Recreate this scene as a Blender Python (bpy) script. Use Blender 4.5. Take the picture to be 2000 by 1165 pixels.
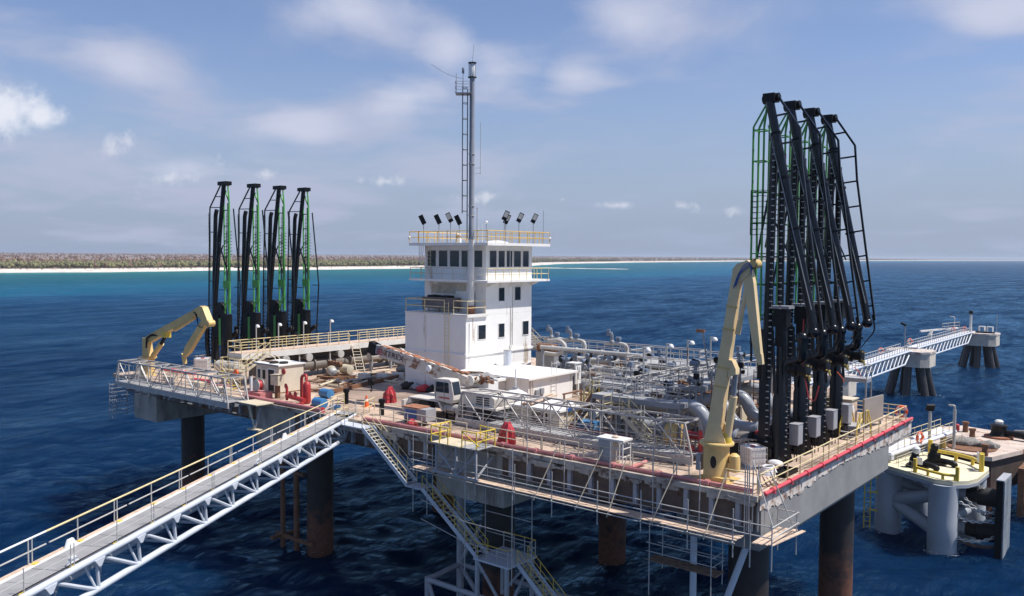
import bpy, math, random
import numpy as np
from mathutils import Vector, Matrix
random.seed(11)
rng = np.random.default_rng(5)
scene = bpy.context.scene
col = scene.collection
for o in list(bpy.data.objects):
    bpy.data.objects.remove(o)

# ---------------------------------------------------------------- camera
CAM = Vector((18.78, -44.58, 27.0))
yaw, pitch, roll = math.radians(39.2), math.radians(2.839), math.radians(0.387)
fw = Vector((-math.sin(yaw) * math.cos(pitch), math.cos(yaw) * math.cos(pitch), -math.sin(pitch)))
rt = Vector((math.cos(yaw), math.sin(yaw), 0))
up = rt.cross(fw)
r2 = rt * math.cos(roll) + up * math.sin(roll)
u2 = -rt * math.sin(roll) + up * math.cos(roll)
cd = bpy.data.cameras.new("camera")
cam = bpy.data.objects.new("camera", cd)
col.objects.link(cam)
M4 = Matrix((r2, u2, -fw)).transposed().to_4x4()
M4.translation = CAM
cam.matrix_world = M4
cd.sensor_width = 36.0
cd.lens = 36.0 * 1690.0 / 2000.0
cd.clip_start = 0.5
cd.clip_end = 200000.0
scene.camera = cam

# ---------------------------------------------------------------- sun, sky, exposure
SUN_EL, SUN_AZ = math.radians(59), math.radians(33)          # azimuth counted from +X towards +Y
S = Vector((math.cos(SUN_EL) * math.cos(SUN_AZ), math.cos(SUN_EL) * math.sin(SUN_AZ), math.sin(SUN_EL)))
sd = bpy.data.lights.new("sun", 'SUN')
sd.energy = 5.0
sd.angle = math.radians(0.53)
sd.color = (1.0, 0.955, 0.89)
sun = bpy.data.objects.new("sun", sd)
sun.rotation_euler = (-S).to_track_quat('-Z', 'Y').to_euler()
sun.location = (60, 40, 90)
col.objects.link(sun)
scene.view_settings.view_transform = 'Standard'
scene.view_settings.look = 'None'
scene.view_settings.exposure = 0.2
scene.view_settings.gamma = 1.0
scene.view_settings.use_curve_mapping = False

world = bpy.data.worlds.new("World")
scene.world = world
world.use_nodes = True
wn, wl = world.node_tree.nodes, world.node_tree.links
wn.clear()


def wmath(op, a, b=None, clamp=False):
    n = wn.new('ShaderNodeMath')
    n.operation = op
    n.use_clamp = clamp
    for i, v in enumerate((a, b)):
        if v is None:
            continue
        if isinstance(v, (int, float)):
            n.inputs[i].default_value = v
        else:
            wl.new(v, n.inputs[i])
    return n.outputs[0]


sky = wn.new('ShaderNodeTexSky')
sky.sky_type = 'NISHITA'
sky.sun_disc = False
sky.sun_elevation = SUN_EL
sky.sun_rotation = math.atan2(S.x, S.y)
sky.altitude = 0
sky.air_density = 1.0
sky.dust_density = 0.4
sky.ozone_density = 2.2
tc = wn.new('ShaderNodeTexCoord')
sep = wn.new('ShaderNodeSeparateXYZ')
wl.new(tc.outputs['Generated'], sep.inputs[0])
zz = wmath('MAXIMUM', sep.outputs[2], 0.0)
den = wmath('ADD', zz, 0.16)
com = wn.new('ShaderNodeCombineXYZ')
wl.new(wmath('DIVIDE', sep.outputs[0], den), com.inputs[0])
wl.new(wmath('DIVIDE', sep.outputs[1], den), com.inputs[1])


def wnoise(scale, detail, rough, dist, vec):
    n = wn.new('ShaderNodeTexNoise')
    n.inputs['Scale'].default_value = scale
    n.inputs['Detail'].default_value = detail
    n.inputs['Roughness'].default_value = rough
    n.inputs['Distortion'].default_value = dist
    wl.new(vec, n.inputs['Vector'])
    return n.outputs[0]


n_soft = wnoise(1.7, 5, 0.52, 0.3, com.outputs[0])
n_puff = wnoise(11.0, 8, 0.62, 0.2, tc.outputs['Generated'])


def wmap(v, a, b, lo=0.0, hi=1.0):
    n = wn.new('ShaderNodeMapRange')
    n.interpolation_type = 'SMOOTHSTEP'
    n.inputs['From Min'].default_value = a
    n.inputs['From Max'].default_value = b
    n.inputs['To Min'].default_value = lo
    n.inputs['To Max'].default_value = hi
    wl.new(v, n.inputs['Value'])
    return n.outputs[0]


def dirpx(px, py):                       # direction of a cloud in the sky, as seen from the jetty
    return (fw + r2 * ((px - 1000) / 1690) + u2 * ((582.5 - py) / 1690)).normalized()


def blob(px, py, w, h, tilt=0.0):
    """soft cloud bank around one direction of the sky, w by h in units of 1/1690 rad"""
    c = dirpx(px, py)
    e = Vector((-c.y, c.x, 0)).normalized() * -1
    n = e.cross(c).normalized()
    if n.z < 0:
        n = -n
    ct, st = math.cos(tilt), math.sin(tilt)
    e, n = e * ct + n * st, n * ct - e * st
    outs = []
    for ax, s in ((e, w), (n, h)):
        d = wn.new('ShaderNodeVectorMath')
        d.operation = 'DOT_PRODUCT'
        wl.new(tc.outputs['Generated'], d.inputs[0])
        d.inputs[1].default_value = ax
        outs.append(wmath('DIVIDE', wmath('SUBTRACT', d.outputs['Value'], ax.dot(c)), s / 1690.0))
    r = wmath('SQRT', wmath('ADD', wmath('MULTIPLY', outs[0], outs[0]), wmath('MULTIPLY', outs[1], outs[1])))
    return wmath('SUBTRACT', 1.0, r)


def bank(items):
    acc = None
    for b in items:
        v = blob(*b)
        acc = v if acc is None else wmath('MAXIMUM', acc, v)
    return acc


# wide veils of thin cloud, then small bright cumulus low over the horizon
veil = bank([(870, 150, 150, 170, 0.9), (690, 240, 260, 110, 0.30), (960, 160, 200, 130, 0.0), (260, 150, 190, 120, -0.45),
             (330, 200, 140, 80, -0.3), (710, 40, 240, 120, -0.2), (1240, 60, 190, 110, -0.2), (1130, 150, 160, 90, 0.3),
             (120, 310, 520, 130, 0.0), (500, 380, 520, 110, 0.05), (-150, 40, 320, 130, 0.1), (1960, 40, 260, 110, 0.1),
             (860, 330, 300, 100, 0.0), (2500, 200, 500, 200, 0.1), (-700, 200, 500, 220, 0.0)])
vv = wmath('ADD', wmath('MULTIPLY', veil, 0.55), wmath('MULTIPLY', wmath('SUBTRACT', n_soft, 0.5), 1.9))
m_veil = wmap(vv, 0.02, 0.62, 0.0, 0.66)
cum = bank([(10, 222, 80, 50, 0.0), (75, 232, 50, 30, 0.0), (-60, 215, 90, 60, 0.0)])
cum2 = bank([(345, 345, 70, 30, 0.3), (225, 280, 40, 26, 0.8), (1330, 402, 34, 14, -0.2), (1200, 402, 80, 9, 0.0),
             (1440, 412, 34, 11, 0.0), (960, 385, 70, 14, 0.0), (1100, 390, 18, 9, 0.0), (520, 342, 30, 10, 0.0), (740, 355, 60, 14, 0.0)])
n_puff2 = wnoise(34.0, 7, 0.65, 0.2, tc.outputs['Generated'])
cc = wmath('ADD', wmath('MULTIPLY', cum, 0.55), wmath('MULTIPLY', wmath('SUBTRACT', n_puff, 0.52), 2.3))
m_cum = wmap(cc, -0.02, 0.50, 0.0, 0.88)
m_cum2 = wmap(wmath('ADD', wmath('MULTIPLY', cum2, 0.5), wmath('MULTIPLY', wmath('SUBTRACT', n_puff2, 0.52), 2.6)), 0.05, 0.75, 0.0, 0.62)
# thin general cover outside the picture and a pale horizon
core = bank([(875, 95, 75, 85, 1.0), (965, 140, 120, 70, 0.1), (800, 190, 110, 50, 0.3), (700, 25, 190, 65, -0.1), (1235, 45, 130, 65, -0.2), (1130, 150, 90, 50, 0.0), (1965, 20, 150, 60, 0.0), (250, 130, 110, 50, -0.3), (590, 250, 110, 45, 0.1), (350, 330, 130, 40, 0.1)])
m_core = wmap(wmath('ADD', wmath('MULTIPLY', core, 0.52), wmath('ADD', wmath('MULTIPLY', wmath('SUBTRACT', n_soft, 0.5), 1.0), wmath('MULTIPLY', wmath('SUBTRACT', n_puff, 0.5), 0.55))), 0.0, 0.62, 0.0, 0.85)
gen = wmap(n_soft, 0.40, 0.78, 0.10, 0.5)
hz = wmap(sep.outputs[2], 0.0, 0.24, 0.88, 0.0)
mx = []
cur = sky.outputs[0]
bg_s = 0.10


def over(cur, fac, rgb):
    m = wn.new('ShaderNodeMix')
    m.data_type = 'RGBA'
    wl.new(fac, m.inputs[0])
    wl.new(cur, m.inputs[6])
    m.inputs[7].default_value = (*[c / bg_s for c in rgb], 1)
    return m.outputs[2]


hs = wn.new('ShaderNodeHueSaturation')
hs.inputs['Saturation'].default_value = 1.12
hs.inputs['Value'].default_value = 1.0
wl.new(cur, hs.inputs['Color'])
tint = wn.new('ShaderNodeMix')
tint.data_type = 'RGBA'
tint.blend_type = 'MULTIPLY'
tint.inputs[0].default_value = 1.0
wl.new(hs.outputs[0], tint.inputs[6])
tint.inputs[7].default_value = (1.10, 0.97, 1.06, 1)
cur = over(tint.outputs[2], hz, (0.25, 0.325, 0.47))
cur = over(cur, gen, (0.36, 0.43, 0.60))
cur = over(cur, m_veil, (0.435, 0.46, 0.60))
cur = over(cur, m_core, (0.53, 0.565, 0.70))
cur = over(cur, m_cum, (0.74, 0.76, 0.83))
cur = over(cur, m_cum2, (0.66, 0.68, 0.76))
bg = wn.new('ShaderNodeBackground')
bg.inputs['Strength'].default_value = bg_s
wl.new(cur, bg.inputs['Color'])
wo = wn.new('ShaderNodeOutputWorld')
wl.new(bg.outputs[0], wo.inputs['Surface'])


# ---------------------------------------------------------------- mesh helpers
def V(*a):
    return Vector(a[0] if len(a) == 1 else a)


class MB:
    """collects shapes into one mesh; off is subtracted at the end, so world coordinates may be given"""

    def __init__(s, off=(0, 0, 0)):
        s.v, s.f, s.off = [], [], Vector(off)

    def add(s, vs, fs):
        n = len(s.v)
        s.v += [tuple(p) for p in vs]
        s.f += [tuple(i + n for i in f) for f in fs]
        return s

    def box(s, c, d, rz=0.0, rx=0.0, ry=0.0):
        R = Matrix.Rotation(rz, 3, 'Z') @ Matrix.Rotation(ry, 3, 'Y') @ Matrix.Rotation(rx, 3, 'X')
        c = Vector(c)
        h = [x / 2 for x in d]
        vs = [c + R @ Vector((sx * h[0], sy * h[1], sz * h[2])) for sx in (-1, 1) for sy in (-1, 1) for sz in (-1, 1)]
        return s.add(vs, [(0, 1, 3, 2), (4, 6, 7, 5), (0, 4, 5, 1), (2, 3, 7, 6), (0, 2, 6, 4), (1, 5, 7, 3)])

    def bx(s, x0, x1, y0, y1, z0, z1):
        return s.box(((x0 + x1) / 2, (y0 + y1) / 2, (z0 + z1) / 2), (abs(x1 - x0), abs(y1 - y0), abs(z1 - z0)))

    def bar(s, a, b, w, h=None, upv=(0, 0, 1)):
        a, b = Vector(a), Vector(b)
        h = h or w
        d = (b - a).normalized()
        u = Vector(upv)
        if abs(d.dot(u)) > 0.98:
            u = Vector((1, 0, 0))
        x = d.cross(u).normalized()
        y = x.cross(d)
        vs = []
        for p in (a, b):
            for sx, sy in ((-1, -1), (1, -1), (1, 1), (-1, 1)):
                vs.append(p + x * sx * w / 2 + y * sy * h / 2)
        return s.add(vs, [(0, 1, 2, 3), (7, 6, 5, 4), (0, 4, 5, 1), (1, 5, 6, 2), (2, 6, 7, 3), (3, 7, 4, 0)])

    def tube(s, pts, r, n=8, cap=True):
        pts = [Vector(p) for p in pts]
        rs = r if isinstance(r, (list, tuple)) else [r] * len(pts)
        k = len(pts)
        rings = []
        u = None
        for i, p in enumerate(pts):
            t = (pts[min(i + 1, k - 1)] - pts[max(i - 1, 0)]).normalized()
            if u is None:
                u = Vector((0, 0, 1)) if abs(t.z) < 0.9 else Vector((1, 0, 0))
            x = t.cross(u)
            if x.length < 1e-4:
                x = t.cross(Vector((0.3, 1, 0.2)))
            x.normalize()
            u = x.cross(t).normalized()
            rings.append([p + (x * math.cos(a) + u * math.sin(a)) * rs[i] for a in [2 * math.pi * j / n for j in range(n)]])
        vs = [q for g in rings for q in g]
        fs = []
        for i in range(k - 1):
            for j in range(n):
                a, b = i * n + j, i * n + (j + 1) % n
                fs.append((a, b, b + n, a + n))
        if cap:
            fs.append(tuple(range(n - 1, -1, -1)))
            fs.append(tuple((k - 1) * n + j for j in range(n)))
        return s.add(vs, fs)

    def cyl(s, a, b, r, n=12, r2_=None):
        return s.tube([a, b], [r, r if r2_ is None else r2_], n)

    def lathe(s, c, prof, n=14, axis='Z'):
        c = Vector(c)
        vs = []
        for r, z in prof:
            for j in range(n):
                a = 2 * math.pi * j / n
                p = Vector((r * math.cos(a), r * math.sin(a), z))
                if axis == 'X':
                    p = Vector((p.z, p.x, p.y))
                elif axis == 'Y':
                    p = Vector((p.x, p.z, p.y))
                vs.append(c + p)
        fs = []
        k = len(prof)
        for i in range(k - 1):
            for j in range(n):
                a, b = i * n + j, i * n + (j + 1) % n
                fs.append((a, b, b + n, a + n) if axis != 'Y' else (a, a + n, b + n, b))
        fs.append(tuple(range(n - 1, -1, -1)))
        fs.append(tuple((k - 1) * n + j for j in range(n)))
        return s.add(vs, fs)

    def sphere(s, c, r, n=12, m=8, sq=(1, 1, 1)):
        prof = [(max(1e-3, math.sin(math.pi * i / m)) * r, -math.cos(math.pi * i / m) * r) for i in range(m + 1)]
        o = len(s.v)
        s.lathe((0, 0, 0), prof, n)
        c = Vector(c)
        for i in range(o, len(s.v)):
            p = s.v[i]
            s.v[i] = (c.x + p[0] * sq[0], c.y + p[1] * sq[1], c.z + p[2] * sq[2])
        return s

    def prism(s, poly, a0, a1, axis='Y'):
        """polygon in the two other axes, extruded along axis from a0 to a1"""
        def P(u, w, t):
            return {'Y': (u, t, w), 'X': (t, u, w), 'Z': (u, w, t)}[axis]
        n = len(poly)
        vs = [P(u, w, a0) for u, w in poly] + [P(u, w, a1) for u, w in poly]
        fs = [tuple(range(n)), tuple(range(2 * n - 1, n - 1, -1))]
        fs += [(i, i + n, (i + 1) % n + n, (i + 1) % n) for i in range(n)]
        return s.add(vs, fs)

    def grid(s, P, nu, nv):
        vs = [P(i / nu, j / nv) for j in range(nv + 1) for i in range(nu + 1)]
        fs = [(j * (nu + 1) + i, j * (nu + 1) + i + 1, (j + 1) * (nu + 1) + i + 1, (j + 1) * (nu + 1) + i) for j in range(nv) for i in range(nu)]
        return s.add(vs, fs)

    def mesh(s, name, mat, smooth=True):
        me = bpy.data.meshes.new(name)
        o = s.off
        me.from_pydata([(p[0] - o.x, p[1] - o.y, p[2] - o.z) for p in s.v], [], s.f)
        import bmesh
        b = bmesh.new()
        b.from_mesh(me)
        bmesh.ops.recalc_face_normals(b, faces=b.faces)
        b.to_mesh(me)
        b.free()
        if smooth:
            me.polygons.foreach_set('use_smooth', [True] * len(me.polygons))
            me.set_sharp_from_angle(angle=0.7)
        me.materials.append(mat)
        return me


def arc(c, r, a0, a1, n, plane='XZ'):
    out = []
    for i in range(n + 1):
        a = a0 + (a1 - a0) * i / n
        u, w = r * math.cos(a), r * math.sin(a)
        c0 = Vector(c)
        out.append(c0 + {'XZ': Vector((u, 0, w)), 'XY': Vector((u, w, 0)), 'YZ': Vector((0, u, w))}[plane])
    return out


def smooth_path(pts, rad, n=5):
    """round the corners of a polyline"""
    pts = [Vector(p) for p in pts]
    out = [pts[0]]
    for i in range(1, len(pts) - 1):
        p, a, b = pts[i], pts[i - 1], pts[i + 1]
        da, db = (a - p), (b - p)
        r = min(rad, da.length * 0.49, db.length * 0.49)
        A, B = p + da.normalized() * r, p + db.normalized() * r
        for k in range(n + 1):
            t = k / n
            out.append(A * (1 - t) ** 2 + p * 2 * t * (1 - t) + B * t * t)
    out.append(pts[-1])
    return out


def link(o, parent=None):
    col.objects.link(o)
    if parent:
        o.parent = parent
    return o


class T:
    """a thing: an Empty at its base (or one mesh) with label and category"""

    def __init__(s, name, label, cat, loc=(0, 0, 0), rz=0.0, group=None, kind=None):
        s.o = bpy.data.objects.new(name, None)
        s.o.empty_display_size = 0.2
        s.o.location = loc
        s.o.rotation_euler.z = rz
        s.loc = Vector(loc)
        col.objects.link(s.o)
        s.o['label'] = label
        s.o['category'] = cat
        if group:
            s.o['group'] = group
        if kind:
            s.o['kind'] = kind

    def mb(s):
        return MB(s.loc)

    def part(s, name, m, mat, under=None, label=None, stuff=False, smooth=True):
        """m: an MB (its own mesh) or a Mesh (shared)"""
        me = m.mesh(name, mat, smooth) if isinstance(m, MB) else m
        o = bpy.data.objects.new(name, me)
        link(o, under or s.o)
        if label:
            o['label'] = label
        if stuff:
            o['kind'] = 'stuff'
        return o

    def piece(s, name, me, loc, rot=(0, 0, 0), under=None, scale=None):
        """shared mesh placed at a world location (thing unrotated)"""
        o = bpy.data.objects.new(name, me)
        o.location = Vector(loc) - s.loc
        o.rotation_euler = rot
        if scale:
            o.scale = scale
        link(o, under or s.o)
        if under is not None:
            o.location = Vector(loc) - s.loc - under.location
        return o

    def rod(s, name, a, b, r, mat, n=6, under=None):
        """straight round bar as a part sharing one mesh per radius and length"""
        a, b = Vector(a), Vector(b)
        L = (b - a).length
        me = unit_rod(r, round(L, 2), mat, n)
        o = bpy.data.objects.new(name, me)
        o.location = a - s.loc
        o.rotation_euler = (b - a).to_track_quat('Z', 'Y').to_euler()
        link(o, under or s.o)
        return o

    def beam(s, name, a, b, w, h, mat, under=None):
        a, b = Vector(a), Vector(b)
        L = (b - a).length
        key = ('beam', round(w, 3), round(h, 3), round(L, 2), mat.name)
        if key not in CACHE:
            CACHE[key] = MB().bx(-w / 2, w / 2, -h / 2, h / 2, 0, L).mesh(name, mat)
        o = bpy.data.objects.new(name, CACHE[key])
        o.location = a - s.loc
        o.rotation_euler = (b - a).to_track_quat('Z', 'Y').to_euler()
        link(o, under or s.o)
        return o


CACHE = {}


def unit_rod(r, L, mat, n=6):
    key = ('rod', round(r, 3), L, mat.name, n)
    if key not in CACHE:
        CACHE[key] = MB().cyl((0, 0, 0), (0, 0, L), r, n).mesh('rod', mat)
    return CACHE[key]


def cached(key, fn):
    if key not in CACHE:
        CACHE[key] = fn()
    return CACHE[key]


def single(name, m, mat, label, cat, group=None, loc=None, smooth=True):
    """a thing that is one mesh, world coordinates; origin at loc"""
    if loc is not None and isinstance(m, MB):
        m.off = Vector(loc)
    o = bpy.data.objects.new(name, m.mesh(name, mat, smooth) if isinstance(m, MB) else m)
    if loc is not None:
        o.location = loc
    col.objects.link(o)
    o['label'] = label
    o['category'] = cat
    if group:
        o['group'] = group
    return o


def struct(name, m, mat, kind='structure', smooth=True):
    o = bpy.data.objects.new(name, m.mesh(name, mat, smooth) if isinstance(m, MB) else m)
    col.objects.link(o)
    o['kind'] = kind
    return o


def copy_tree(o, parent=None):
    c = o.copy()
    col.objects.link(c)
    if parent:
        c.parent = parent
    for ch in o.children:
        copy_tree(ch, c)
    return c


# ---------------------------------------------------------------- materials
def mat(name, rgb, rough=0.6, metal=0.0, var=0.25, vscale=1.2, rust=0.0, rustrgb=(0.16, 0.06, 0.025), rscale=1.5, streak=False,
        bump=0.0, bscale=20.0, spec=0.5, coat=0.0, dirt=0.0, dirtrgb=(0.12, 0.09, 0.06)):
    m = bpy.data.materials.new(name)
    m.use_nodes = True
    n, l = m.node_tree.nodes, m.node_tree.links
    p = n['Principled BSDF']
    p.inputs['Roughness'].default_value = rough
    p.inputs['Metallic'].default_value = metal
    p.inputs['Specular IOR Level'].default_value = spec
    p.inputs['Coat Weight'].default_value = coat
    geo = n.new('ShaderNodeNewGeometry')
    mp = n.new('ShaderNodeMapping')
    l.new(geo.outputs['Position'], mp.inputs[0])

    def noise(sc, det=6.0, ro=0.6, vec=None):
        t = n.new('ShaderNodeTexNoise')
        t.inputs['Scale'].default_value = sc
        t.inputs['Detail'].default_value = det
        t.inputs['Roughness'].default_value = ro
        l.new(vec or mp.outputs[0], t.inputs['Vector'])
        return t.outputs[0]

    def rng_(v, a, b, lo, hi):
        r = n.new('ShaderNodeMapRange')
        r.inputs['From Min'].default_value = a
        r.inputs['From Max'].default_value = b
        r.inputs['To Min'].default_value = lo
        r.inputs['To Max'].default_value = hi
        l.new(v, r.inputs['Value'])
        return r.outputs[0]

    def mix(f, a, b, mode='MIX'):
        x = n.new('ShaderNodeMix')
        x.data_type = 'RGBA'
        x.blend_type = mode
        if isinstance(f, float):
            x.inputs[0].default_value = f
        else:
            l.new(f, x.inputs[0])
        for i, c in ((6, a), (7, b)):
            if isinstance(c, tuple):
                x.inputs[i].default_value = (*c, 1)
            else:
                l.new(c, x.inputs[i])
        return x.outputs[2]

    lo = tuple(c * (1 - var) for c in rgb)
    hi = tuple(min(1, c * (1 + var * 0.6)) for c in rgb)
    c = mix(rng_(noise(vscale), 0.3, 0.7, 0, 1), lo, hi)
    if dirt > 0:
        m2 = n.new('ShaderNodeMapping')
        m2.inputs['Scale'].default_value = (1, 1, 0.22)
        l.new(geo.outputs['Position'], m2.inputs[0])
        f = rng_(noise(rscale * 0.8, 8, 0.65, m2.outputs[0]), 0.62 - dirt * 0.3, 0.8 - dirt * 0.2, 0, 0.85)
        c = mix(f, c, dirtrgb)
    if rust > 0:
        v = None
        if streak:
            m3 = n.new('ShaderNodeMapping')
            m3.inputs['Scale'].default_value = (1, 1, 0.12)
            l.new(geo.outputs['Position'], m3.inputs[0])
            v = m3.outputs[0]
        nz = noise(rscale, 9, 0.68, v)
        f = rng_(nz, 0.70 - rust * 0.35, 0.76 - rust * 0.3, 0, 0.95)
        rc = mix(rng_(noise(7, 4), 0.35, 0.65, 0, 1), rustrgb, tuple(x * 0.45 for x in rustrgb))
        c = mix(f, c, rc)
        l.new(rng_(f, 0, 1, rough, 0.9), p.inputs['Roughness'])
        if metal > 0:
            l.new(rng_(f, 0, 1, metal, 0.0), p.inputs['Metallic'])
    l.new(c, p.inputs['Base Color'])
    if bump > 0:
        b = n.new('ShaderNodeBump')
        b.inputs['Strength'].default_value = bump
        b.inputs['Distance'].default_value = 0.03
        l.new(noise(bscale, 5), b.inputs['Height'])
        l.new(b.outputs[0], p.inputs['Normal'])
    return m


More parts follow.
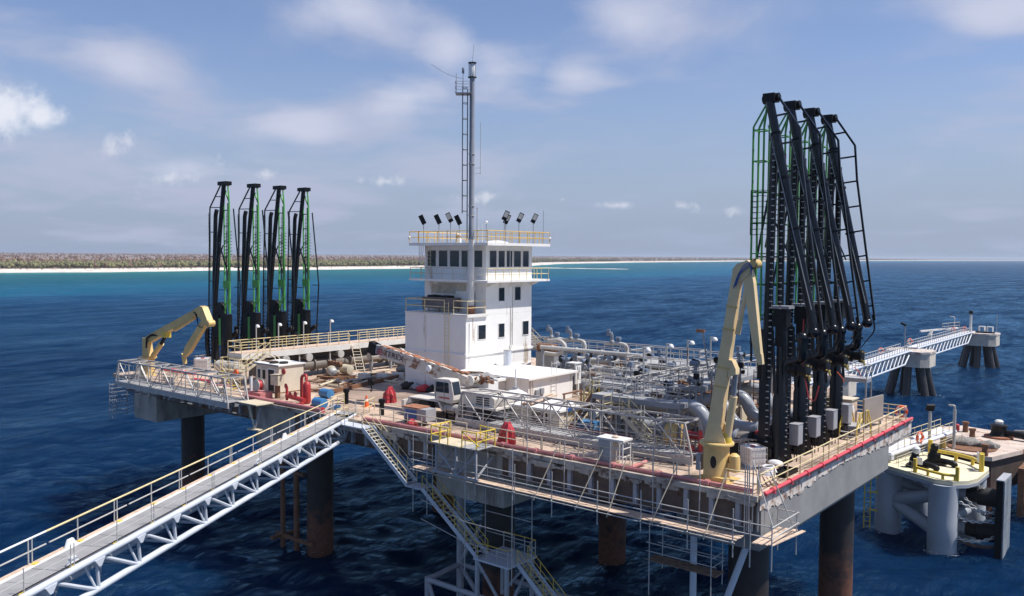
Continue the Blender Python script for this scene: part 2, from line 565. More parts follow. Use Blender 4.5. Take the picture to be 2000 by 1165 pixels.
M = dict(
    deck=mat('deck_concrete', (0.56, 0.42, 0.32), 0.9, var=0.35, vscale=0.25, rust=0.42, rustrgb=(0.26, 0.16, 0.10), rscale=0.5, dirt=0.5, bump=0.3, bscale=9),
    deckdark=mat('dark_brown_deck', (0.33, 0.24, 0.185), 0.9, var=0.35, vscale=0.3, rust=0.25, rustrgb=(0.10, 0.055, 0.035), rscale=0.5, bump=0.3),
    concrete=mat('weathered_concrete', (0.42, 0.39, 0.35), 0.9, var=0.25, vscale=0.7, dirt=0.45, dirtrgb=(0.10, 0.085, 0.07), rscale=1.2, bump=0.3),
    capgrey=mat('grey_pile_cap', (0.24, 0.235, 0.23), 0.85, var=0.2, vscale=0.5, rust=0.05, rscale=1.5, streak=True, bump=0.15),
    farpile=mat('dark_wet_pile', (0.03, 0.026, 0.028), 0.5, var=0.4, rust=0.12, rustrgb=(0.09, 0.05, 0.035)),
    lip=mat('stained_edge_concrete', (0.44, 0.38, 0.32), 0.9, var=0.35, vscale=1.0, rust=0.5, rustrgb=(0.17, 0.09, 0.055), rscale=0.9, bump=0.3),
    darkst=mat('dark_grey_steel', (0.12, 0.125, 0.135), 0.5, var=0.2),
    farcap=mat('pale_stained_concrete', (0.55, 0.50, 0.43), 0.9, var=0.2, vscale=0.5, dirt=0.3, rscale=0.5),
    fascia=mat('peeling_white_fascia', (0.62, 0.555, 0.50), 0.85, var=0.3, vscale=1.5, rust=0.55, rustrgb=(0.30, 0.17, 0.11), rscale=1.3, bump=0.4),
    girder=mat('brown_web_plate', (0.15, 0.105, 0.08), 0.85, var=0.35, vscale=0.8, rust=0.35, rustrgb=(0.12, 0.05, 0.025), rscale=0.9),
    stiff=mat('grey_stiffener', (0.36, 0.37, 0.4), 0.7, var=0.2, rust=0.12, streak=True),
    pile=mat('dark_coated_pile', (0.024, 0.019, 0.019), 0.65, var=0.35, vscale=0.6, rust=0.2, rustrgb=(0.15, 0.045, 0.02), rscale=0.8),
    white=mat('white_tower_paint', (0.80, 0.785, 0.755), 0.6, var=0.06, vscale=0.6, rust=0.34, rustrgb=(0.58, 0.48, 0.385), rscale=0.8, streak=True),
    whited=mat('dirty_white_paint', (0.70, 0.68, 0.64), 0.65, var=0.12, vscale=0.7, rust=0.16, rustrgb=(0.33, 0.20, 0.12), rscale=0.9, streak=True),
    white2=mat('clean_white_paint', (0.78, 0.78, 0.77), 0.45, var=0.05),
    galv=mat('galvanised_steel', (0.47, 0.455, 0.435), 0.55, 0.2, var=0.15, vscale=2, rust=0.05, rscale=2),
    lattice=mat('grey_lattice_paint', (0.42, 0.40, 0.385), 0.6, 0.1, var=0.2, vscale=1.5, rust=0.12, rustrgb=(0.30, 0.2, 0.15), rscale=2),
    bluegrey=mat('pale_blue_grey_paint', (0.53, 0.565, 0.62), 0.5, var=0.1, vscale=1, rust=0.03),
    cream=mat('cream_rail_paint', (0.68, 0.56, 0.31), 0.55, var=0.2, vscale=2, rust=0.1, rustrgb=(0.33, 0.17, 0.07), rscale=3),
    oldcream=mat('pale_cream_steel', (0.60, 0.52, 0.38), 0.6, var=0.2, vscale=1.5, rust=0.2, rustrgb=(0.28, 0.15, 0.08), rscale=2),
    yellow=mat('yellow_rail_paint', (0.70, 0.50, 0.06), 0.5, var=0.15, vscale=2, rust=0.06, rscale=3),
    oryellow=mat('orange_yellow_rail_paint', (0.72, 0.46, 0.11), 0.5, var=0.15, vscale=2, rust=0.16, rustrgb=(0.28, 0.13, 0.05), rscale=2.5),
    crane=mat('cream_crane_paint', (0.72, 0.54, 0.29), 0.45, var=0.12, vscale=0.9, rust=0.07, rustrgb=(0.25, 0.14, 0.07), rscale=2, streak=True),
    crane2=mat('ochre_crane_paint', (0.64, 0.45, 0.17), 0.45, var=0.15, vscale=0.9, rust=0.1, rustrgb=(0.24, 0.13, 0.06), rscale=2, streak=True),
    black=mat('black_gloss_paint', (0.006, 0.0078, 0.0115), 0.26, var=0.2, spec=0.45),
    blackm=mat('black_matt_paint', (0.006, 0.0062, 0.0075), 0.5, var=0.2, spec=0.25),
    green=mat('green_frame_paint', (0.08, 0.33, 0.06), 0.45, var=0.15),
    rung=mat('pale_rung', (0.5, 0.5, 0.48), 0.4, 0.2, var=0.1),
    pinkpipe=mat('faded_red_pipe', (0.52, 0.20, 0.19), 0.6, var=0.2, vscale=1, rust=0.16, rustrgb=(0.35, 0.16, 0.12), rscale=1.5),
    redpipe=mat('red_pipe', (0.62, 0.075, 0.095), 0.45, var=0.12, vscale=1),
    red=mat('red_paint', (0.42, 0.035, 0.035), 0.5, var=0.2, vscale=2, rust=0.1),
    redcloth=mat('red_tarpaulin', (0.50, 0.04, 0.055), 0.6, var=0.25, vscale=3, bump=0.3, bscale=6),
    orange=mat('orange_plastic', (0.75, 0.12, 0.03), 0.5, var=0.1),
    pipe=mat('grey_pipe_paint', (0.33, 0.35, 0.38), 0.34, var=0.12, vscale=0.8, rust=0.08),
    pipew=mat('pale_pipe_paint', (0.50, 0.485, 0.455), 0.45, var=0.2, vscale=0.8, rust=0.2, streak=True),
    pipebrown=mat('brown_lagged_pipe', (0.19, 0.165, 0.145), 0.6, var=0.3, vscale=0.6, rust=0.15),
    greyst=mat('grey_painted_steel', (0.25, 0.262, 0.285), 0.55, var=0.15, vscale=1, rust=0.07, rscale=2),
    mastgrey=mat('shaded_mast_grey', (0.235, 0.25, 0.285), 0.45, var=0.12, vscale=1, rust=0.06),  # upper pole grey, darkened so the colour carries the shade on it
    bluemotor=mat('blue_grey_motor', (0.16, 0.20, 0.27), 0.5, var=0.2, vscale=2, rust=0.1),
    grating=mat('grey_grating', (0.40, 0.40, 0.40), 0.7, 0.2, var=0.2, vscale=1.0, dirt=0.2),
    rust=mat('rusty_steel', (0.20, 0.095, 0.05), 0.85, var=0.4, vscale=1.5, rust=0.3, rustrgb=(0.09, 0.04, 0.025)),
    rustboom=mat('rusty_cream_boom', (0.60, 0.53, 0.46), 0.65, var=0.12, vscale=1, rust=0.52, rustrgb=(0.30, 0.13, 0.06), rscale=1.1),
    rusttop=mat('orange_rust', (0.36, 0.155, 0.085), 0.9, var=0.45, vscale=3, rust=0.4),
    truck=mat('off_white_vehicle_paint', (0.62, 0.585, 0.53), 0.45, var=0.1, vscale=1.5, rust=0.12, rustrgb=(0.27, 0.14, 0.08), rscale=1.5),
    plank=mat('weathered_plank', (0.58, 0.44, 0.335), 0.85, var=0.3, vscale=2.5, rust=0.12, rustrgb=(0.2, 0.13, 0.09), rscale=1.2),
    glass=mat('dark_window_glass', (0.016, 0.022, 0.030), 0.08, var=0.2, spec=0.6),
    dark=mat('dark_interior', (0.015, 0.013, 0.012), 0.8, var=0.2),
    tyre=mat('tyre_rubber', (0.022, 0.02, 0.019), 0.85, var=0.3, dirt=0.3, dirtrgb=(0.1, 0.075, 0.05)),
    plastic=mat('milky_plastic', (0.66, 0.64, 0.63), 0.4, var=0.12, vscale=2, dirt=0.15),
    cabin=mat('cream_cabin_wall', (0.66, 0.58, 0.46), 0.6, var=0.08, vscale=1, rust=0.06, rustrgb=(0.35, 0.22, 0.12), streak=True),
    cabinet=mat('grey_cabinet', (0.33, 0.33, 0.345), 0.5, var=0.08, rust=0.03),
    blue=mat('blue_plastic', (0.05, 0.20, 0.42), 0.5, var=0.2),
    bluehose=mat('blue_hose', (0.03, 0.09, 0.30), 0.5, var=0.1),
    black_rubber=mat('black_rubber', (0.012, 0.012, 0.013), 0.65, var=0.3, vscale=2),
    fender=mat('fender_face', (0.16, 0.185, 0.215), 0.6, var=0.3, vscale=1.2, dirt=0.4, dirtrgb=(0.42, 0.42, 0.42)),
    dolphin=mat('grey_steel_column', (0.36, 0.385, 0.42), 0.5, var=0.08, vscale=0.8, rust=0.03, streak=True),
    sanddeck=mat('pale_yellow_deck', (0.72, 0.66, 0.46), 0.8, var=0.12, vscale=0.8, rust=0.1, rustrgb=(0.45, 0.27, 0.14), rscale=0.7),
    rustdeck=mat('rust_stained_deck', (0.56, 0.46, 0.39), 0.9, var=0.2, vscale=0.6, rust=0.38, rustrgb=(0.30, 0.12, 0.055), rscale=0.7),
    brass=mat('brass_fitting', (0.62, 0.45, 0.13), 0.35, 0.7, var=0.1),
    chain=mat('galvanised_chain', (0.5, 0.5, 0.49), 0.5, 0.3, var=0.2, rust=0.15),
    lamp=mat('lamp_lens', (0.55, 0.53, 0.48), 0.3, var=0.1),
    sack=mat('white_sack', (0.66, 0.66, 0.68), 0.7, var=0.1),
    sign=mat('sign_plate', (0.75, 0.76, 0.8), 0.5, var=0.03),
    ink=mat('dark_lettering', (0.06, 0.03, 0.05), 0.6, var=0.05),
    inkred=mat('faded_red_lettering', (0.42, 0.05, 0.05), 0.6, var=0.2),
    junk=mat('brown_debris', (0.20, 0.135, 0.09), 0.9, var=0.5, vscale=3),
    sacking=mat('grey_mesh_rolls', (0.25, 0.235, 0.215), 0.9, var=0.5, vscale=5, bump=0.6, bscale=14),
)
# piles: rust grows towards the splash zone (wear with a shape of its own)
pm = M['pile']
_n, _l = pm.node_tree.nodes, pm.node_tree.links
_p = _n['Principled BSDF']
_src = _p.inputs['Base Color'].links[0].from_socket
_g = _n.new('ShaderNodeNewGeometry')
_s = _n.new('ShaderNodeSeparateXYZ')
_l.new(_g.outputs['Position'], _s.inputs[0])
_nz = _n.new('ShaderNodeTexNoise')
_nz.inputs['Scale'].default_value = 0.9
_nz.inputs['Detail'].default_value = 8
_nz.inputs['Roughness'].default_value = 0.7
_l.new(_g.outputs['Position'], _nz.inputs['Vector'])
_a = _n.new('ShaderNodeMath'); _a.operation = 'MULTIPLY_ADD'
_l.new(_nz.outputs[0], _a.inputs[0]); _a.inputs[1].default_value = 11.0
_l.new(_s.outputs[2], _a.inputs[2])
_r = _n.new('ShaderNodeMapRange')
_r.inputs['From Min'].default_value = 10.2
_r.inputs['From Max'].default_value = 7.4
_l.new(_a.outputs[0], _r.inputs['Value'])
_m = _n.new('ShaderNodeMix'); _m.data_type = 'RGBA'
_l.new(_r.outputs[0], _m.inputs[0]); _l.new(_src, _m.inputs[6])
_rr = _n.new('ShaderNodeMix'); _rr.data_type = 'RGBA'
_n2 = _n.new('ShaderNodeTexNoise'); _n2.inputs['Scale'].default_value = 3.0; _n2.inputs['Detail'].default_value = 6
_l.new(_g.outputs['Position'], _n2.inputs['Vector'])
_l.new(_n2.outputs[0], _rr.inputs[0])
_rr.inputs[6].default_value = (0.03, 0.018, 0.015, 1)
_rr.inputs[7].default_value = (0.235, 0.082, 0.036, 1)
_l.new(_rr.outputs[2], _m.inputs[7])
_l.new(_m.outputs[2], _p.inputs['Base Color'])
# ================================================================ SEA
SHORE = [(-4000, -1165), (-500, -1180), (400, -1190), (520, -1165), (680, -1172), (860, -1166), (1110, -1180), (1450, -1260), (1790, -1390),
         (2260, -1645), (3100, -1860), (4560, -2090), (6690, -2195), (12900, -1990), (40000, -1700)]


def shore_x(y):
    return np.interp(y, [p[0] for p in SHORE], [p[1] for p in SHORE])


def axis(lo, hi, step, a, b, grow):
    out = list(np.arange(lo, hi + 1e-6, step))
    s, p = step, lo
    while p > a:
        s *= grow
        p -= s
        out.insert(0, p)
    s, p = step, hi
    while p < b:
        s *= grow
        p += s
        out.append(p)
    return np.array(out)


xs = axis(-90, 40, 0.36, -42000, 30000, 1.06)
ys = axis(-12, 110, 0.36, -2500, 60000, 1.06)
X, Y = np.meshgrid(xs, ys)
Z = np.zeros_like(X)
dx = np.gradient(xs)[None, :] * np.ones_like(X)
dy = np.gradient(ys)[:, None] * np.ones_like(X)
cell = np.maximum(dx, dy)
wr = np.random.default_rng(3)
for k in range(40):
    lam = 1.25 * (1.06 ** k)
    th = math.radians(129) + wr.normal(0, 0.55)
    ph = wr.uniform(0, 6.28)
    amp = 0.0105 * lam ** 0.7 * wr.uniform(0.6, 1.3)
    w = np.clip((lam / cell - 2.5) / 2.0, 0, 1)
    kx, ky = math.cos(th) * 6.283 / lam, math.sin(th) * 6.283 / lam
    a = kx * X + ky * Y + ph + 0.6 * np.sin(X * 0.05 + Y * 0.041 + k)
    Z += w * amp * (np.sin(a) + 0.25 * np.cos(2 * a))
nv, nu = X.shape
me = bpy.data.meshes.new("sea")
me.vertices.add(nu * nv)
me.vertices.foreach_set('co', np.stack([X, Y, Z], -1).astype(np.float32).ravel())
idx = np.arange(nu * nv).reshape(nv, nu)
q = np.stack([idx[:-1, :-1], idx[:-1, 1:], idx[1:, 1:], idx[1:, :-1]], -1).reshape(-1, 4)
me.loops.add(q.size)
me.loops.foreach_set('vertex_index', q.ravel().astype(np.int32))
me.polygons.add(len(q))
me.polygons.foreach_set('loop_start', (np.arange(len(q)) * 4).astype(np.int32))
me.polygons.foreach_set('use_smooth', np.ones(len(q), dtype=bool))
me.update()
me.validate()
at_ = me.attributes.new('offshore', 'FLOAT', 'POINT')          # metres from the beach: how deep the bottom lies
at_.data.foreach_set('value', (X - shore_x(Y)).astype(np.float32).ravel())
wm = bpy.data.materials.new('sea_water')
wm.use_nodes = True
n, l = wm.node_tree.nodes, wm.node_tree.links
n.remove(n['Principled BSDF'])
dif = n.new('ShaderNodeSubsurfaceScattering')      # light spreads metres through clear sea water, so shade has no hard edge
dif.falloff = 'BURLEY'
dif.inputs['Scale'].default_value = 1.0
dif.inputs['Radius'].default_value = (2.0, 4.0, 6.0)
glo = n.new('ShaderNodeBsdfAnisotropic')
glo.inputs['Roughness'].default_value = 0.16
glo.inputs['Color'].default_value = (0.42, 0.77, 1.0, 1)
fre = n.new('ShaderNodeFresnel')
fre.inputs['IOR'].default_value = 1.33
mixs = n.new('ShaderNodeMixShader')
l.new(dif.outputs[0], mixs.inputs[1])
l.new(glo.outputs[0], mixs.inputs[2])
l.new(mixs.outputs[0], n['Material Output'].inputs['Surface'])
geo = n.new('ShaderNodeNewGeometry')
att = n.new('ShaderNodeAttribute')
att.attribute_name = 'offshore'


def wnz(scale, det, sx, sy, rot=0.0, ro=0.6):
    mp = n.new('ShaderNodeMapping')
    mp.inputs['Scale'].default_value = (sx, sy, 1)
    mp.inputs['Rotation'].default_value = (0, 0, rot)
    l.new(geo.outputs['Position'], mp.inputs[0])
    t = n.new('ShaderNodeTexNoise')
    t.inputs['Scale'].default_value = scale
    t.inputs['Detail'].default_value = det
    t.inputs['Roughness'].default_value = ro
    l.new(mp.outputs[0], t.inputs['Vector'])
    return t.outputs[0]


def mth(op, a, b):
    x = n.new('ShaderNodeMath')
    x.operation = op
    for i, v in enumerate((a, b)):
        if isinstance(v, (int, float)):
            x.inputs[i].default_value = v
        else:
            l.new(v, x.inputs[i])
    return x.outputs[0]


patch = wnz(0.006, 5, 1.0, 0.28)
d = mth('ADD', att.outputs['Fac'], mth('MULTIPLY', mth('SUBTRACT', patch, 0.5), 420.0))
dn = mth('DIVIDE', d, 1000.0)
cr = n.new('ShaderNodeValToRGB')
l.new(dn, cr.inputs[0])
el = cr.color_ramp.elements
stops = [(0.0, (0.06, 0.20, 0.18)), (0.04, (0.024, 0.140, 0.132)), (0.20, (0.011, 0.095, 0.107)), (0.42, (0.005, 0.073, 0.104)), (0.56, (0.003, 0.080, 0.145)),
         (0.66, (0.003, 0.050, 0.115)), (0.74, (0.0022, 0.031, 0.087)), (0.86, (0.0017, 0.023, 0.068)), (1.0, (0.0012, 0.0145, 0.050))]
el[0].position, el[0].color = stops[0][0], (*stops[0][1], 1)
el[1].position, el[1].color = stops[-1][0], (*stops[-1][1], 1)
for s_, c_ in stops[1:-1]:
    e = el.new(s_)
    e.color = (*c_, 1)
l.new(cr.outputs[0], dif.inputs['Color'])
b1 = n.new('ShaderNodeBump')
b1.inputs['Strength'].default_value = 1.0
b1.inputs['Distance'].default_value = 0.7
W_ROT = -math.radians(129)
h = mth('ADD', mth('MULTIPLY', wnz(0.50, 8, 1.0, 0.42, W_ROT, 0.64), 1.0), mth('ADD', mth('MULTIPLY', wnz(0.13, 5, 1.0, 0.35, W_ROT + 0.3, 0.6), 3.4), mth('MULTIPLY', wnz(0.035, 5, 1.0, 0.3, W_ROT - 0.2, 0.62), 9.0)))
gust = mth('ADD', mth('MULTIPLY', wnz(0.022, 6, 1.0, 0.35, W_ROT + 0.15, 0.7), 1.2), mth('MULTIPLY', wnz(0.15, 6, 1.0, 0.4, W_ROT - 0.1, 0.7), 1.4))
gust = mth('ADD', gust, mth('MULTIPLY', wnz(0.42, 6, 1.0, 0.36, W_ROT + 0.05, 0.7), 3.2))
gust = mth('ADD', gust, mth('MULTIPLY', wnz(0.06, 6, 1.0, 0.4, W_ROT - 0.05, 0.72), 4.0))
gust = mth('MULTIPLY', mth('SUBTRACT', gust, 4.0), 1.15)
l.new(h, b1.inputs['Height'])
l.new(b1.outputs[0], dif.inputs['Normal'])
l.new(b1.outputs[0], glo.inputs['Normal'])
l.new(b1.outputs[0], fre.inputs['Normal'])
fc = n.new('ShaderNodeMapRange')            # a wind-roughened sea mirrors far less at low angles than a flat one
fc.inputs['From Min'].default_value = 0.03
fc.inputs['From Max'].default_value = 0.85
fc.inputs['To Min'].default_value = 0.005
fc.inputs['To Max'].default_value = 0.38
l.new(fre.outputs[0], fc.inputs['Value'])
l.new(mth('MULTIPLY', fc.outputs[0], mth('MAXIMUM', gust, 0.15)), mixs.inputs[0])
me.materials.append(wm)
struct('sea', me, wm)
bpy.data.objects['sea'].data.materials.clear()
bpy.data.objects['sea'].data.materials.append(wm)

# ================================================================ SHORE: beach, island, scrub wood
sand = mat('beach_sand', (0.70, 0.63, 0.55), 0.95, var=0.3, vscale=0.06, rust=0.34, rustrgb=(0.40, 0.33, 0.24), rscale=0.07)
soil = mat('scrub_soil', (0.235, 0.175, 0.145), 0.95, var=0.4, vscale=0.01)
yl = np.concatenate([np.arange(-600, 2000, 20), np.arange(2000, 8000, 120), np.arange(8000, 40001, 2000)])


def land(ds, name, m, z0):
    mb = MB()
    vs = []
    for y in yl:
        for d_, z_ in ds:
            j = 7 * math.sin(y * 0.021) + 5 * math.sin(y * 0.057 + 1) + rng.normal(0, 1.6) if 0 <= d_ < 90 else 0
            vs.append((float(shore_x(y)) - d_ - j, y, z_ + z0))
    k = len(ds)
    fs = [(i * k + j, i * k + j + 1, (i + 1) * k + j + 1, (i + 1) * k + j) for i in range(len(yl) - 1) for j in range(k - 1)]
    mb.add(vs, fs)
    return struct(name, mb, m)


land([(-25, -1.2), (0, 0.1), (14, 1.0), (30, 2.0), (52, 3.4), (75, 3.6)], 'beach', sand, 0.0)
land([(60, 2.9), (90, 4.2), (300, 5.5), (1200, 8), (4000, 11), (12000, 14), (38000, 16)], 'island_terrain', soil, 0.15)
# sand spit running out from the shore
sp = MB()
spv = []
for i in range(25):
    t = i / 24
    y = 1395 + 60 * t
    x = -1235 + 330 * t
    w = 26 * (1 - t) ** 0.7 + 2
    for s_, z_ in ((-1, -0.4), (-0.4, 0.7), (0.4, 0.7), (1, -0.4)):
        spv.append((x + rng.normal(0, 1), y + s_ * w + 5 * math.sin(t * 14), z_ + 0.25 * math.sin(t * 30)))
sp.add(spv, [(i * 4 + j, i * 4 + j + 1, i * 4 + j + 5, i * 4 + j + 4) for i in range(24) for j in range(3)])
struct('sand_spit', sp, sand)


def ico_blob():
    b = MB()
    b.sphere((0, 0, 0), 1.0, 6, 4)
    return np.array(b.v), b.f


bv, bf = ico_blob()


def wood(name, pts, mats, hmin, hmax):
    """scrub trees as one far mass: three tuft lumps on a stem each"""
    vs, fs, mi = [], [], []
    o = 0
    for (x, y, z) in pts:
        h = rng.uniform(hmin, hmax)
        nt = rng.integers(2, 4)
        k = rng.random()
        tone = 0.5 + 0.5 * math.sin(x * 0.013 + 2) * math.sin(y * 0.006) + rng.normal(0, 0.12)
        inland = np.clip((float(shore_x(y)) - x - 215) / 300, 0, 1)
        ci = 1 if inland * 1.5 + 0.45 * math.sin(y * 0.011 + 1.0) * math.sin(y * 0.0037) + rng.normal(0, 0.16) > 0.52 else (0 if tone > 0.35 else 2)
        for t in range(nt):
            s = np.array([rng.uniform(0.16, 0.34) * h, rng.uniform(0.16, 0.34) * h, rng.uniform(0.14, 0.40) * h])
            c = np.array([x + rng.normal(0, 0.16) * h, y + rng.normal(0, 0.16) * h, z + h * rng.uniform(0.35, 0.8)])
            jit = 1 + rng.normal(0, 0.16, (len(bv), 1))
            vs.append(bv * s * jit + c)
            fs += [tuple(i + o for i in f) for f in bf]
            mi += [ci] * len(bf)
            o += len(bv)
        # bare stem
        w = 0.22
        hs_ = h * rng.uniform(0.7, 1.12)
        vs.append(np.array([(x - w, y - w, z - 0.5), (x + w, y, z - 0.5), (x, y + w, z - 0.5), (x + rng.normal(0, 0.6), y + rng.normal(0, 0.6), z + hs_)]))
        fs += [(o, o + 1, o + 3), (o + 1, o + 2, o + 3), (o + 2, o, o + 3)]
        mi += [3] * 3
        o += 4
    me = bpy.data.meshes.new(name)
    me.from_pydata(np.concatenate(vs).tolist(), [], fs)
    for m_ in mats:
        me.materials.append(m_)
    me.polygons.foreach_set('material_index', mi)
    ob = bpy.data.objects.new(name, me)
    col.objects.link(ob)
    ob['kind'] = 'stuff'
    return ob


wmats = [mat('olive_scrub', (0.215, 0.205, 0.095), 0.95, var=0.4, vscale=0.05), mat('reddish_bare_scrub', (0.235, 0.15, 0.105), 0.95, var=0.4, vscale=0.05),
         mat('dark_scrub', (0.15, 0.145, 0.075), 0.95, var=0.4, vscale=0.05), mat('pale_stems', (0.48, 0.44, 0.39), 0.9)]
pts = []
for y0, y1, cnt, dmax in ((250, 1400, 7600, 480), (1400, 3000, 3000, 600), (3000, 9000, 1800, 700)):
    for i in range(cnt):
        d_ = 84 + (dmax - 84) * rng.random() ** 1.7
        y = rng.uniform(y0, y1)
        pts.append((float(shore_x(y)) - d_, y, 3.3 + d_ * 0.004))
wood('coastal_scrub_wood', pts, wmats, 3.5, 10)
pts = []
for i in range(5200):
    d_ = 430 + 5500 * rng.random() ** 1.8
    y = rng.uniform(200, 9000) if i % 3 else rng.uniform(200, 3000)
    pts.append((float(shore_x(y)) - d_, y, 6 + d_ * 0.0012))
wood('inland_scrub_wood', pts, wmats, 5, 10)
# bushes and drift debris on the beach
pts = []
for i in range(240):
    y = rng.uniform(350, 1500)
    d_ = rng.uniform(28, 66)
    pts.append((float(shore_x(y)) - d_, y, 2.2 + d_ * 0.015))
wood('beach_bushes', pts, wmats, 1.0, 2.6)

# ================================================================ JETTY PLATFORM
DZ = 14.0
pf = T('jetty_platform', 'wide concrete jetty platform on dark steel piles carrying the white tower', 'platform', (0, 0, 0))
CAPX = [-66.6, -43.9, -21.8, -3.4]
PX0 = -73.0
# deck slab with a ragged seaward edge strip
pf.part('deck_slab', MB().bx(PX0, -0.12, 0.05, 30.0, DZ - 0.42, DZ), M['deck'])
pf.part('deck_slab', MB().bx(-62.0, -10.0, 30.0, 42.0, DZ - 0.42, DZ), M['deck'])
pf.part('dark_deck_sheet', MB().bx(-46.8, -32.8, 6.2, 14.1, DZ + 0.004, DZ + 0.03), M['deckdark'])  # darker brown sheet laid over the deck in front of the tower
pf.part('front_lip', MB().bx(-46.0, -0.15, -0.22, 0.05, DZ - 0.30, DZ - 0.004), M['lip'])
# front web plate and stiffeners between the caps
for (a, b) in ((-41.6, -25.2), (-18.6, -5.7)):
    pf.part('web_plate', MB().bx(a, b, 0.35, 0.45, 12.05, DZ - 0.42), M['girder'])
    pf.part('bottom_flange', MB().bx(a, b, 0.1, 0.7, 11.95, 12.05), M['girder'])
sm = MB().bx(-0.13, 0.13, -0.13, 0.13, -0.79, 0.79).mesh('stiffener', M['stiff'])
x = -40.4
while x > -100 and x < -0.8:
    if not (-25.6 < x < -18.4) and not (-46 < x < -41.5) and x < -5.9:
        pf.piece('stiffener', sm, (x, 0.22, 12.84))
    x += 1.62
pf.part('web_plate', MB().bx(-64.3, -47.4, 0.75, 0.85, 12.2, DZ - 0.42), M['girder'])
pf.part('bottom_flange', MB().bx(-64.3, -47.4, 0.5, 1.1, 12.1, 12.2), M['girder'])
for i in range(10):
    pf.piece('stiffener', sm, (-63.2 + i * 1.65, 0.6, 12.95), scale=(1, 1, 0.9))
for xs_ in (-4.6, -3.0, -1.4):
    pf.piece('stiffener', sm, (xs_, 0.2, 12.84))
pf.part('web_plate', MB().bx(-5.7, -0.5, 0.35, 0.45, 12.05, DZ - 0.42), M['girder'])
# inner beams seen under the deck
for yb in (10, 17, 24):
    pf.part('deck_beam', MB().bx(PX0 + 3, -1.2, yb - 0.3, yb + 0.3, 12.2, DZ - 0.42), M['girder'])
# pile caps
capb = 10.05
pf.part('pile_cap', MB().bx(-68.9, -64.4, 0.3, 30, 9.75, DZ - 0.43), M['concrete'])
pf.part('pile_cap', MB().bx(-47.4, -41.7, 0.5, 30, 9.9, DZ - 0.43), M['concrete'])
pf.part('pile_cap', MB().bx(-25.1, -18.7, 0.6, 30, 9.6, DZ - 0.43), M['concrete'])
pf.part('pile_cap', MB().bx(-5.6, -0.45, 0.95, 24.0, 10.6, 13.3), M['capgrey'])
# spalled front face with reinforcement bars showing on the corner cap
rb = MB()
for i in range(7):
    rb.bar((-5.2, 0.93, 10.75 + i * 0.2), (-2.2, 0.93, 10.75 + i * 0.2), 0.03)
for i in range(5):
    rb.bar((-5.0 + i * 0.65, 0.91, 10.7), (-5.0 + i * 0.65, 0.91, 12.1), 0.03)
pf.part('reinforcement', rb, M['rust'], stuff=True)
pf.part('cap_patch', MB().bx(-5.3, -2.0, 0.935, 0.946, 10.68, 12.3), M['concrete'])
# right-hand fascia: white render peeling off in a ragged line
fa = MB()
yy = [0.0 + 30.0 * i / 150 for i in range(151)]
zb, cur_ = [], 13.1
for i, y in enumerate(yy):
    if i % 4 == 0 or rng.random() < 0.25:
        cur_ = 13.30 - 0.34 * (0.45 + 0.55 * math.sin(y * 0.33 + 0.4)) * rng.uniform(0.25, 1.5)
    if y > 23.5:
        cur_ = 12.85
    zb.append(cur_ + rng.normal(0, 0.025))
pv = []
for xo in (-0.12, -0.075):
    for y, z in zip(yy, zb):
        pv.append((xo, y, z))
    for y in yy:
        pv.append((xo, y, DZ - 0.20))
k = len(yy)
fs = []
for i in range(k - 1):
    fs += [(2 * k + i, 2 * k + i + 1, 3 * k + i + 1, 3 * k + i), (i, i + 1, 2 * k + i + 1, 2 * k + i), (i, k + i, k + i + 1, i + 1)]
fa.add(pv, fs)
pf.part('peeling_fascia', fa, M['fascia'])
pf.part('edge_kerb', MB().bx(-0.118, 0.03, 0.0, 30.0, DZ - 0.198, DZ + 0.02), M['deck'])
pf.part('edge_beam', MB().bx(-0.44, -0.121, 0.3, 24.0, 11.0, 13.3), M['capgrey'])
pf.part('edge_beam', MB().bx(-0.44, -0.121, 24.02, 30, 12.6, DZ - 0.43), M['concrete'])
# spalled concrete lumps under the front lip
sp_ = MB()
for i in range(60):
    x = rng.uniform(-36, -1)
    sp_.box((x, rng.uniform(-0.1, 0.12), rng.uniform(13.40, 13.66)), (rng.uniform(0.3, 1.6), rng.uniform(0.3, 0.5), rng.uniform(0.1, 0.35)), ry=rng.normal(0, 0.08))
pf.part('spalled_edge', sp_, M['lip'], stuff=True)
pf.part('edge_patch', MB().bx(-35.0, -28.6, -0.1, 0.4, 13.0, 13.6), M['fascia'])
# piles
for (x, y, r) in ((-66.6, 5.6, 1.2), (-66.6, 22.5, 1.2), (-43.9, 4.8, 1.2), (-43.9, 21.0, 1.2), (-21.8, 3.8, 1.2), (-21.8, 19.4, 1.2), (-3.4, 6.3, 1.25), (-3.4, 22.6, 1.25)):
    pl = MB()
    pl.lathe((x, y, -5), [(r, 0), (r, 5.2), (r * 1.012, 5.2), (r * 1.012, 5.35), (r, 5.35), (r, 17.5)], 24)
    pf.part('pile', pl, M['pile'])
# foam where the swell breaks round the piles
foam_m = mat('sea_foam', (0.62, 0.68, 0.70), 0.8, var=0.2)


def foam(spots, name='sea_foam'):
    fm = MB()
    for (x, y, r, k) in spots:
        for i in range(int(k * 0.7)):
            a, d_ = rng.uniform(0, 6.28), r * (1.0 + abs(rng.normal(0, 0.22)))
            c = V(x + d_ * math.cos(a), y + d_ * math.sin(a), 0.16)
            s_ = rng.uniform(0.03, 0.13)
            n_ = 6
            pts_ = [c + V(s_ * rng.uniform(0.5, 1.4) * math.cos(q) * 1.6, s_ * rng.uniform(0.5, 1.4) * math.sin(q), 0.05 * math.cos(q)) for q in np.linspace(0, 5.2, n_)]
            fm.add(pts_, [tuple(range(n_))])
    return struct(name, fm, foam_m, 'stuff')


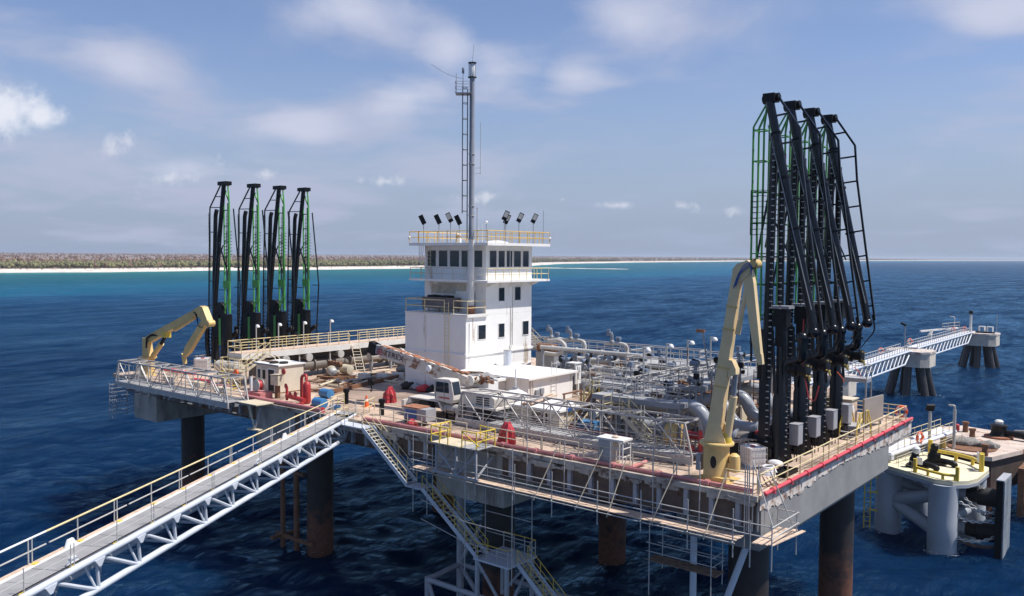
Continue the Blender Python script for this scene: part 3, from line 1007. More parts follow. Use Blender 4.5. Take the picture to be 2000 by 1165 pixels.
foam([(-66.6, 5.6, 1.2, 26), (-66.6, 22.5, 1.2, 20), (-43.9, 4.8, 1.2, 26), (-43.9, 21.0, 1.2, 26), (-21.8, 19.4, 1.2, 40), (-21.8, 3.8, 1.2, 26), (-3.4, 22.6, 1.25, 26), (0.0, 41.2, 1.25, 60), (-5.6, 44.2, 1.2, 40),
      (1.2, 47.2, 1.2, 30), (-30.4, 135.5, 2.2, 26), (-33.6, 139.0, 2.2, 26), (-25.6, 134.6, 2.0, 26), (-24.0, 137.0, 2.0, 24), (-27.0, 195.0, 3.0, 30)])
# corroded riser pipes and clamps beside the second pile
rp = T('caisson_riser', 'pair of rusty riser pipes with clamps hanging beside a dark pile', 'riser pipes', (-45.6, 3.0, 0))
rp.part('pipe', MB(rp.loc).cyl((-47.3, 3.2, -2), (-47.3, 3.2, 10.0), 0.22, 10), M['rust'])
rp.part('pipe', MB(rp.loc).cyl((-45.8, 3.6, -2), (-45.8, 3.6, 10.0), 0.26, 10), M['rust'])
rp.part('clamp', MB(rp.loc).bx(-48.2, -42.9, 3.0, 3.25, 0.9, 1.2).bx(-47.6, -47.2, 2.0, 5.0, 0.85, 1.15), M['rust'])
rp.part('clamp', MB(rp.loc).bx(-46.2, -44.4, 3.3, 3.6, 6.9, 7.2), M['rust'])
# ================================================================ RAILINGS, STAIRS, LADDERS
def rails(t, pts, m, h=1.1, sp=1.5, mids=(0.55,), r=0.028, post='post', postm=None, toe=0.0, topm=None, pr=None):
    pts = [Vector(p) for p in pts]
    done = set()
    for a, b in zip(pts[:-1], pts[1:]):
        L = (b - a).length
        if L < 1e-3:
            continue
        t.rod('top_rail', a + V(0, 0, h), b + V(0, 0, h), r, topm or m)
        for q in mids:
            t.rod('mid_rail', a + V(0, 0, q), b + V(0, 0, q), r * 0.85, m)
        if toe:
            t.beam('toe_board', a + V(0, 0, toe / 2 + 0.02), b + V(0, 0, toe / 2 + 0.02), 0.012, toe, m) if abs((b - a).z) < 0.01 and False else None
        k = max(1, round(L / sp))
        for i in range(k + 1):
            p = a.lerp(b, i / k)
            key = (round(p.x, 2), round(p.y, 2), round(p.z, 2))
            if key in done:
                continue
            done.add(key)
            me = unit_rod(pr or r, round(h, 2), postm or m)
            t.piece(post, me, p)


def railing(label, pts, m, group=None, h=1.1, sp=1.5, mids=(0.55,), r=0.028, name='railing', **k):
    t = T(name, label, 'railing', pts[0], group=group)
    rails(t, pts, m, h, sp, mids, r, **k)
    return t


def ladder_parts(t, a, b, w, across, m, sp=0.3, rail_r=0.02, rung_r=0.014, rungm=None, stuff=False):
    a, b, ac = Vector(a), Vector(b), Vector(across).normalized() * w / 2
    t.rod('ladder_rail', a - ac, b - ac, rail_r, m)
    t.rod('ladder_rail', a + ac, b + ac, rail_r, m)
    k = int((b - a).length / sp)
    if stuff:
        mm = t.mb()
        for i in range(k):
            p = a.lerp(b, (i + 0.5) / k)
            mm.bar(p - ac, p + ac, rung_r * 2)
        t.part('ladder_rungs', mm, rungm or m, stuff=True)
    else:
        for i in range(k):
            p = a.lerp(b, (i + 0.5) / k)
            t.rod('rung', p - ac, p + ac, rung_r, rungm or m)


def stair_parts(t, a, b, w, side, m, treadm=None, railm=None, n=None, rail=True, both=True, h=1.0, sp=1.2, strh=0.25):
    """a top, b bottom of the flight's centre line; side = unit vector across"""
    a, b, sd_ = Vector(a), Vector(b), Vector(side).normalized()
    n = n or max(3, int(abs(a.z - b.z) / 0.21))
    for s_ in (-1, 1):
        t.beam('stringer', a + sd_ * s_ * w / 2, b + sd_ * s_ * w / 2, 0.05, strh, m)
    run = (b - a)
    hd = Vector((run.x, run.y, 0)).normalized()
    ang = math.atan2(sd_.y, sd_.x)
    tm = cached(('tread', round(w, 2), (treadm or m).name), lambda: MB().box((0, 0, 0), (w - 0.06, 0.24, 0.035)).mesh('tread', treadm or m))
    for i in range(n):
        p = a + run * ((i + 0.7) / n)
        t.piece('tread', tm, p, (0, 0, ang))
    if rail:
        for s_ in ((-1, 1) if both else (1,)):
            o = sd_ * s_ * w / 2
            rails(t, [a + o, b + o], railm or m, h=h, sp=sp, mids=(0.5,), r=0.025)


# ================================================================ CONTROL TOWER
TX0, TX1, TY0, TY1, TYU = -42.7, -34.7, 14.3, 24.1, 17.1
tw = T('control_tower', 'white square control tower with dark windows and railed flat roof', 'tower', (-38.7, 19.2, DZ))
tw.part('lower_block', tw.mb().bx(TX0, TX1, TY0, TY1, DZ, 21.35), M['white'])
tw.part('upper_block', tw.mb().bx(TX0 - 0.12, TX1 - 0.003, TYU, TY1 + 0.004, 21.36, 27.86), M['white'])
for z in (17.62, 16.2):
    tw.part('ledge', tw.mb().bx(TX0 - 0.03, TX1 + 0.13, TY0 - 0.13, TY1 + 0.1, z, z + (0.17 if z > 17 else 0.1)), M['white'])
tw.part('terrace_kerb', tw.mb().bx(TX0 - 0.02, TX1 + 0.22, TY0 - 0.05, TYU - 0.05, 21.352, 21.47), M['whited'])
tw.part('terrace_lip', tw.mb().bx(TX1 + 0.003, TX1 + 0.22, TY0 - 0.02, TYU + 0.1, 21.22, 21.35), M['whited'])
tw.part('wall_patch', tw.mb().bx(-41.9, -38.6, TYU - 0.012, TYU - 0.002, 23.2, 24.1).bx(-41.0, -37.2, TYU - 0.011, TYU - 0.003, 23.5, 24.25), mat('sand_wall_patch', (0.55, 0.48, 0.37), 0.8, var=0.25, vscale=2, rust=0.4, rustrgb=(0.74, 0.72, 0.7), rscale=1.5))
# gallery round the control room, roof slab
for nm, z, th in (('gallery_slab', 24.42, 0.2), ('roof_slab', 27.88, 0.26)):
    tw.part(nm, tw.mb().bx(TX0 - 1.05, TX1 + 1.3, TYU - 1.3, TY1 + 1.3, z, z + th), M['white'])
tw.part('roof_hump', tw.mb().lathe((-36.4, 20.6, 28.14), [(1.3, 0), (0.9, 0.22), (0.1, 0.3)], 16), M['white'])
bm_ = MB().prism([(0, 0), (1.1, 0), (1.1, -0.06), (0, -0.5)], -0.04, 0.04, 'Y').mesh('bracket', M['whited'])
for y in (17.3, 19.0, 20.7, 22.4, 23.9):
    tw.piece('bracket', bm_, (TX1, y, 24.42))
gz, rz_ = 24.62, 28.14
# windows
fr_m, gl_m = M['whited'], M['glass']


def window(t, face, a0, a1, z0, z1, at, frame=0.06, bars=0):
    """face 'X' (plane x=at, spans y) or 'Y' (plane y=at, spans x)"""
    s_ = 1 if face == 'X' else -1
    f = t.mb()
    g = t.mb()
    d0, d1, dg = at + s_ * 0.002, at + s_ * 0.05, at + s_ * 0.018

    def B(mb, p0, p1, q0, q1, e0, e1):
        if face == 'X':
            mb.bx(e0, e1, p0, p1, q0, q1)
        else:
            mb.bx(p0, p1, e0, e1, q0, q1)
    B(f, a0 - frame, a0, z0 - frame, z1 + frame, d0, d1)
    B(f, a1, a1 + frame, z0 - frame, z1 + frame, d0, d1)
    B(f, a0, a1, z0 - frame, z0, d0, d1)
    B(f, a0, a1, z1, z1 + frame, d0, d1)
    B(g, a0, a1, z0, z1, d0, dg)
    w = t.part('window', f, fr_m)
    t.part('pane', g, gl_m, under=w)


for (a, b) in ((-42.4, -41.25), (-40.85, -39.68), (-39.34, -38.12), (-37.82, -37.0), (-36.3, -35.15)):
    window(tw, 'Y', a, b, 25.85, 27.4, TYU)
for (a, b) in ((17.58, 18.57), (18.86, 19.8), (20.09, 20.95), (21.2, 22.3), (22.62, 23.55)):
    window(tw, 'X', a, b, 25.85, 27.4, TX1)
for (a, b, c, d_) in ((18.95, 19.8, 22.58, 23.84), (21.4, 22.3, 22.58, 23.86), (16.0, 17.05, 19.08, 20.4), (18.97, 19.82, 19.08, 20.38), (22.68, 23.6, 19.08, 20.42)):
    window(tw, 'X', a, b, c, d_, TX1)
# rails
rails(tw, [(TX0 - 1.0, TYU - 1.25, rz_), (TX1 + 1.25, TYU - 1.25, rz_), (TX1 + 1.25, TY1 + 1.25, rz_), (TX0 - 1.0, TY1 + 1.25, rz_), (TX0 - 1.0, TYU - 1.25, rz_)], M['oryellow'], sp=1.25, h=1.12, r=0.04)
rails(tw, [(TX1 + 1.2, TYU - 1.2, gz), (TX1 + 1.2, TY1 + 1.2, gz)], M['cream'], sp=1.25, r=0.035)
rails(tw, [(TX0 - 0.95, TYU - 1.2, gz), (TX1 + 1.2, TYU - 1.2, gz)], M['oldcream'], sp=1.5, r=0.025)
rails(tw, [(TX0 - 0.95, TYU - 1.2, gz), (TX0 - 0.95, TY1 + 1.2, gz), (TX1 + 1.2, TY1 + 1.2, gz)], M['cream'], sp=1.5, r=0.035)
tz = 21.47
rails(tw, [(TX0 + 0.05, TYU - 0.2, tz), (TX0 + 0.05, TY0 + 0.05, tz), (-37.5, TY0 + 0.05, tz)], M['cream'], sp=2.2, r=0.045, h=1.25, mids=(0.62,))
rails(tw, [(-36.3, TY0 + 0.05, tz), (TX1 + 0.15, TY0 + 0.05, tz), (TX1 + 0.15, TYU - 0.3, tz)], M['cream'], sp=2.0, r=0.04, h=1.25, mids=(0.62,))
# ladders: up the front to the terrace, terrace to gallery, gallery to roof with hoops
ladder_parts(tw, (-37.0, TY0 - 0.16, 15.6), (-37.0, TY0 - 0.16, 22.6), 0.5, (1, 0, 0), M['cream'], sp=0.33, rail_r=0.03)
ladder_parts(tw, (-36.0, TYU - 0.15, 21.5), (-36.0, TYU - 0.15, 25.4), 0.45, (1, 0, 0), M['whited'], sp=0.33)
ladder_parts(tw, (-41.7, TYU - 0.6, 24.65), (-41.7, TYU - 0.6, 28.9), 0.5, (1, 0, 0), M['cream'], sp=0.33)
hp = tw.mb()
hp.box((-42.1, TYU - 1.0, 26.3), (1.2, 0.05, 0.08)).bar((-42.6, TYU - 1.0, 26.3), (-42.6, TYU - 1.0, 28.0), 0.05).bar((-42.2, TYU - 1.0, 26.4), (-42.0, TYU - 1.0, 28.0), 0.05).bar((-42.5, TYU - 0.9, 26.4), (-42.3, TYU - 1.0, 28.0), 0.05)
tw.part('ladder_guard', hp, M['whited'])
# conduits down the right face, rust stub, round vent
for y, z0, z1 in ((21.05, 18.2, 24.4), (20.75, 18.2, 22.0), (20.6, 24.7, 28.0)):
    tw.rod('conduit', (TX1 + 0.05, y, z0), (TX1 + 0.05, y, z1), 0.028, M['galv'] if y > 20.65 else M['white2'])
tw.rod('conduit', (TX1 + 0.04, 14.75, 14.3), (TX1 + 0.04, 14.75, 20.7), 0.03, M['white'])
tw.part('junction_box', tw.mb().box((TX1 + 0.06, 20.75, 18.05), (0.12, 0.3, 0.28)), M['whited'])
st = T('vent_stack', 'short round pale vent pipe beside the white tower wall', 'vent', (-33.6, 19.0, 16.5))
st.part('pipe', st.mb().cyl((-33.6, 19.0, 16.45), (-33.6, 19.0, 17.95), 0.38, 16), M['bluegrey'])
st.part('rim', st.mb().lathe((-33.6, 19.0, 17.9), [(0.4, 0), (0.41, 0.04), (0.4, 0.08), (0.3, 0.08)], 16), M['galv'])
# terrace equipment: covered air-conditioning units
ac = T('air_conditioner', 'brown draped equipment rack behind terrace rail of the tower', 'equipment', (-39.6, 16.1, tz))
ac.part('cover', ac.mb().box((-39.7, 16.2, 22.3), (4.3, 0.9, 1.0)).box((-39.7, 16.2, 22.83), (4.4, 1.0, 0.05)), mat('grey_brown_cover', (0.20, 0.16, 0.145), 0.8, var=0.25))
for x in (-41.7, -39.6, -37.7):
    for y in (15.85, 16.55):
        ac.rod('leg', (x, y, tz), (x, y, 21.85), 0.04, M['rust'])
for x in (-40.6, -38.9):
    f_ = T('condenser_unit', 'dark fan unit on top of the draped rack, ' + ('nearer the terrace corner rail' if x < -40 else 'nearer the mast'), 'fan unit', (x, 16.2, 22.86))
    f_.part('casing', f_.mb().box((x, 16.2, 22.96), (1.2, 0.7, 0.2)), M['blackm'])
    f_.part('fan_ring', f_.mb().lathe((x, 16.2, 23.06), [(0.28, 0), (0.3, 0.05), (0.26, 0.06)], 14), M['greyst'])
# mast with caged ladder
mp_ = Vector((-35.35, 15.75, tz))
ms = T('mast', 'tall pale grey steel mast with caged ladder rising from tower terrace', 'mast', mp_)
ms.part('pole', ms.mb().lathe(mp_, [(0.34, 0), (0.34, 0.05), (0.27, 0.06), (0.27, 7.0)], 18), M['whited'])
ms.part('upper_pole', ms.mb().lathe(mp_ + V(0, 0, 7.0), [(0.27, 0), (0.27, 1.2), (0.25, 1.25), (0.25, 9), (0.235, 9.05), (0.235, 14.9)], 18), M['mastgrey'])
ms.part('base_collar', ms.mb().lathe(mp_, [(0.42, 0), (0.42, 0.1), (0.36, 0.1), (0.36, 0.75), (0.3, 0.78)], 14), M['rusttop'])
for z in (28.4, 35.4, 36.3, 30.6, 31.5):
    ms.part('clamp_ring', ms.mb().lathe(mp_ + V(0, 0, z - mp_.z), [(0.27, 0), (0.31, 0), (0.31, 0.1), (0.27, 0.1)], 14), M['galv'])
ms.part('lantern_cage', ms.mb().lathe(mp_ + V(0, 0, 21.9), [(0.42, 0), (0.42, 0.05), (0.1, 0.06)], 12), M['blackm'])
ms.part('lantern', ms.mb().lathe(mp_ + V(0, 0, 21.95), [(0.2, 0), (0.26, 0.2), (0.26, 1.1), (0.15, 1.3)], 12), M['white2'])
for i in range(6):
    a = i * math.pi / 3
    p = mp_ + V(0.34 * math.cos(a), 0.34 * math.sin(a), 21.9)
    ms.rod('cage_bar', p, p + V(0, 0, 1.35), 0.022, M['galv'])
ms.part('cage_top', ms.mb().lathe(mp_ + V(0, 0, 23.22), [(0.40, 0), (0.40, 0.06), (0.05, 0.06)], 12), M['blackm'])
ms.rod('lightning_rod', mp_ + V(0, 0, 23.2), mp_ + V(0.1, 0.1, 24.9), 0.02, M['galv'])
# ladder and hoops on the tower-left side
lx = Vector((-0.62, -0.5, 0)).normalized()
la = mp_ + lx * 0.42
ladder_parts(ms, la + V(0, 0, 7.0), la + V(0, 0, 20.8), 0.36, (0.6, -0.6, 0), M['darkst'], sp=0.4, rail_r=0.045, rung_r=0.025)
for z in range(0, 9):
    zz_ = 9.6 + z * 1.42
    ms.part('cage_hoop', ms.mb().tube([la + lx * (0.0 + 0.24 * (1 - math.cos(t)) ) + Vector((lx.y, -lx.x, 0)) * 0.36 * math.sin(t) + V(0, 0, zz_) for t in [math.pi * (j / 8.0) * 2 - math.pi + math.pi for j in range(9)]], 0.03, 5, False), M['darkst'])
for s_ in (-0.3, 0.0, 0.3):
    q = la + lx * 0.46 + Vector((lx.y, -lx.x, 0)) * s_
    ms.rod('cage_strap', q + V(0, 0, 9.4), q + V(0, 0, 21.0), 0.03, M['darkst'])
pt = la + lx * 0.35 + V(0, 0, 20.4)
ms.part('platform', ms.mb().box(pt, (1.5, 1.3, 0.07), math.atan2(lx.y, lx.x)), M['greyst'])
pw = Vector((lx.y, -lx.x, 0))
cpts = [pt + lx * 0.75 - pw * 0.62, pt + lx * 0.75 + pw * 0.62, pt - lx * 0.6 + pw * 0.62]
rails(ms, [pt - lx * 0.6 - pw * 0.62] + cpts, M['greyst'], h=1.05, sp=0.9, r=0.022)
ms.rod('aerial', pt + lx * 0.7, pt + lx * 0.7 + V(0, 0, 1.9), 0.03, M['galv'])
ms.part('beacon', ms.mb().cyl(pt + V(-0.1, 0, 1.9), pt + V(-0.1, 0, 2.4), 0.11, 8).cyl(pt + V(-0.1, 0, 0.05), pt + V(-0.1, 0, 1.9), 0.025, 6), M['greyst'])
q0 = pt + V(-0.1, 0, 1.4)
ms.part('whip_aerial', ms.mb().tube([q0 + Vector((-rt.x, -rt.y, 0)) * s_ * 3.0 + V(0, 0, 1.4 * s_ - 0.25 * math.sin(s_ * 3)) for s_ in [j / 6 for j in range(7)]], 0.018, 5), M['greyst'])
qa = mp_ + Vector((rt.x, rt.y, 0)) * 0.3
ms.rod('antenna_arm', qa + V(0, 0, 13.6), qa + Vector((rt.x, rt.y, 0)) * 0.5 + V(0, 0, 13.6), 0.025, M['galv'])
ms.rod('antenna_arm', qa + V(0, 0, 13.1), qa + Vector((rt.x, rt.y, 0)) * 0.5 + V(0, 0, 13.1), 0.025, M['galv'])
ms.rod('antenna', qa + Vector((rt.x, rt.y, 0)) * 0.5 + V(0, 0, 13.0), qa + Vector((rt.x, rt.y, 0)) * 0.5 + V(0, 0, 17.8), 0.022, M['galv'])
# floodlights on the roof: left group of four tilts left, right group of four tilts right
FL = [(-42.0, 16.1, 30.0, -1, 'leftmost flood lamp on the tower roof, facing away left'), (-39.9, 16.1, 30.0, -1, 'second flood lamp from left on the tower roof'),
      (-38.55, 16.3, 30.15, -1, 'taller flood lamp with pale lens left of the mast'), (-37.6, 16.5, 29.9, -1, 'small dark flood lamp nearest the mast on its left'),
      (-33.7, 18.55, 30.3, 1, 'tallest flood lamp of the pair right of the mast'), (-33.9, 19.0, 30.0, 1, 'lower dark flood lamp tucked behind the tallest right one'),
      (-33.7, 20.75, 30.2, 1, 'flood lamp second from the right end of tower roof'), (-33.7, 23.0, 30.2, 1, 'rightmost flood lamp on the tower roof')]
for (x, y, z, s_, lab) in FL:
    t = T('floodlight', lab, 'flood lamp', (x, y, rz_), group='flood lamps on the tower roof')
    t.rod('pole', (x, y, rz_), (x, y, z + 0.05), 0.035, M['greyst'])
    c = V(x + s_ * 0.12 * rt.x, y + s_ * 0.12 * rt.y, z + 0.42)
    R = Matrix.Rotation(yaw, 3, 'Z') @ Matrix.Rotation(s_ * 0.45, 3, 'Y')
    hb = MB(t.loc)
    hb.add([c + R @ Vector((sx * 0.23, sy * 0.06, sz * 0.47)) for sx in (-1, 1) for sy in (-1, 1) for sz in (-1, 1)], [(0, 1, 3, 2), (4, 6, 7, 5), (0, 4, 5, 1), (2, 3, 7, 6), (0, 2, 6, 4), (1, 5, 7, 3)])
    hd = t.part('head', hb, M['blackm'])
    lb = MB(t.loc)
    off = R @ Vector((0, -0.065, 0.12))
    lb.add([c + off + R @ Vector((sx * 0.18, sy * 0.012, sz * 0.27)) for sx in (-1, 1) for sy in (-1, 1) for sz in (-1, 1)], [(0, 1, 3, 2), (4, 6, 7, 5), (0, 4, 5, 1), (2, 3, 7, 6), (0, 2, 6, 4), (1, 5, 7, 3)])
    t.part('lens', lb, M['lamp'] if s_ > 0 or z > 30.1 else M['blackm'], under=hd)
    t.part('bracket', t.mb().box((x, y, z + 0.02), (0.1, 0.1, 0.16)), M['blackm'])
# small roof things
for (x, y, h, nm, lab) in ((-35.4, 17.9, 1.9, 'satellite_dome', 'thin pole with small white dome on the tower roof'),):
    t = T(nm, lab, 'dome aerial', (x, y, rz_))
    t.rod('pole', (x, y, rz_), (x, y, rz_ + h), 0.03, M['greyst'])
    t.part('dome', t.mb().sphere((x, y, rz_ + h + 0.08), 0.17, 10, 6, (1, 1, 0.8)), M['white2'])
for i, (x, y) in enumerate(((-35.9, 16.6), (-35.5, 16.9), (-35.2, 17.1))):
    single('whip_antenna', MB().cyl((x, y, rz_), (x, y, rz_ + 1.75), 0.025, 6), M['white2'], 'thin white whip antenna in the row of three on the tower roof', 'antenna', 'three white whip antennas', (x, y, rz_))
single('rod_antenna', MB().cyl((-33.5, 24.4, rz_), (-33.5, 24.4, rz_ + 3.3), 0.022, 6), M['greyst'], 'tall thin dark rod antenna at the right corner of the roof', 'antenna', None, (-33.5, 24.4, rz_))
single('rod_antenna', MB().cyl((-34.9, 16.0, rz_), (-34.9, 16.0, rz_ + 3.2), 0.022, 6).sphere((-34.9, 16.0, rz_ + 3.2), 0.06, 6, 4), M['rust'], 'thin rod antenna with reddish tip just right of the mast', 'antenna', None, (-34.9, 16.0, rz_))
for (x, y, lab) in ((TX0 - 1.05, TYU - 1.25, 'small white camera at the left corner of the tower roof rail'), (TX1 + 1.3, TY1 + 1.25, 'small white camera at the right corner of the tower roof rail')):
    t = T('camera_dome', lab, 'camera', (x, y, rz_ + 0.5))
    t.part('housing', t.mb().sphere((x, y, rz_ + 0.55), 0.14, 8, 6), M['white2'])
    t.part('arm', t.mb().box((x, y, rz_ + 0.4), (0.08, 0.08, 0.16)), M['greyst'])
t = T('beacon_lamp', 'squat brown banded beacon lamp behind the roof rail', 'beacon', (-38.0, 16.8, rz_))
t.part('body', t.mb().lathe((-38.0, 16.8, rz_), [(0.3, 0), (0.3, 0.35), (0.22, 0.4), (0.22, 0.8), (0.1, 0.9)], 10), M['whited'])
t.part('band', t.mb().lathe((-38.0, 16.8, rz_ + 0.5), [(0.25, 0), (0.25, 0.2), (0.2, 0.2)], 10), M['rusttop'])

# ================================================================ LOW BUILDING, TANK, SHEDS
lb_ = T('low_building', 'low white flat-roofed building at the foot of the white tower', 'building', (-30.6, 16.8, DZ))
lb_.part('wall', lb_.mb().bx(-34.68, -26.8, 13.6, 20.2, DZ, 16.3), M['white'])
lb_.part('roof', lb_.mb().bx(-34.68, -26.4, 13.2, 20.5, 16.3, 16.46), M['white'])
ladder_parts(lb_, (-26.7, 17.2, 14.2), (-26.7, 17.2, 17.6), 0.75, (0, 1, 0), M['whited'], sp=0.36, rail_r=0.03)
lb_.part('switch_box', lb_.mb().box((-26.7, 15.0, 15.0), (0.18, 1.0, 0.6)).box((-26.62, 15.3, 15.15), (0.2, 0.45, 0.5)), M['greyst'])
lb_.part('wall_conduit', lb_.mb().cyl((-26.75, 13.95, DZ), (-26.75, 13.95, 16.3), 0.04, 6), M['white2'])
pr_ = T('entrance_porch', 'small white flat-roofed porch with white door beside low building', 'porch', (-30.0, 12.9, DZ))
pr_.part('wall', pr_.mb().bx(-31.9, -29.3, 12.3, 13.55, DZ, 16.1), M['whited'])
pr_.part('roof', pr_.mb().bx(-32.1, -28.9, 12.0, 13.58, 16.1, 16.3), M['white'])
dd = pr_.part('door', pr_.mb().bx(-30.4, -29.5, 12.24, 12.298, DZ + 0.05, 15.9), M['white2'])
pr_.part('door_frame', pr_.mb().bx(-30.52, -30.4, 12.22, 12.298, DZ, 16.0).bx(-29.5, -29.38, 12.22, 12.298, DZ, 16.0), M['whited'])
pr_.part('handle', pr_.mb().box((-29.65, 12.21, 15.0), (0.05, 0.06, 0.18)), M['greyst'], under=dd)
# debris lying on the porch roof
jb = T('tarpaulin_heap', 'grey crumpled sheet lying on the porch roof by the tower', 'sheet', (-31.0, 12.8, 16.3))
hb = MB(jb.loc)
hb.grid(lambda u, w: V(-33.5 + 4.2 * u, 12.0 + 1.5 * w, 16.33 + 0.30 * math.sin(u * 3.1) * math.sin(w * 3.1) + 0.06 * math.sin(u * 23 + w * 9) + 0.05 * math.sin(w * 17 - u * 5)), 18, 8)
jb.part('sheet', hb, mat('grey_sheet', (0.30, 0.29, 0.29), 0.7, var=0.3, vscale=3))
jb.part('offcut', MB(jb.loc).box((-31.9, 12.5, 16.62), (1.5, 0.3, 0.1), 0.4, 0.1), M['junk'])
sc_ = T('sign_board', 'white upright board with dark lettering behind low building', 'board', (-27.2, 21.4, DZ))
sc_.part('panel', sc_.mb().box((-27.2, 21.6, 16.0), (0.12, 0.85, 1.9)), M['white2'])
sc_.part('hood', sc_.mb().box((-27.6, 21.6, 16.98), (1.1, 0.95, 0.08)), M['white2'])
sc_.part('lettering', sc_.mb().box((-27.12, 21.5, 16.1), (0.03, 0.10, 1.2), 0, 0.1).box((-27.12, 21.7, 16.2), (0.03, 0.07, 0.8), 0, -0.15).box((-27.12, 21.55, 15.6), (0.03, 0.2, 0.1)), M['cabinet'], stuff=True)
sc_.part('post', sc_.mb().bx(-27.3, -27.1, 21.5, 21.7, DZ, 15.1), M['whited'])
wt = T('water_tank', 'white cylindrical plastic water tank with domed top by low building', 'water tank', (-24.0, 8.4, DZ))
wt.part('shell', wt.mb().lathe((-24.0, 8.4, DZ), [(0.95, 0), (0.95, 1.9), (1.0, 1.95), (0.95, 2.05), (0.5, 2.3), (0.28, 2.36), (0.28, 2.45), (0.05, 2.47)], 22), M['white2'])
wt.part('lid', wt.mb().lathe((-24.0, 8.4, DZ + 2.47), [(0.25, 0), (0.25, 0.08), (0.05, 0.09)], 14), M['greyst'])
wt.part('fill_pipe', wt.mb().cyl((-24.0, 8.4, DZ + 2.5), (-24.0, 8.4, DZ + 4.0), 0.05, 8).bar((-24.0, 8.4, DZ + 4.0), (-26.4, 13.2, DZ + 3.9), 0.07), M['white2'])
ss = T('small_shed', 'small cream cabin with barred window behind the grey lattice walkway', 'shed', (-20.1, 8.0, DZ))
ss.part('wall', ss.mb().bx(-22.6, -18.1, 6.2, 9.9, DZ, 15.55), M['cabin'])
ss.part('roof', ss.mb().bx(-22.75, -17.95, 6.05, 10.05, 15.55, 15.7), M['white'])
ss.part('roof_edge', ss.mb().bx(-18.1, -17.9, 6.9, 8.5, 15.5, 15.72), M['bluehose'])
wdw = ss.part('window', ss.mb().bx(-20.6, -19.2, 6.14, 6.198, 14.5, 15.35), M['dark'])
for i in range(7):
    ss.part('window_bar', ss.mb().bx(-20.5 + i * 0.19, -20.44 + i * 0.19, 6.10, 6.138, 14.5, 15.35), M['plank'], under=wdw)
pp = T('roof_timber', 'bundle of brown pipes and timber lying across the shed end', 'timber', (-23.5, 9.5, 16.1))
for i in range(4):
    pp.rod('pole', (-21.4 + 0.22 * i, 5.9 + 0.1 * i, 15.82 + 0.08 * (i % 2)), (-22.3 + 0.24 * i, 10.6, 15.86 + 0.1 * (i % 2)), 0.09, M['plank'] if i % 2 else M['rust'], 8)
# cabin at the left with open door
cb = T('site_cabin', 'cream square cabin with open dark doorway near red hydrants', 'cabin', (-50.1, 5.3, DZ))
cb.part('wall', cb.mb().bx(-51.9, -48.35, 3.6, 6.4, DZ + 0.1, 16.55), M['cabin'])
cb.part('base_frame', cb.mb().bx(-51.9, -48.35, 3.62, 6.38, DZ, DZ + 0.1), M['rust'])
cb.part('roof', cb.mb().bx(-52.05, -48.2, 3.45, 6.55, 16.55, 16.68), M['white'])
cb.part('roof_edge', cb.mb().bx(-52.06, -48.19, 3.43, 3.47, 16.5, 16.64), M['greyst'])
cb.part('doorway', cb.mb().bx(-49.95, -49.0, 3.56, 3.598, DZ + 0.15, 16.15), M['dark'])
cb.part('door_frame', cb.mb().bx(-50.05, -49.95, 3.54, 3.598, DZ + 0.1, 16.25).bx(-49.0, -48.9, 3.54, 3.598, DZ + 0.1, 16.25).bx(-49.95, -49.0, 3.54, 3.598, 16.15, 16.25), M['white2'])
dr = cb.part('door', cb.mb().bx(-50.98, -50.06, 3.50, 3.54, DZ + 0.12, 16.2), M['cabin'])
cb.part('handle', cb.mb().box((-50.85, 3.48, 15.1), (0.12, 0.05, 0.05)), M['greyst'], under=dr)
w_ = cb.part('window', cb.mb().bx(-51.7, -51.1, 3.56, 3.598, 15.15, 16.1), M['white2'])
cb.part('pane', cb.mb().bx(-51.63, -51.17, 3.545, 3.56, 15.2, 16.05), M['glass'], under=w_)
wd2 = cb.part('door_window', cb.mb().bx(-50.75, -50.3, 3.485, 3.498, 15.2, 16.05), M['dark'], under=dr)
for i, (x, y, a, w, lab) in enumerate(((-51.2, 4.6, 0.4, 1.6, 'brown plank lying at the left of the cream cabin roof'), (-50.3, 4.2, -0.2, 1.9, 'brown plank lying askew on the cream cabin roof'))):
    single('plank', MB().box((x, y, 16.74 + i * 0.02), (w, 0.28, 0.1), a), M['junk'], lab, 'plank', 'planks on the cabin roof', (x, y, 16.72))
for i, (x, y) in enumerate(((-49.75, 4.1), (-48.95, 4.6))):
    single('tyre', MB().lathe((x, y, 16.68), [(0.2, 0), (0.4, 0), (0.44, 0.1), (0.4, 0.18), (0.2, 0.18), (0.17, 0.1)], 14), M['tyre'], ('dark tyre over the doorway on the cream cabin roof', 'dark tyre nearest the right edge of the cream cabin roof')[i], 'tyre', 'tyres on the cabin roof', (x, y, 16.68))

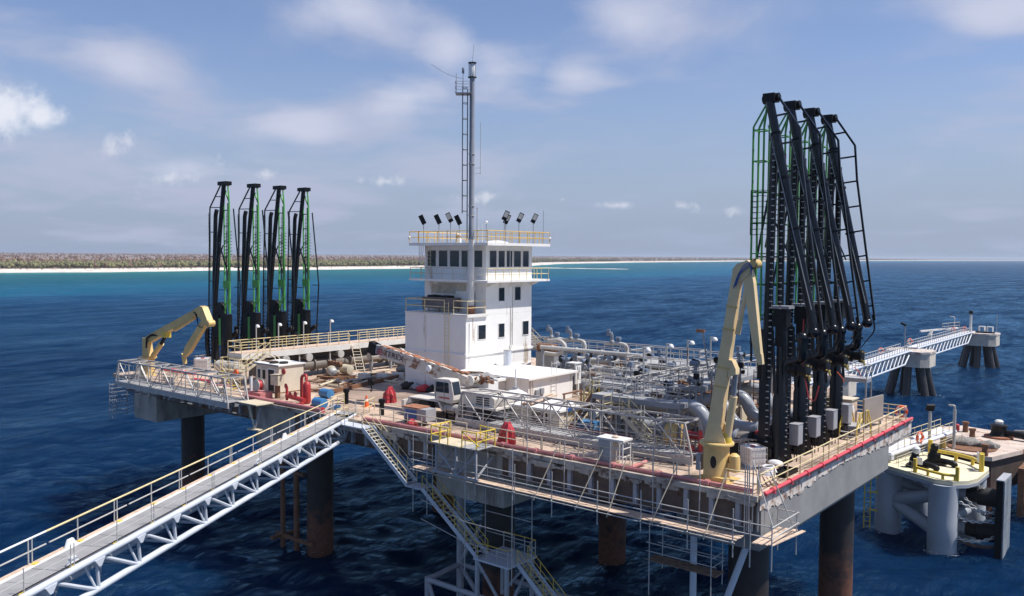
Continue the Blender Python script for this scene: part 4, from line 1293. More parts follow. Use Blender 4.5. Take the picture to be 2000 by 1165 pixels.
# ================================================================ LATTICE WALKWAYS
def lattice_walk(label, loc, bays=9, L=20.0, w=2.0, h=2.3, gate=True):
    """box-truss access gangway: square deck beam below, open lattice sides, top frame; local x along, y across"""
    t = T('lattice_gangway', label, 'gangway', loc, group='lattice gangways beside the deck edge')
    m = M['lattice']
    t.loc = Vector((0, 0, 0))
    for y in (0, w):
        t.beam('side_girder', (0, y, 0.0), (L, y, 0.0), 0.14, 0.52, m)
        t.beam('top_chord', (0.7, y, h), (L - 0.6, y, h), 0.12, 0.12, m)
        t.beam('end_post', (0.05, y, 0.2), (0.7, y, h), 0.12, 0.12, m)
        t.beam('end_post', (L - 0.05, y, 0.2), (L - 0.6, y, h), 0.12, 0.12, m)
        bl = (L - 1.3) / bays
        for i in range(bays + 1):
            x = 0.7 + bl * i
            t.beam('vertical', (x, y, 0.2), (x, y, h), 0.07, 0.07, m)
            if i < bays:
                s_ = 1 if y == 0 else 1
                if i % 2 == 0:
                    t.beam('diagonal', (x + 0.1, y, h - 0.1), (x + bl - 0.05, y, 0.2), 0.075, 0.075, M['galv'])
                else:
                    t.beam('diagonal', (x + 0.05, y, 0.2), (x + bl - 0.1, y, h - 0.1), 0.05, 0.05, m)
        for z in (0.55, 0.85, 1.2):
            t.rod('guard_rail', (0.3, y + (0.06 if y == 0 else -0.06), z), (L - 0.3, y + (0.06 if y == 0 else -0.06), z), 0.028, m)
    bl = (L - 1.3) / bays
    for i in range(bays + 1):
        x = 0.7 + bl * i
        t.beam('top_cross_bar', (x, 0, h), (x, w, h), 0.09, 0.09, m)
        if i < bays:
            a, b = ((0, w), (w, 0))[i % 2]
            t.beam('top_brace', (x, a, h), (x + bl, b, h), 0.06, 0.06, m)
    gs = MB().bx(-0.15, 0.15, 0.1, w - 0.1, -0.02, 0.02).mesh('deck_slat', M['grating'])
    k = int(L / 0.42)
    for i in range(k):
        o = bpy.data.objects.new('deck_slat', gs)
        o.location = (0.25 + i * 0.42, 0, 0.2)
        link(o, t.o)
    br = MB().bx(-0.05, 0.05, -0.02, 0.02, -0.06, 0.06).mesh('end_clip', M['rung'])
    for i in range(k):
        o = bpy.data.objects.new('end_clip', br)
        o.location = (0.25 + i * 0.42, -0.085, 0.17)
        link(o, t.o)
    return t


g1 = lattice_walk('grey lattice gangway lying along the deck in front of the truck crane', (-26.0, 3.6, DZ + 0.32))
g2 = lattice_walk('grey lattice gangway overhanging the far left front edge of the platform', (-66.8, -2.7, DZ - 0.12))
g2.o.rotation_euler.z = 0.0
for x in (-24, -16, -8):
    single('support_block', MB().bx(x - 0.2, x + 0.2, 3.5, 5.7, DZ, DZ + 0.09), M['plank'], 'timber block under the lattice gangway, ' + {-24: 'near the truck crane', -16: 'at its middle', -8: 'near the pedestal crane'}[x], 'timber block', 'blocks under the gangway', (x, 4.6, DZ))
# brackets carrying the overhanging gangway
for i, x in enumerate((-64.5, -56.5, -49.0)):
    t = T('support_bracket', 'steel bracket under the overhanging gangway, ' + ('nearest the far left end', 'midway along', 'nearest the cream cabin')[i], 'bracket', (x, 0, 13.2), group='brackets under the overhanging gangway')
    t.beam('arm', (x, 0.7, 13.4), (x, -2.8, 13.4), 0.18, 0.24, M['greyst'])
    t.beam('strut', (x, 0.7, 12.3), (x, -2.5, 13.3), 0.12, 0.12, M['greyst'])
# ================================================================ PEDESTAL CRANES
def taperbox(mb, a, b, wa, ha, wb, hb, side=(0, 1, 0)):
    """tapered box girder from a to b; w across side, h in the bending plane"""
    a, b, sd_ = Vector(a), Vector(b), Vector(side)
    d_ = (b - a).normalized()
    n_ = sd_.cross(d_).normalized()
    vs = []
    for p, w, h in ((a, wa, ha), (b, wb, hb)):
        for i, j in ((-1, -1), (1, -1), (1, 1), (-1, 1)):
            vs.append(p + sd_ * i * w / 2 + n_ * j * h / 2)
    return mb.add(vs, [(0, 1, 2, 3), (7, 6, 5, 4), (0, 4, 5, 1), (1, 5, 6, 2), (2, 6, 7, 3), (3, 7, 4, 0)])


t = T('pedestal_crane', 'cream knuckle-boom crane folded upright on its pedestal near right corner', 'crane', (-3.45, 1.6, DZ))
px_, py_ = -3.45, 1.6
t.part('base_plate', t.mb().box((px_, py_, DZ + 0.05), (2.2, 2.0, 0.1)).box((px_ + 0.55, py_ - 0.55, DZ + 0.2), (0.9, 0.5, 0.3)).box((px_ - 0.3, py_ - 0.6, DZ + 0.16), (0.7, 0.5, 0.24)), M['crane2'])
t.part('pedestal', t.mb().lathe((px_, py_, DZ + 0.1), [(0.84, 0), (0.80, 0.1), (0.74, 0.25), (0.74, 1.95), (0.80, 2.0)], 26), M['crane2'])
t.part('slew_flange', t.mb().lathe((px_, py_, DZ + 2.1), [(0.98, 0), (1.0, 0.04), (1.0, 0.14), (0.97, 0.18)], 26), M['crane2'])
hole = MB(t.loc)
for j in range(1):
    R_ = 0.752
    ang0 = math.radians(-78)
    ring = []
    for k in range(18):
        a = 2 * math.pi * k / 18
        th = ang0 + 0.24 * math.cos(a)
        ring.append((px_ + R_ * math.cos(th), py_ + R_ * math.sin(th), DZ + 1.2 + 0.36 * math.sin(a)))
    ctr = (px_ + (R_ + 0.004) * math.cos(ang0), py_ + (R_ + 0.004) * math.sin(ang0), DZ + 1.2)
    hole.add([ctr] + ring, [(0, 1 + k, 1 + (k + 1) % 18) for k in range(18)])
t.part('access_hole', hole, M['dark'])
t.part('slew_motor', t.mb().lathe((px_ + 1.05, py_ + 0.15, DZ + 0.6), [(0.2, 0), (0.33, 0.05), (0.33, 0.7), (0.30, 0.95), (0.14, 1.08), (0.02, 1.1)], 14).box((px_ + 0.75, py_ + 0.05, DZ + 1.0), (0.5, 0.4, 0.3)), M['crane2'])
t.part('control_box', t.mb().box((px_ - 1.0, py_ - 0.1, DZ + 0.95), (0.3, 0.45, 0.95)), M['cabinet'])
tb = t.mb()
for s_ in (-0.32, 0.32):
    tb.prism([(px_ - 0.6, DZ + 2.28), (px_ + 0.72, DZ + 2.28), (px_ + 0.32, DZ + 3.4), (px_ - 0.42, DZ + 3.4), (px_ - 0.6, DZ + 2.7)], py_ + s_ - 0.04, py_ + s_ + 0.04, 'Y')
tb.bx(px_ - 0.7, px_ + 0.6, py_ - 0.28, py_ + 0.28, DZ + 2.28, DZ + 2.4)
t.part('turret', tb, M['crane'])
bA, bB = V(px_ - 0.15, py_, DZ + 2.75), V(-2.35, py_, 26.0)
bm2 = t.mb()
taperbox(bm2, bA, bA.lerp(bB, 0.08), 0.48, 0.7, 0.52, 0.78)
taperbox(bm2, bA.lerp(bB, 0.08), bB, 0.52, 0.78, 0.44, 0.5)
t.part('main_boom', bm2, M['crane'])
for f in (0.3, 0.42, 0.66, 0.8):
    p = bA.lerp(bB, f)
    t.part('hose_clip', t.mb().box(p + V(0.05, -0.28, 0), (0.9 - 0.3 * f, 0.06, 0.12), 0, 0, 0.1), M['crane2'])
kn = t.mb()
kn.prism([(-2.6, 25.8), (-2.05, 25.6), (-1.55, 26.05), (-1.42, 26.6), (-1.7, 26.8), (-2.3, 26.6), (-2.55, 26.3)], py_ - 0.26, py_ + 0.26, 'Y')
t.part('knuckle', kn, M['crane'])
jA, jB = V(-1.72, py_, 26.2), V(-1.02, py_ + 0.0, 21.5)
jb_ = t.mb()
taperbox(jb_, jA, jA.lerp(jB, 0.15), 0.38, 0.5, 0.4, 0.6)
taperbox(jb_, jA.lerp(jB, 0.15), jB, 0.4, 0.6, 0.34, 0.4)
jb_.prism([(-1.25, 21.6), (-0.8, 21.6), (-0.72, 21.0), (-0.95, 20.95)], py_ - 0.14, py_ + 0.14, 'Y')
t.part('jib', jb_, M['crane'])
t.part('jib_sheave', t.mb().lathe((-1.3, py_ + 0.0, 26.6), [(0.2, -0.36), (0.26, -0.3), (0.26, 0.3), (0.2, 0.36)], 14, 'Y'), M['crane2'])
lu = t.mb().cyl((px_ + 0.62, py_, DZ + 2.4), (px_ + 1.0, py_, DZ + 5.0), 0.22, 14)
t.part('luff_cylinder', lu, M['crane'])
t.part('luff_rod', t.mb().cyl((px_ + 1.0, py_, DZ + 5.0), (px_ + 1.12, py_, DZ + 6.3), 0.13, 12), M['greyst'])
t.part('cylinder_foot', t.mb().lathe((px_ + 0.62, py_, DZ + 2.25), [(0.3, 0), (0.3, 0.25), (0.24, 0.4), (0.26, 0.6)], 12), M['yellow'])
t.part('boom_lug', t.mb().prism([(px_ + 0.7, 20.1), (px_ + 1.2, 20.3), (px_ + 1.2, 20.6), (px_ + 0.95, 21.1), (px_ + 0.75, 21.1)], py_ - 0.25, py_ + 0.25, 'Y'), M['crane'])
jc = t.mb().cyl((-2.1, py_ - 0.1, 23.4), (-1.75, py_ - 0.1, 25.3), 0.13, 10).cyl((-2.25, py_ - 0.1, 22.6), (-2.1, py_ - 0.1, 23.4), 0.16, 10)
t.part('jib_cylinder', jc, M['crane'])
hz_ = t.mb()
for i in range(3):
    o_ = 0.08 * i
    hz_.tube(smooth_path([(-2.45 + o_, py_ - 0.36, 25.2 + o_), (-2.2 + o_, py_ - 0.4, 25.9 + o_), (-1.85 + o_, py_ - 0.42, 26.5 - o_), (-1.5 + o_, py_ - 0.38, 26.75 - o_), (-1.4, py_ - 0.36, 26.3 - 2 * o_)], 0.3, 3), 0.028, 5)
t.part('hydraulic_hose', hz_, M['bluehose'], stuff=True)
hb_ = t.mb()
for i in range(4):
    hb_.tube([(-1.35 + 0.1 * math.cos(a_) + 0.05 * i, py_ - 0.34, 26.6 + 0.28 * math.sin(a_ + i)) for a_ in np.linspace(0, 5.5, 10)], 0.022, 5)
t.part('hose_coil', hb_, M['black_rubber'], stuff=True)

# left crane, boom swung low towards the tower
px_, py_ = -68.7, 1.7
t = T('pedestal_crane', 'ochre knuckle-boom crane bent low at the far left end of platform', 'crane', (px_, py_, DZ))
t.part('pedestal', t.mb().lathe((px_, py_, DZ), [(0.9, 0), (0.78, 0.15), (0.74, 0.3), (0.74, 1.8), (0.95, 1.85), (0.95, 2.0)], 20), M['crane2'])
t.part('turret', t.mb().prism([(px_ - 0.55, 16.0), (px_ + 1.0, 16.0), (px_ + 0.6, 16.9), (px_ + 0.3, 18.0), (px_ - 0.5, 18.0)], py_ - 0.3, py_ + 0.3, 'Y'), M['crane2'])
A, B = V(px_ + 0.0, py_, 17.7), V(-58.3, py_, 21.4)
b_ = t.mb()
taperbox(b_, A, A.lerp(B, 0.1), 0.5, 0.7, 0.55, 0.8)
taperbox(b_, A.lerp(B, 0.1), B, 0.55, 0.8, 0.5, 0.6)
t.part('main_boom', b_, M['crane2'])
kn = t.mb().prism([(-59.0, 21.45), (-58.0, 21.85), (-57.5, 21.75), (-56.5, 20.3), (-57.0, 20.0), (-58.5, 21.0)], py_ - 0.32, py_ + 0.32, 'Y')
t.part('knuckle', kn, M['crane2'])
t.part('knuckle_pin', t.mb().lathe((-56.6, py_, 20.2), [(0.25, -0.4), (0.32, -0.35), (0.32, 0.35), (0.25, 0.4)], 12, 'Y'), M['crane2'])
A, B = V(-57.4, py_, 20.4), V(-61.4, py_, 16.6)
b_ = t.mb()
taperbox(b_, A, A.lerp(B, 0.8), 0.42, 0.75, 0.42, 0.85)
taperbox(b_, A.lerp(B, 0.8), B, 0.42, 0.85, 0.3, 0.35)
b_.prism([(-61.8, 16.9), (-61.2, 16.6), (-61.1, 15.9), (-61.5, 15.8)], py_ - 0.12, py_ + 0.12, 'Y')
t.part('jib', b_, M['crane2'])
t.part('luff_cylinder', t.mb().cyl((px_ + 1.2, py_, 16.2), (px_ + 2.9, py_, 17.6), 0.28, 12), M['crane2'])
t.part('luff_rod', t.mb().cyl((px_ + 2.9, py_, 17.6), (px_ + 3.8, py_, 18.5), 0.18, 10), M['blackm'])
t.part('jib_cylinder', t.mb().cyl((-63.0, py_ - 0.05, 19.2), (-59.4, py_ - 0.05, 20.6), 0.2, 10), M['crane2'])
hh = t.mb()
for i in range(3):
    hh.tube(smooth_path([(px_ + 0.4 + .1 * i, py_ - 0.36, 17.0), (px_ + 0.5 + .1 * i, py_ - 0.4, 18.1), (px_ + 1.8, py_ - 0.38, 18.6 - .1 * i), (px_ + 2.6, py_ - 0.36, 18.4)], 0.5, 3), 0.05, 5)
    hh.tube(smooth_path([(-59.0 + .1 * i, py_ - 0.36, 21.2), (-58.3, py_ - 0.4, 21.0 - .2 * i), (-58.1, py_ - 0.4, 19.8), (-57.6 + .1 * i, py_ - 0.36, 19.8)], 0.4, 3), 0.04, 5)
t.part('hydraulic_hose', hh, M['blackm'], stuff=True)
t.part('boom_lug', t.mb().bx(px_ + 3.5, px_ + 4.3, py_ - 0.3, py_ + 0.3, 18.3, 18.9), M['yellow'])

# ================================================================ LOADING ARMS
def poly_rect_tube(mb, pts, w):
    for a, b in zip(pts[:-1], pts[1:]):
        mb.bar(a, b, w)
    return mb


def loading_arm(y, label, first=None):
    """right-hand arms; seaward is +X; local origin on the deck under the riser"""
    if first is not None:
        c = copy_tree(first)
        c.location.y = y
        c['label'] = label
        return c
    t = T('loading_arm', label, 'loading arm', (-2.4, y, DZ), group='black loading arms at the right end')
    t.loc = Vector((0, 0, 0))
    B_, BM, G = M['black'], M['blackm'], M['green']
    t.part('base_plate', MB().box((-0.1, 0, 0.06), (1.5, 1.3, 0.12)), BM)
    r_ = MB()
    r_.lathe((0, 0, 0.1), [(0.46, 0), (0.46, 3.9), (0.3, 4.7), (0.28, 9.6), (0.34, 9.62), (0.34, 9.8)], 20)
    for a in range(4):
        th = math.pi / 4 + a * math.pi / 2
        r_.prism([(0.4, 0.0), (0.8, 0.0), (0.42, 1.6)], -0.025, 0.025, 'Y') if False else None
    t.part('riser', r_, B_)
    for th in (0.3, 1.9, 3.4, 5.0):
        c_, s_ = math.cos(th), math.sin(th)
        g = MB()
        g.add([(0.44 * c_, 0.44 * s_, 0.1), (0.85 * c_, 0.85 * s_, 0.1), (0.44 * c_, 0.44 * s_, 1.9), (0.44 * c_ + .03 * s_, 0.44 * s_ - .03 * c_, 0.1), (0.85 * c_ + .03 * s_, 0.85 * s_ - .03 * c_, 0.1), (0.44 * c_ + .03 * s_, 0.44 * s_ - .03 * c_, 1.9)],
              [(0, 1, 2), (3, 5, 4), (0, 3, 4, 1), (1, 4, 5, 2), (2, 5, 3, 0)])
        t.part('gusset', g, B_)
    # second support column behind, box section
    t.part('support_column', MB().bx(-1.3, -0.75, -0.28, 0.28, 0.1, 5.4), B_)
    t.part('counterweight', MB().bx(-1.45, -0.7, -0.3, 0.3, 5.2, 8.4), BM)
    t.part('trunnion_housing', MB().bx(-0.42, 0.42, -0.36, 0.4, 8.6, 9.75).cyl((0, -0.45, 9.2), (0, 0.5, 9.2), 0.3, 14).bx(-0.3, 0.3, -0.3, 0.3, 7.4, 8.6), BM)
    t.part('sheave_cover', MB().bx(-0.6, 0.6, -0.42, 0.5, 9.76, 9.93), M['greyst'])
    t.part('inboard_arm', MB().cyl((-0.95, -0.1, 5.2), (-0.68, -0.1, 20.6), 0.27, 18).lathe((-0.7, -0.1, 20.3), [(0.36, 0), (0.36, 0.35), (0.3, 0.4)], 16), B_)
    t.part('companion_arm', MB().cyl((-0.3, 0.45, 9.9), (-0.35, 0.45, 19.5), 0.21, 14), B_)
    o_a, o_b = V(-0.95, -0.35, 22.7), V(2.0, -0.35, 9.4)
    t.part('outboard_arm', MB().tube(smooth_path([o_a, o_b, V(2.15, -0.35, 8.5)], 0.6, 4), 0.265, 20), B_)
    for f in (0.15, 0.36, 0.6):
        p = o_a.lerp(o_b, f)
        dq = (o_b - o_a).normalized() * 0.07
        t.part('pipe_flange', MB().cyl(p - dq, p + dq, 0.33, 16), BM)
    for k, s_ in enumerate((-0.2, 0.2)):
        t.rod('hydraulic_line', o_a + V(0.05, s_ - 0.12, -1.5), o_b + V(0.1, s_ - 0.12, 0.4), 0.03, M['greyst'])
    hd = MB().box((-0.95, -0.15, 22.95), (0.75, 0.9, 0.5)).cyl((-1.45, -0.15, 22.85), (-0.4, -0.15, 22.98), 0.27, 14)
    t.part('apex_swivel', hd, BM)
    # outer parallel frame with spreaders
    fr = [V(-0.5, -0.2, 23.05), V(0.95, -0.2, 20.9), V(1.15, -0.2, 18.5), V(2.62, -0.2, 8.6)]
    for a, b in zip(fr[:-1], fr[1:]):
        t.beam('outer_frame', a, b, 0.13, 0.13, B_)
    for i in range(8):
        z = 21.9 - i * 1.75
        f = (22.7 - z) / (22.7 - 9.4)
        a = o_a.lerp(o_b, f) + V(0.1, 0, 0)
        if z > 20.9:
            b = fr[0].lerp(fr[1], (23.05 - z) / 2.15)
        elif z > 18.5:
            b = fr[1].lerp(fr[2], (20.9 - z) / 2.4)
        else:
            b = fr[2].lerp(fr[3], (18.5 - z) / 9.9)
        t.beam('spreader', (a.x, -0.3, z - 0.12), (b.x, -0.2, z), 0.11, 0.11, B_)
    # green lattice stiffener on the landward side
    gx = (-1.95, -1.25)
    for y0 in (-0.42, 0.42):
        for x in gx:
            t.beam('green_chord', (x, y0, 8.9), (x, y0, 21.2), 0.1, 0.1, G)
            t.beam('green_chord', (x, y0, 21.2), (-1.15, y0 * 0.5, 22.7), 0.1, 0.1, G)
    for i in range(7):
        z = 9.3 + i * 1.95
        for y0 in (-0.42, 0.42):
            t.beam('green_rung', (gx[0], y0, z), (gx[1], y0, z), 0.07, 0.07, G)
        for x in gx:
            t.beam('green_rung', (x, -0.42, z), (x, 0.42, z), 0.07, 0.07, G)
    # zig-zag access cage in the middle of the frame
    cg = MB()
    for i in range(9):
        z = 14.4 + i * 0.35
        cg.bar((-2.0, -0.5, z), (-1.2, -0.5, z), 0.03).bar((-2.0, -0.5, z), (-2.0, 0.5, z), 0.03).bar((-1.2, -0.5, z), (-1.2, 0.5, z), 0.03)
    for x in (-2.0, -1.6, -1.2):
        cg.bar((x, -0.5, 14.4), (x, -0.5, 17.2), 0.04)
    t.part('work_cage', cg, BM, stuff=True)
    # black pantograph legs and cross bracing
    t.beam('pantograph_leg', (-0.85, 0.5, 19.2), (-2.3, 0.5, 11.0), 0.11, 0.11, B_)
    t.beam('pantograph_leg', (-2.3, 0.5, 11.0), (-2.2, 0.5, 6.2), 0.11, 0.11, B_)
    for z in (13.0, 11.2, 9.0, 7.4):
        t.beam('pantograph_bar', (-2.3 + max(0, (z - 11)) * .17, 0.5, z), (-0.6, 0.5, z), 0.1, 0.1, B_)
    t.beam('cross_brace', (-0.6, 0.5, 18.4), (-1.4, 0.5, 13.6), 0.09, 0.09, B_)
    t.beam('cross_brace', (-1.4, 0.5, 16.6), (0.3, 0.5, 12.8), 0.09, 0.09, B_)
    # fin struts down the riser
    for x0 in (0.35, -0.45):
        t.beam('fin_strut', (x0, -0.4, 8.4), (x0 + 0.3, -0.5, 4.4), 0.06, 0.22, B_)
    # ladders with pale rungs
    for (x, y0, z0, z1, fn) in ((-0.62, -0.52, 0.3, 5.2, 0), (-0.55, -0.48, 5.2, 20.4, 0), (0.45, -0.1, 0.3, 4.2, 1), (0.1, -0.62, 9.6, 17.5, 0)):
        L = MB()
        R = MB()
        L.bar((x, y0, z0), (x, y0, z1), 0.035)
        k = int((z1 - z0) / 0.4)
        for i in range(k):
            R.bar((x - 0.085, y0 - 0.03, z0 + 0.2 + i * 0.4), (x + 0.085, y0 - 0.03, z0 + 0.2 + i * 0.4), 0.055)
        lp = t.part('ladder', L, BM)
        t.part('ladder_rungs', R, M['rung'], under=lp, stuff=True)
    # lower swivel: ball elbows, inclined pipe, triple joint and coupler
    e0 = V(2.15, -0.35, 8.4)
    t.part('elbow', MB().sphere(e0, 0.36, 16, 10), B_)
    e1 = e0 + V(-0.55, -0.35, -0.35)
    t.part('elbow', MB().sphere(e1, 0.37, 16, 10).cyl(e1, e1 + V(0, 0, -0.7), 0.3, 16).cyl(e1 + V(0, 0, -0.62), e1 + V(0, 0, -0.8), 0.4, 16), B_)
    t.part('swivel_pipe', MB().tube(smooth_path([e1 + V(0, 0, -0.8), e1 + V(0, 0.05, -1.35), e1 + V(-1.1, 0.5, -1.65), e1 + V(-1.15, 0.5, -2.2)], 0.5, 4), 0.27, 16), B_)
    c0 = e1 + V(-0.05, -0.1, -2.0)
    cp = MB().lathe(c0, [(0.25, -0.5), (0.42, -0.45), (0.42, -0.2), (0.3, -0.15), (0.3, 0.25), (0.46, 0.3), (0.46, 0.5), (0.2, 0.55)], 16, 'X')
    cp.cyl(c0 + V(-0.5, 0.2, 0.0), e1 + V(-1.15, 0.5, -2.0), 0.26, 12)
    t.part('coupler', cp, BM)
    ft = MB()
    for i in range(4):
        a = i * 1.57 + 0.6
        ft.cyl(c0 + V(0.4, 0.38 * math.cos(a), 0.38 * math.sin(a)), c0 + V(0.58, 0.44 * math.cos(a), 0.44 * math.sin(a)), 0.055, 8)
    ft.cyl(c0 + V(0.55, -0.1, -0.25), c0 + V(0.68, -0.1, -0.6), 0.08, 8)
    t.part('brass_fitting', ft, M['brass'], stuff=True)
    hs_ = MB()
    for i in range(3):
        hs_.tube(smooth_path([e0 + V(0.3, 0.1 * i, 0.6), e0 + V(0.55, 0.1 * i, -0.5), e1 + V(0.2, -0.3, -1.6), c0 + V(0.1 * i, -0.25, 0.4)], 0.4, 3), 0.03, 5)
    t.part('hydraulic_hose', hs_, BM, stuff=True)
    return t.o


AY = [8.3, 11.75, 15.2, 18.7]
a1 = loading_arm(AY[0], 'black loading arm nearest the cream pedestal crane, first of the right row')
loading_arm(AY[1], 'second black loading arm from the cream pedestal crane', a1)
loading_arm(AY[2], 'third black loading arm from the cream pedestal crane', a1)
loading_arm(AY[3], 'black loading arm farthest from the cream pedestal crane, beside brown cabinet', a1)
single('red_hose', MB().tube(smooth_path([(-0.75, 7.6, 23.2), (-0.8, 7.6, 20.6), (-0.3, 7.5, 18.4), (0.05, 7.6, 18.2), (0.25, 7.7, 19.2)], 0.8, 5), 0.04, 6), M['red'], 'thin red hose hanging in a loop from nearest right loading arm', 'hose', None, (-0.8, 7.6, 20))
for i, (y, lab) in enumerate(((12.2, 'short red lanyard hanging under the second coupler'), (15.6, 'short red lanyard hanging under the third coupler'))):
    single('lanyard', MB().tube([(-0.1, y - 0.3, 19.6), (0.05, y - 0.2, 19.4), (0.2, y, 19.15), (0.22, y, 18.9)], 0.03, 6), M['orange'], lab, 'lanyard', 'red lanyards', (-0.3, y, 19.2))


def left_arm(y, label, first=None):
    if first is not None:
        c = copy_tree(first)
        c.location.y = y
        c['label'] = label
        return c
    t = T('loading_arm', label, 'loading arm', (-69.0, y, DZ), group='green and black loading arms at the left end')
    t.loc = Vector((0, 0, 0))
    B_, BM, G = M['black'], M['blackm'], M['green']
    t.part('base_plate', MB().box((0.1, 0, 0.06), (1.5, 1.3, 0.12)), BM)
    t.part('riser', MB().lathe((0.6, 0, 0.1), [(0.45, 0), (0.45, 3.3), (0.3, 4.0), (0.28, 6.6)], 16), B_)
    t.part('support_column', MB().bx(-1.35, -0.85, -0.25, 0.25, 0.1, 4.2), B_)
    t.part('counterweight', MB().bx(0.75, 1.7, -0.3, 0.3, 2.2, 6.1), BM)
    t.part('counterweight_plate', MB().bx(0.95, 1.9, -0.55, -0.46, 3.4, 5.9), BM)
    t.part('trunnion_housing', MB().bx(-1.0, 0.0, -0.4, 0.4, 3.4, 6.0).bx(0.1, 0.6, -0.3, 0.3, 4.0, 6.8), BM)
    t.part('drive_wheel', MB().lathe((-0.1, 0.0, 6.6), [(0.55, -0.3), (0.85, -0.25), (0.85, 0.25), (0.55, 0.3)], 18, 'Y'), BM)
    t.part('inboard_arm', MB().tube(smooth_path([(-1.3, -0.1, 1.0), (-1.2, -0.1, 10), (-0.8, -0.1, 17.4), (-0.55, -0.1, 17.9)], 0.5, 3), 0.235, 16), B_)
    o_a, o_b = V(1.05, -0.2, 20.6), V(-1.25, -0.2, 4.5)
    ou = MB().tube(smooth_path([o_a, V(0.15, -0.2, 15.2), o_b, V(-1.35, -0.2, 1.2)], 1.0, 4), 0.25, 16)
    t.part('outboard_arm', ou, B_)
    t.part('apex_swivel', MB().box((0.9, 0, 20.82), (1.6, 0.8, 0.42)).cyl((0.1, 0, 20.85), (1.75, 0, 20.75), 0.24, 12), BM)
    fr = [V(0.2, -0.1, 20.6), V(-1.95, -0.1, 18.2), V(-2.25, -0.1, 11.0), V(-2.5, -0.1, 3.2), V(-2.6, -0.1, 0.9)]
    for a, b in zip(fr[:-1], fr[1:]):
        t.beam('outer_frame', a, b, 0.12, 0.12, B_)
    for z in (19.4, 18.2, 15.4, 12.6, 9.8, 7.0, 4.6):
        if z > 18.2:
            b = fr[0].lerp(fr[1], (20.6 - z) / 2.4)
        else:
            b = V(-1.95 - 0.55 * (18.2 - z) / 15, -0.1, z)
        a = o_a.lerp(V(0.15, -0.2, 15.2), (20.6 - z) / 5.4) if z > 15.2 else V(0.15, -0.2, 15.2).lerp(o_b, (15.2 - z) / 10.7)
        t.beam('spreader', b, (a.x, -0.15, z - 0.05), 0.1, 0.1, B_)
    # green lattice
    gx = (0.82, 1.85)
    for y0 in (-0.05,):
        for x, w_ in ((gx[0], 0.12), (gx[1], 0.12)):
            t.beam('green_chord', (x, y0, 6.2), (x, y0, 18.7), w_, 0.12, G)
        t.beam('green_chord', (gx[1], y0, 18.7), (0.75, y0 * 0.7, 20.6), 0.13, 0.13, G)
        t.beam('green_chord', (gx[0], y0, 18.7), (0.7, y0 * 0.7, 20.6), 0.13, 0.13, G)
        t.beam('green_chord', (gx[1], y0, 18.7), (1.6, y0 * 0.7, 20.6), 0.12, 0.12, G)
        for i in range(7):
            z = 7.3 + i * 1.75
            t.beam('green_rung', (gx[0], y0, z), (gx[1], y0, z), 0.12, 0.12, G)
        t.beam('green_brace', (gx[0], y0, 6.4), (gx[1], y0, 9.0), 0.1, 0.1, G)
    t.part('green_flange', MB().bx(gx[1] - 0.24, gx[1] + 0.06, -0.16, -0.115, 6.3, 18.6), G)
    t.part('green_plate', MB().bx(gx[0] - 0.05, gx[1] + 0.12, -0.24, -0.18, 9.1, 9.9), G)
    t.part('green_panel', MB().bx(0.2, 0.6, -0.5, -0.46, 2.6, 5.6), G)
    cg = MB()
    for i in range(8):
        z = 12.6 + i * 0.36
        cg.bar((1.1, -0.2, z), (1.9, 0.2, z + 0.3), 0.06)
    cg.bar((1.2, 0, 12.4), (1.2, 0, 15.4), 0.06).bar((1.8, 0, 12.4), (1.8, 0, 15.4), 0.06)
    t.part('work_cage', cg, BM, stuff=True)
    t.beam('pantograph_leg', (1.9, 0.45, 18.0), (3.1, 0.45, 9.3), 0.11, 0.11, B_)
    t.beam('pantograph_leg', (3.1, 0.45, 9.3), (2.6, 0.45, 3.0), 0.11, 0.11, B_)
    t.beam('pantograph_leg', (0.35, 0.45, 12.6), (0.75, 0.45, 7.0), 0.1, 0.1, B_)
    for z in (11.4, 9.2, 7.2):
        t.beam('pantograph_bar', (1.9, 0.45, z), (3.0, 0.45, z), 0.09, 0.09, B_)
        t.beam('pantograph_bar', (-1.1, 0.45, z - 0.4), (0.5, 0.45, z - 0.4), 0.09, 0.09, B_)
    t.beam('cross_brace', (0.0, -0.3, 14.6), (1.9, -0.3, 10.6), 0.12, 0.12, B_)
    t.beam('cross_brace', (-0.4, -0.3, 11.4), (0.95, -0.3, 13.9), 0.1, 0.1, B_)
    for (x, y0, z0, z1) in ((-1.55, -0.45, 0.4, 7.0), (-1.5, -0.45, 7.0, 17.6), (1.5, -0.1, 9.8, 17.6)):
        L, R = MB(), MB()
        for s_ in (-0.16, 0.16):
            L.bar((x + s_, y0, z0), (x + s_, y0, z1), 0.035)
        for i in range(int((z1 - z0) / 0.42)):
            R.bar((x - 0.2, y0 - 0.02, z0 + 0.2 + i * 0.42), (x + 0.2, y0 - 0.02, z0 + 0.2 + i * 0.42), 0.045)
        lp = t.part('ladder', L, BM)
        t.part('ladder_rungs', R, M['rung'] if x < 0 and z0 < 5 else BM, under=lp, stuff=True)
    t.part('swivel_pipe', MB().tube(smooth_path([(-1.35, -0.2, 1.2), (-1.6, -0.6, 0.9), (-2.0, -0.6, 2.2), (-2.0, -0.6, 4.4)], 0.4, 4), 0.26, 12), B_)
    t.part('coupler', MB().lathe((1.9, 0.6, 2.0), [(0.2, -0.4), (0.4, -0.35), (0.4, -0.1), (0.3, 0), (0.3, 0.5), (0.42, 0.55), (0.2, 0.7)], 12, 'X').cyl((1.0, 0.5, 3.4), (2.4, 0.6, 4.2), 0.28, 12), BM)
    return t.o


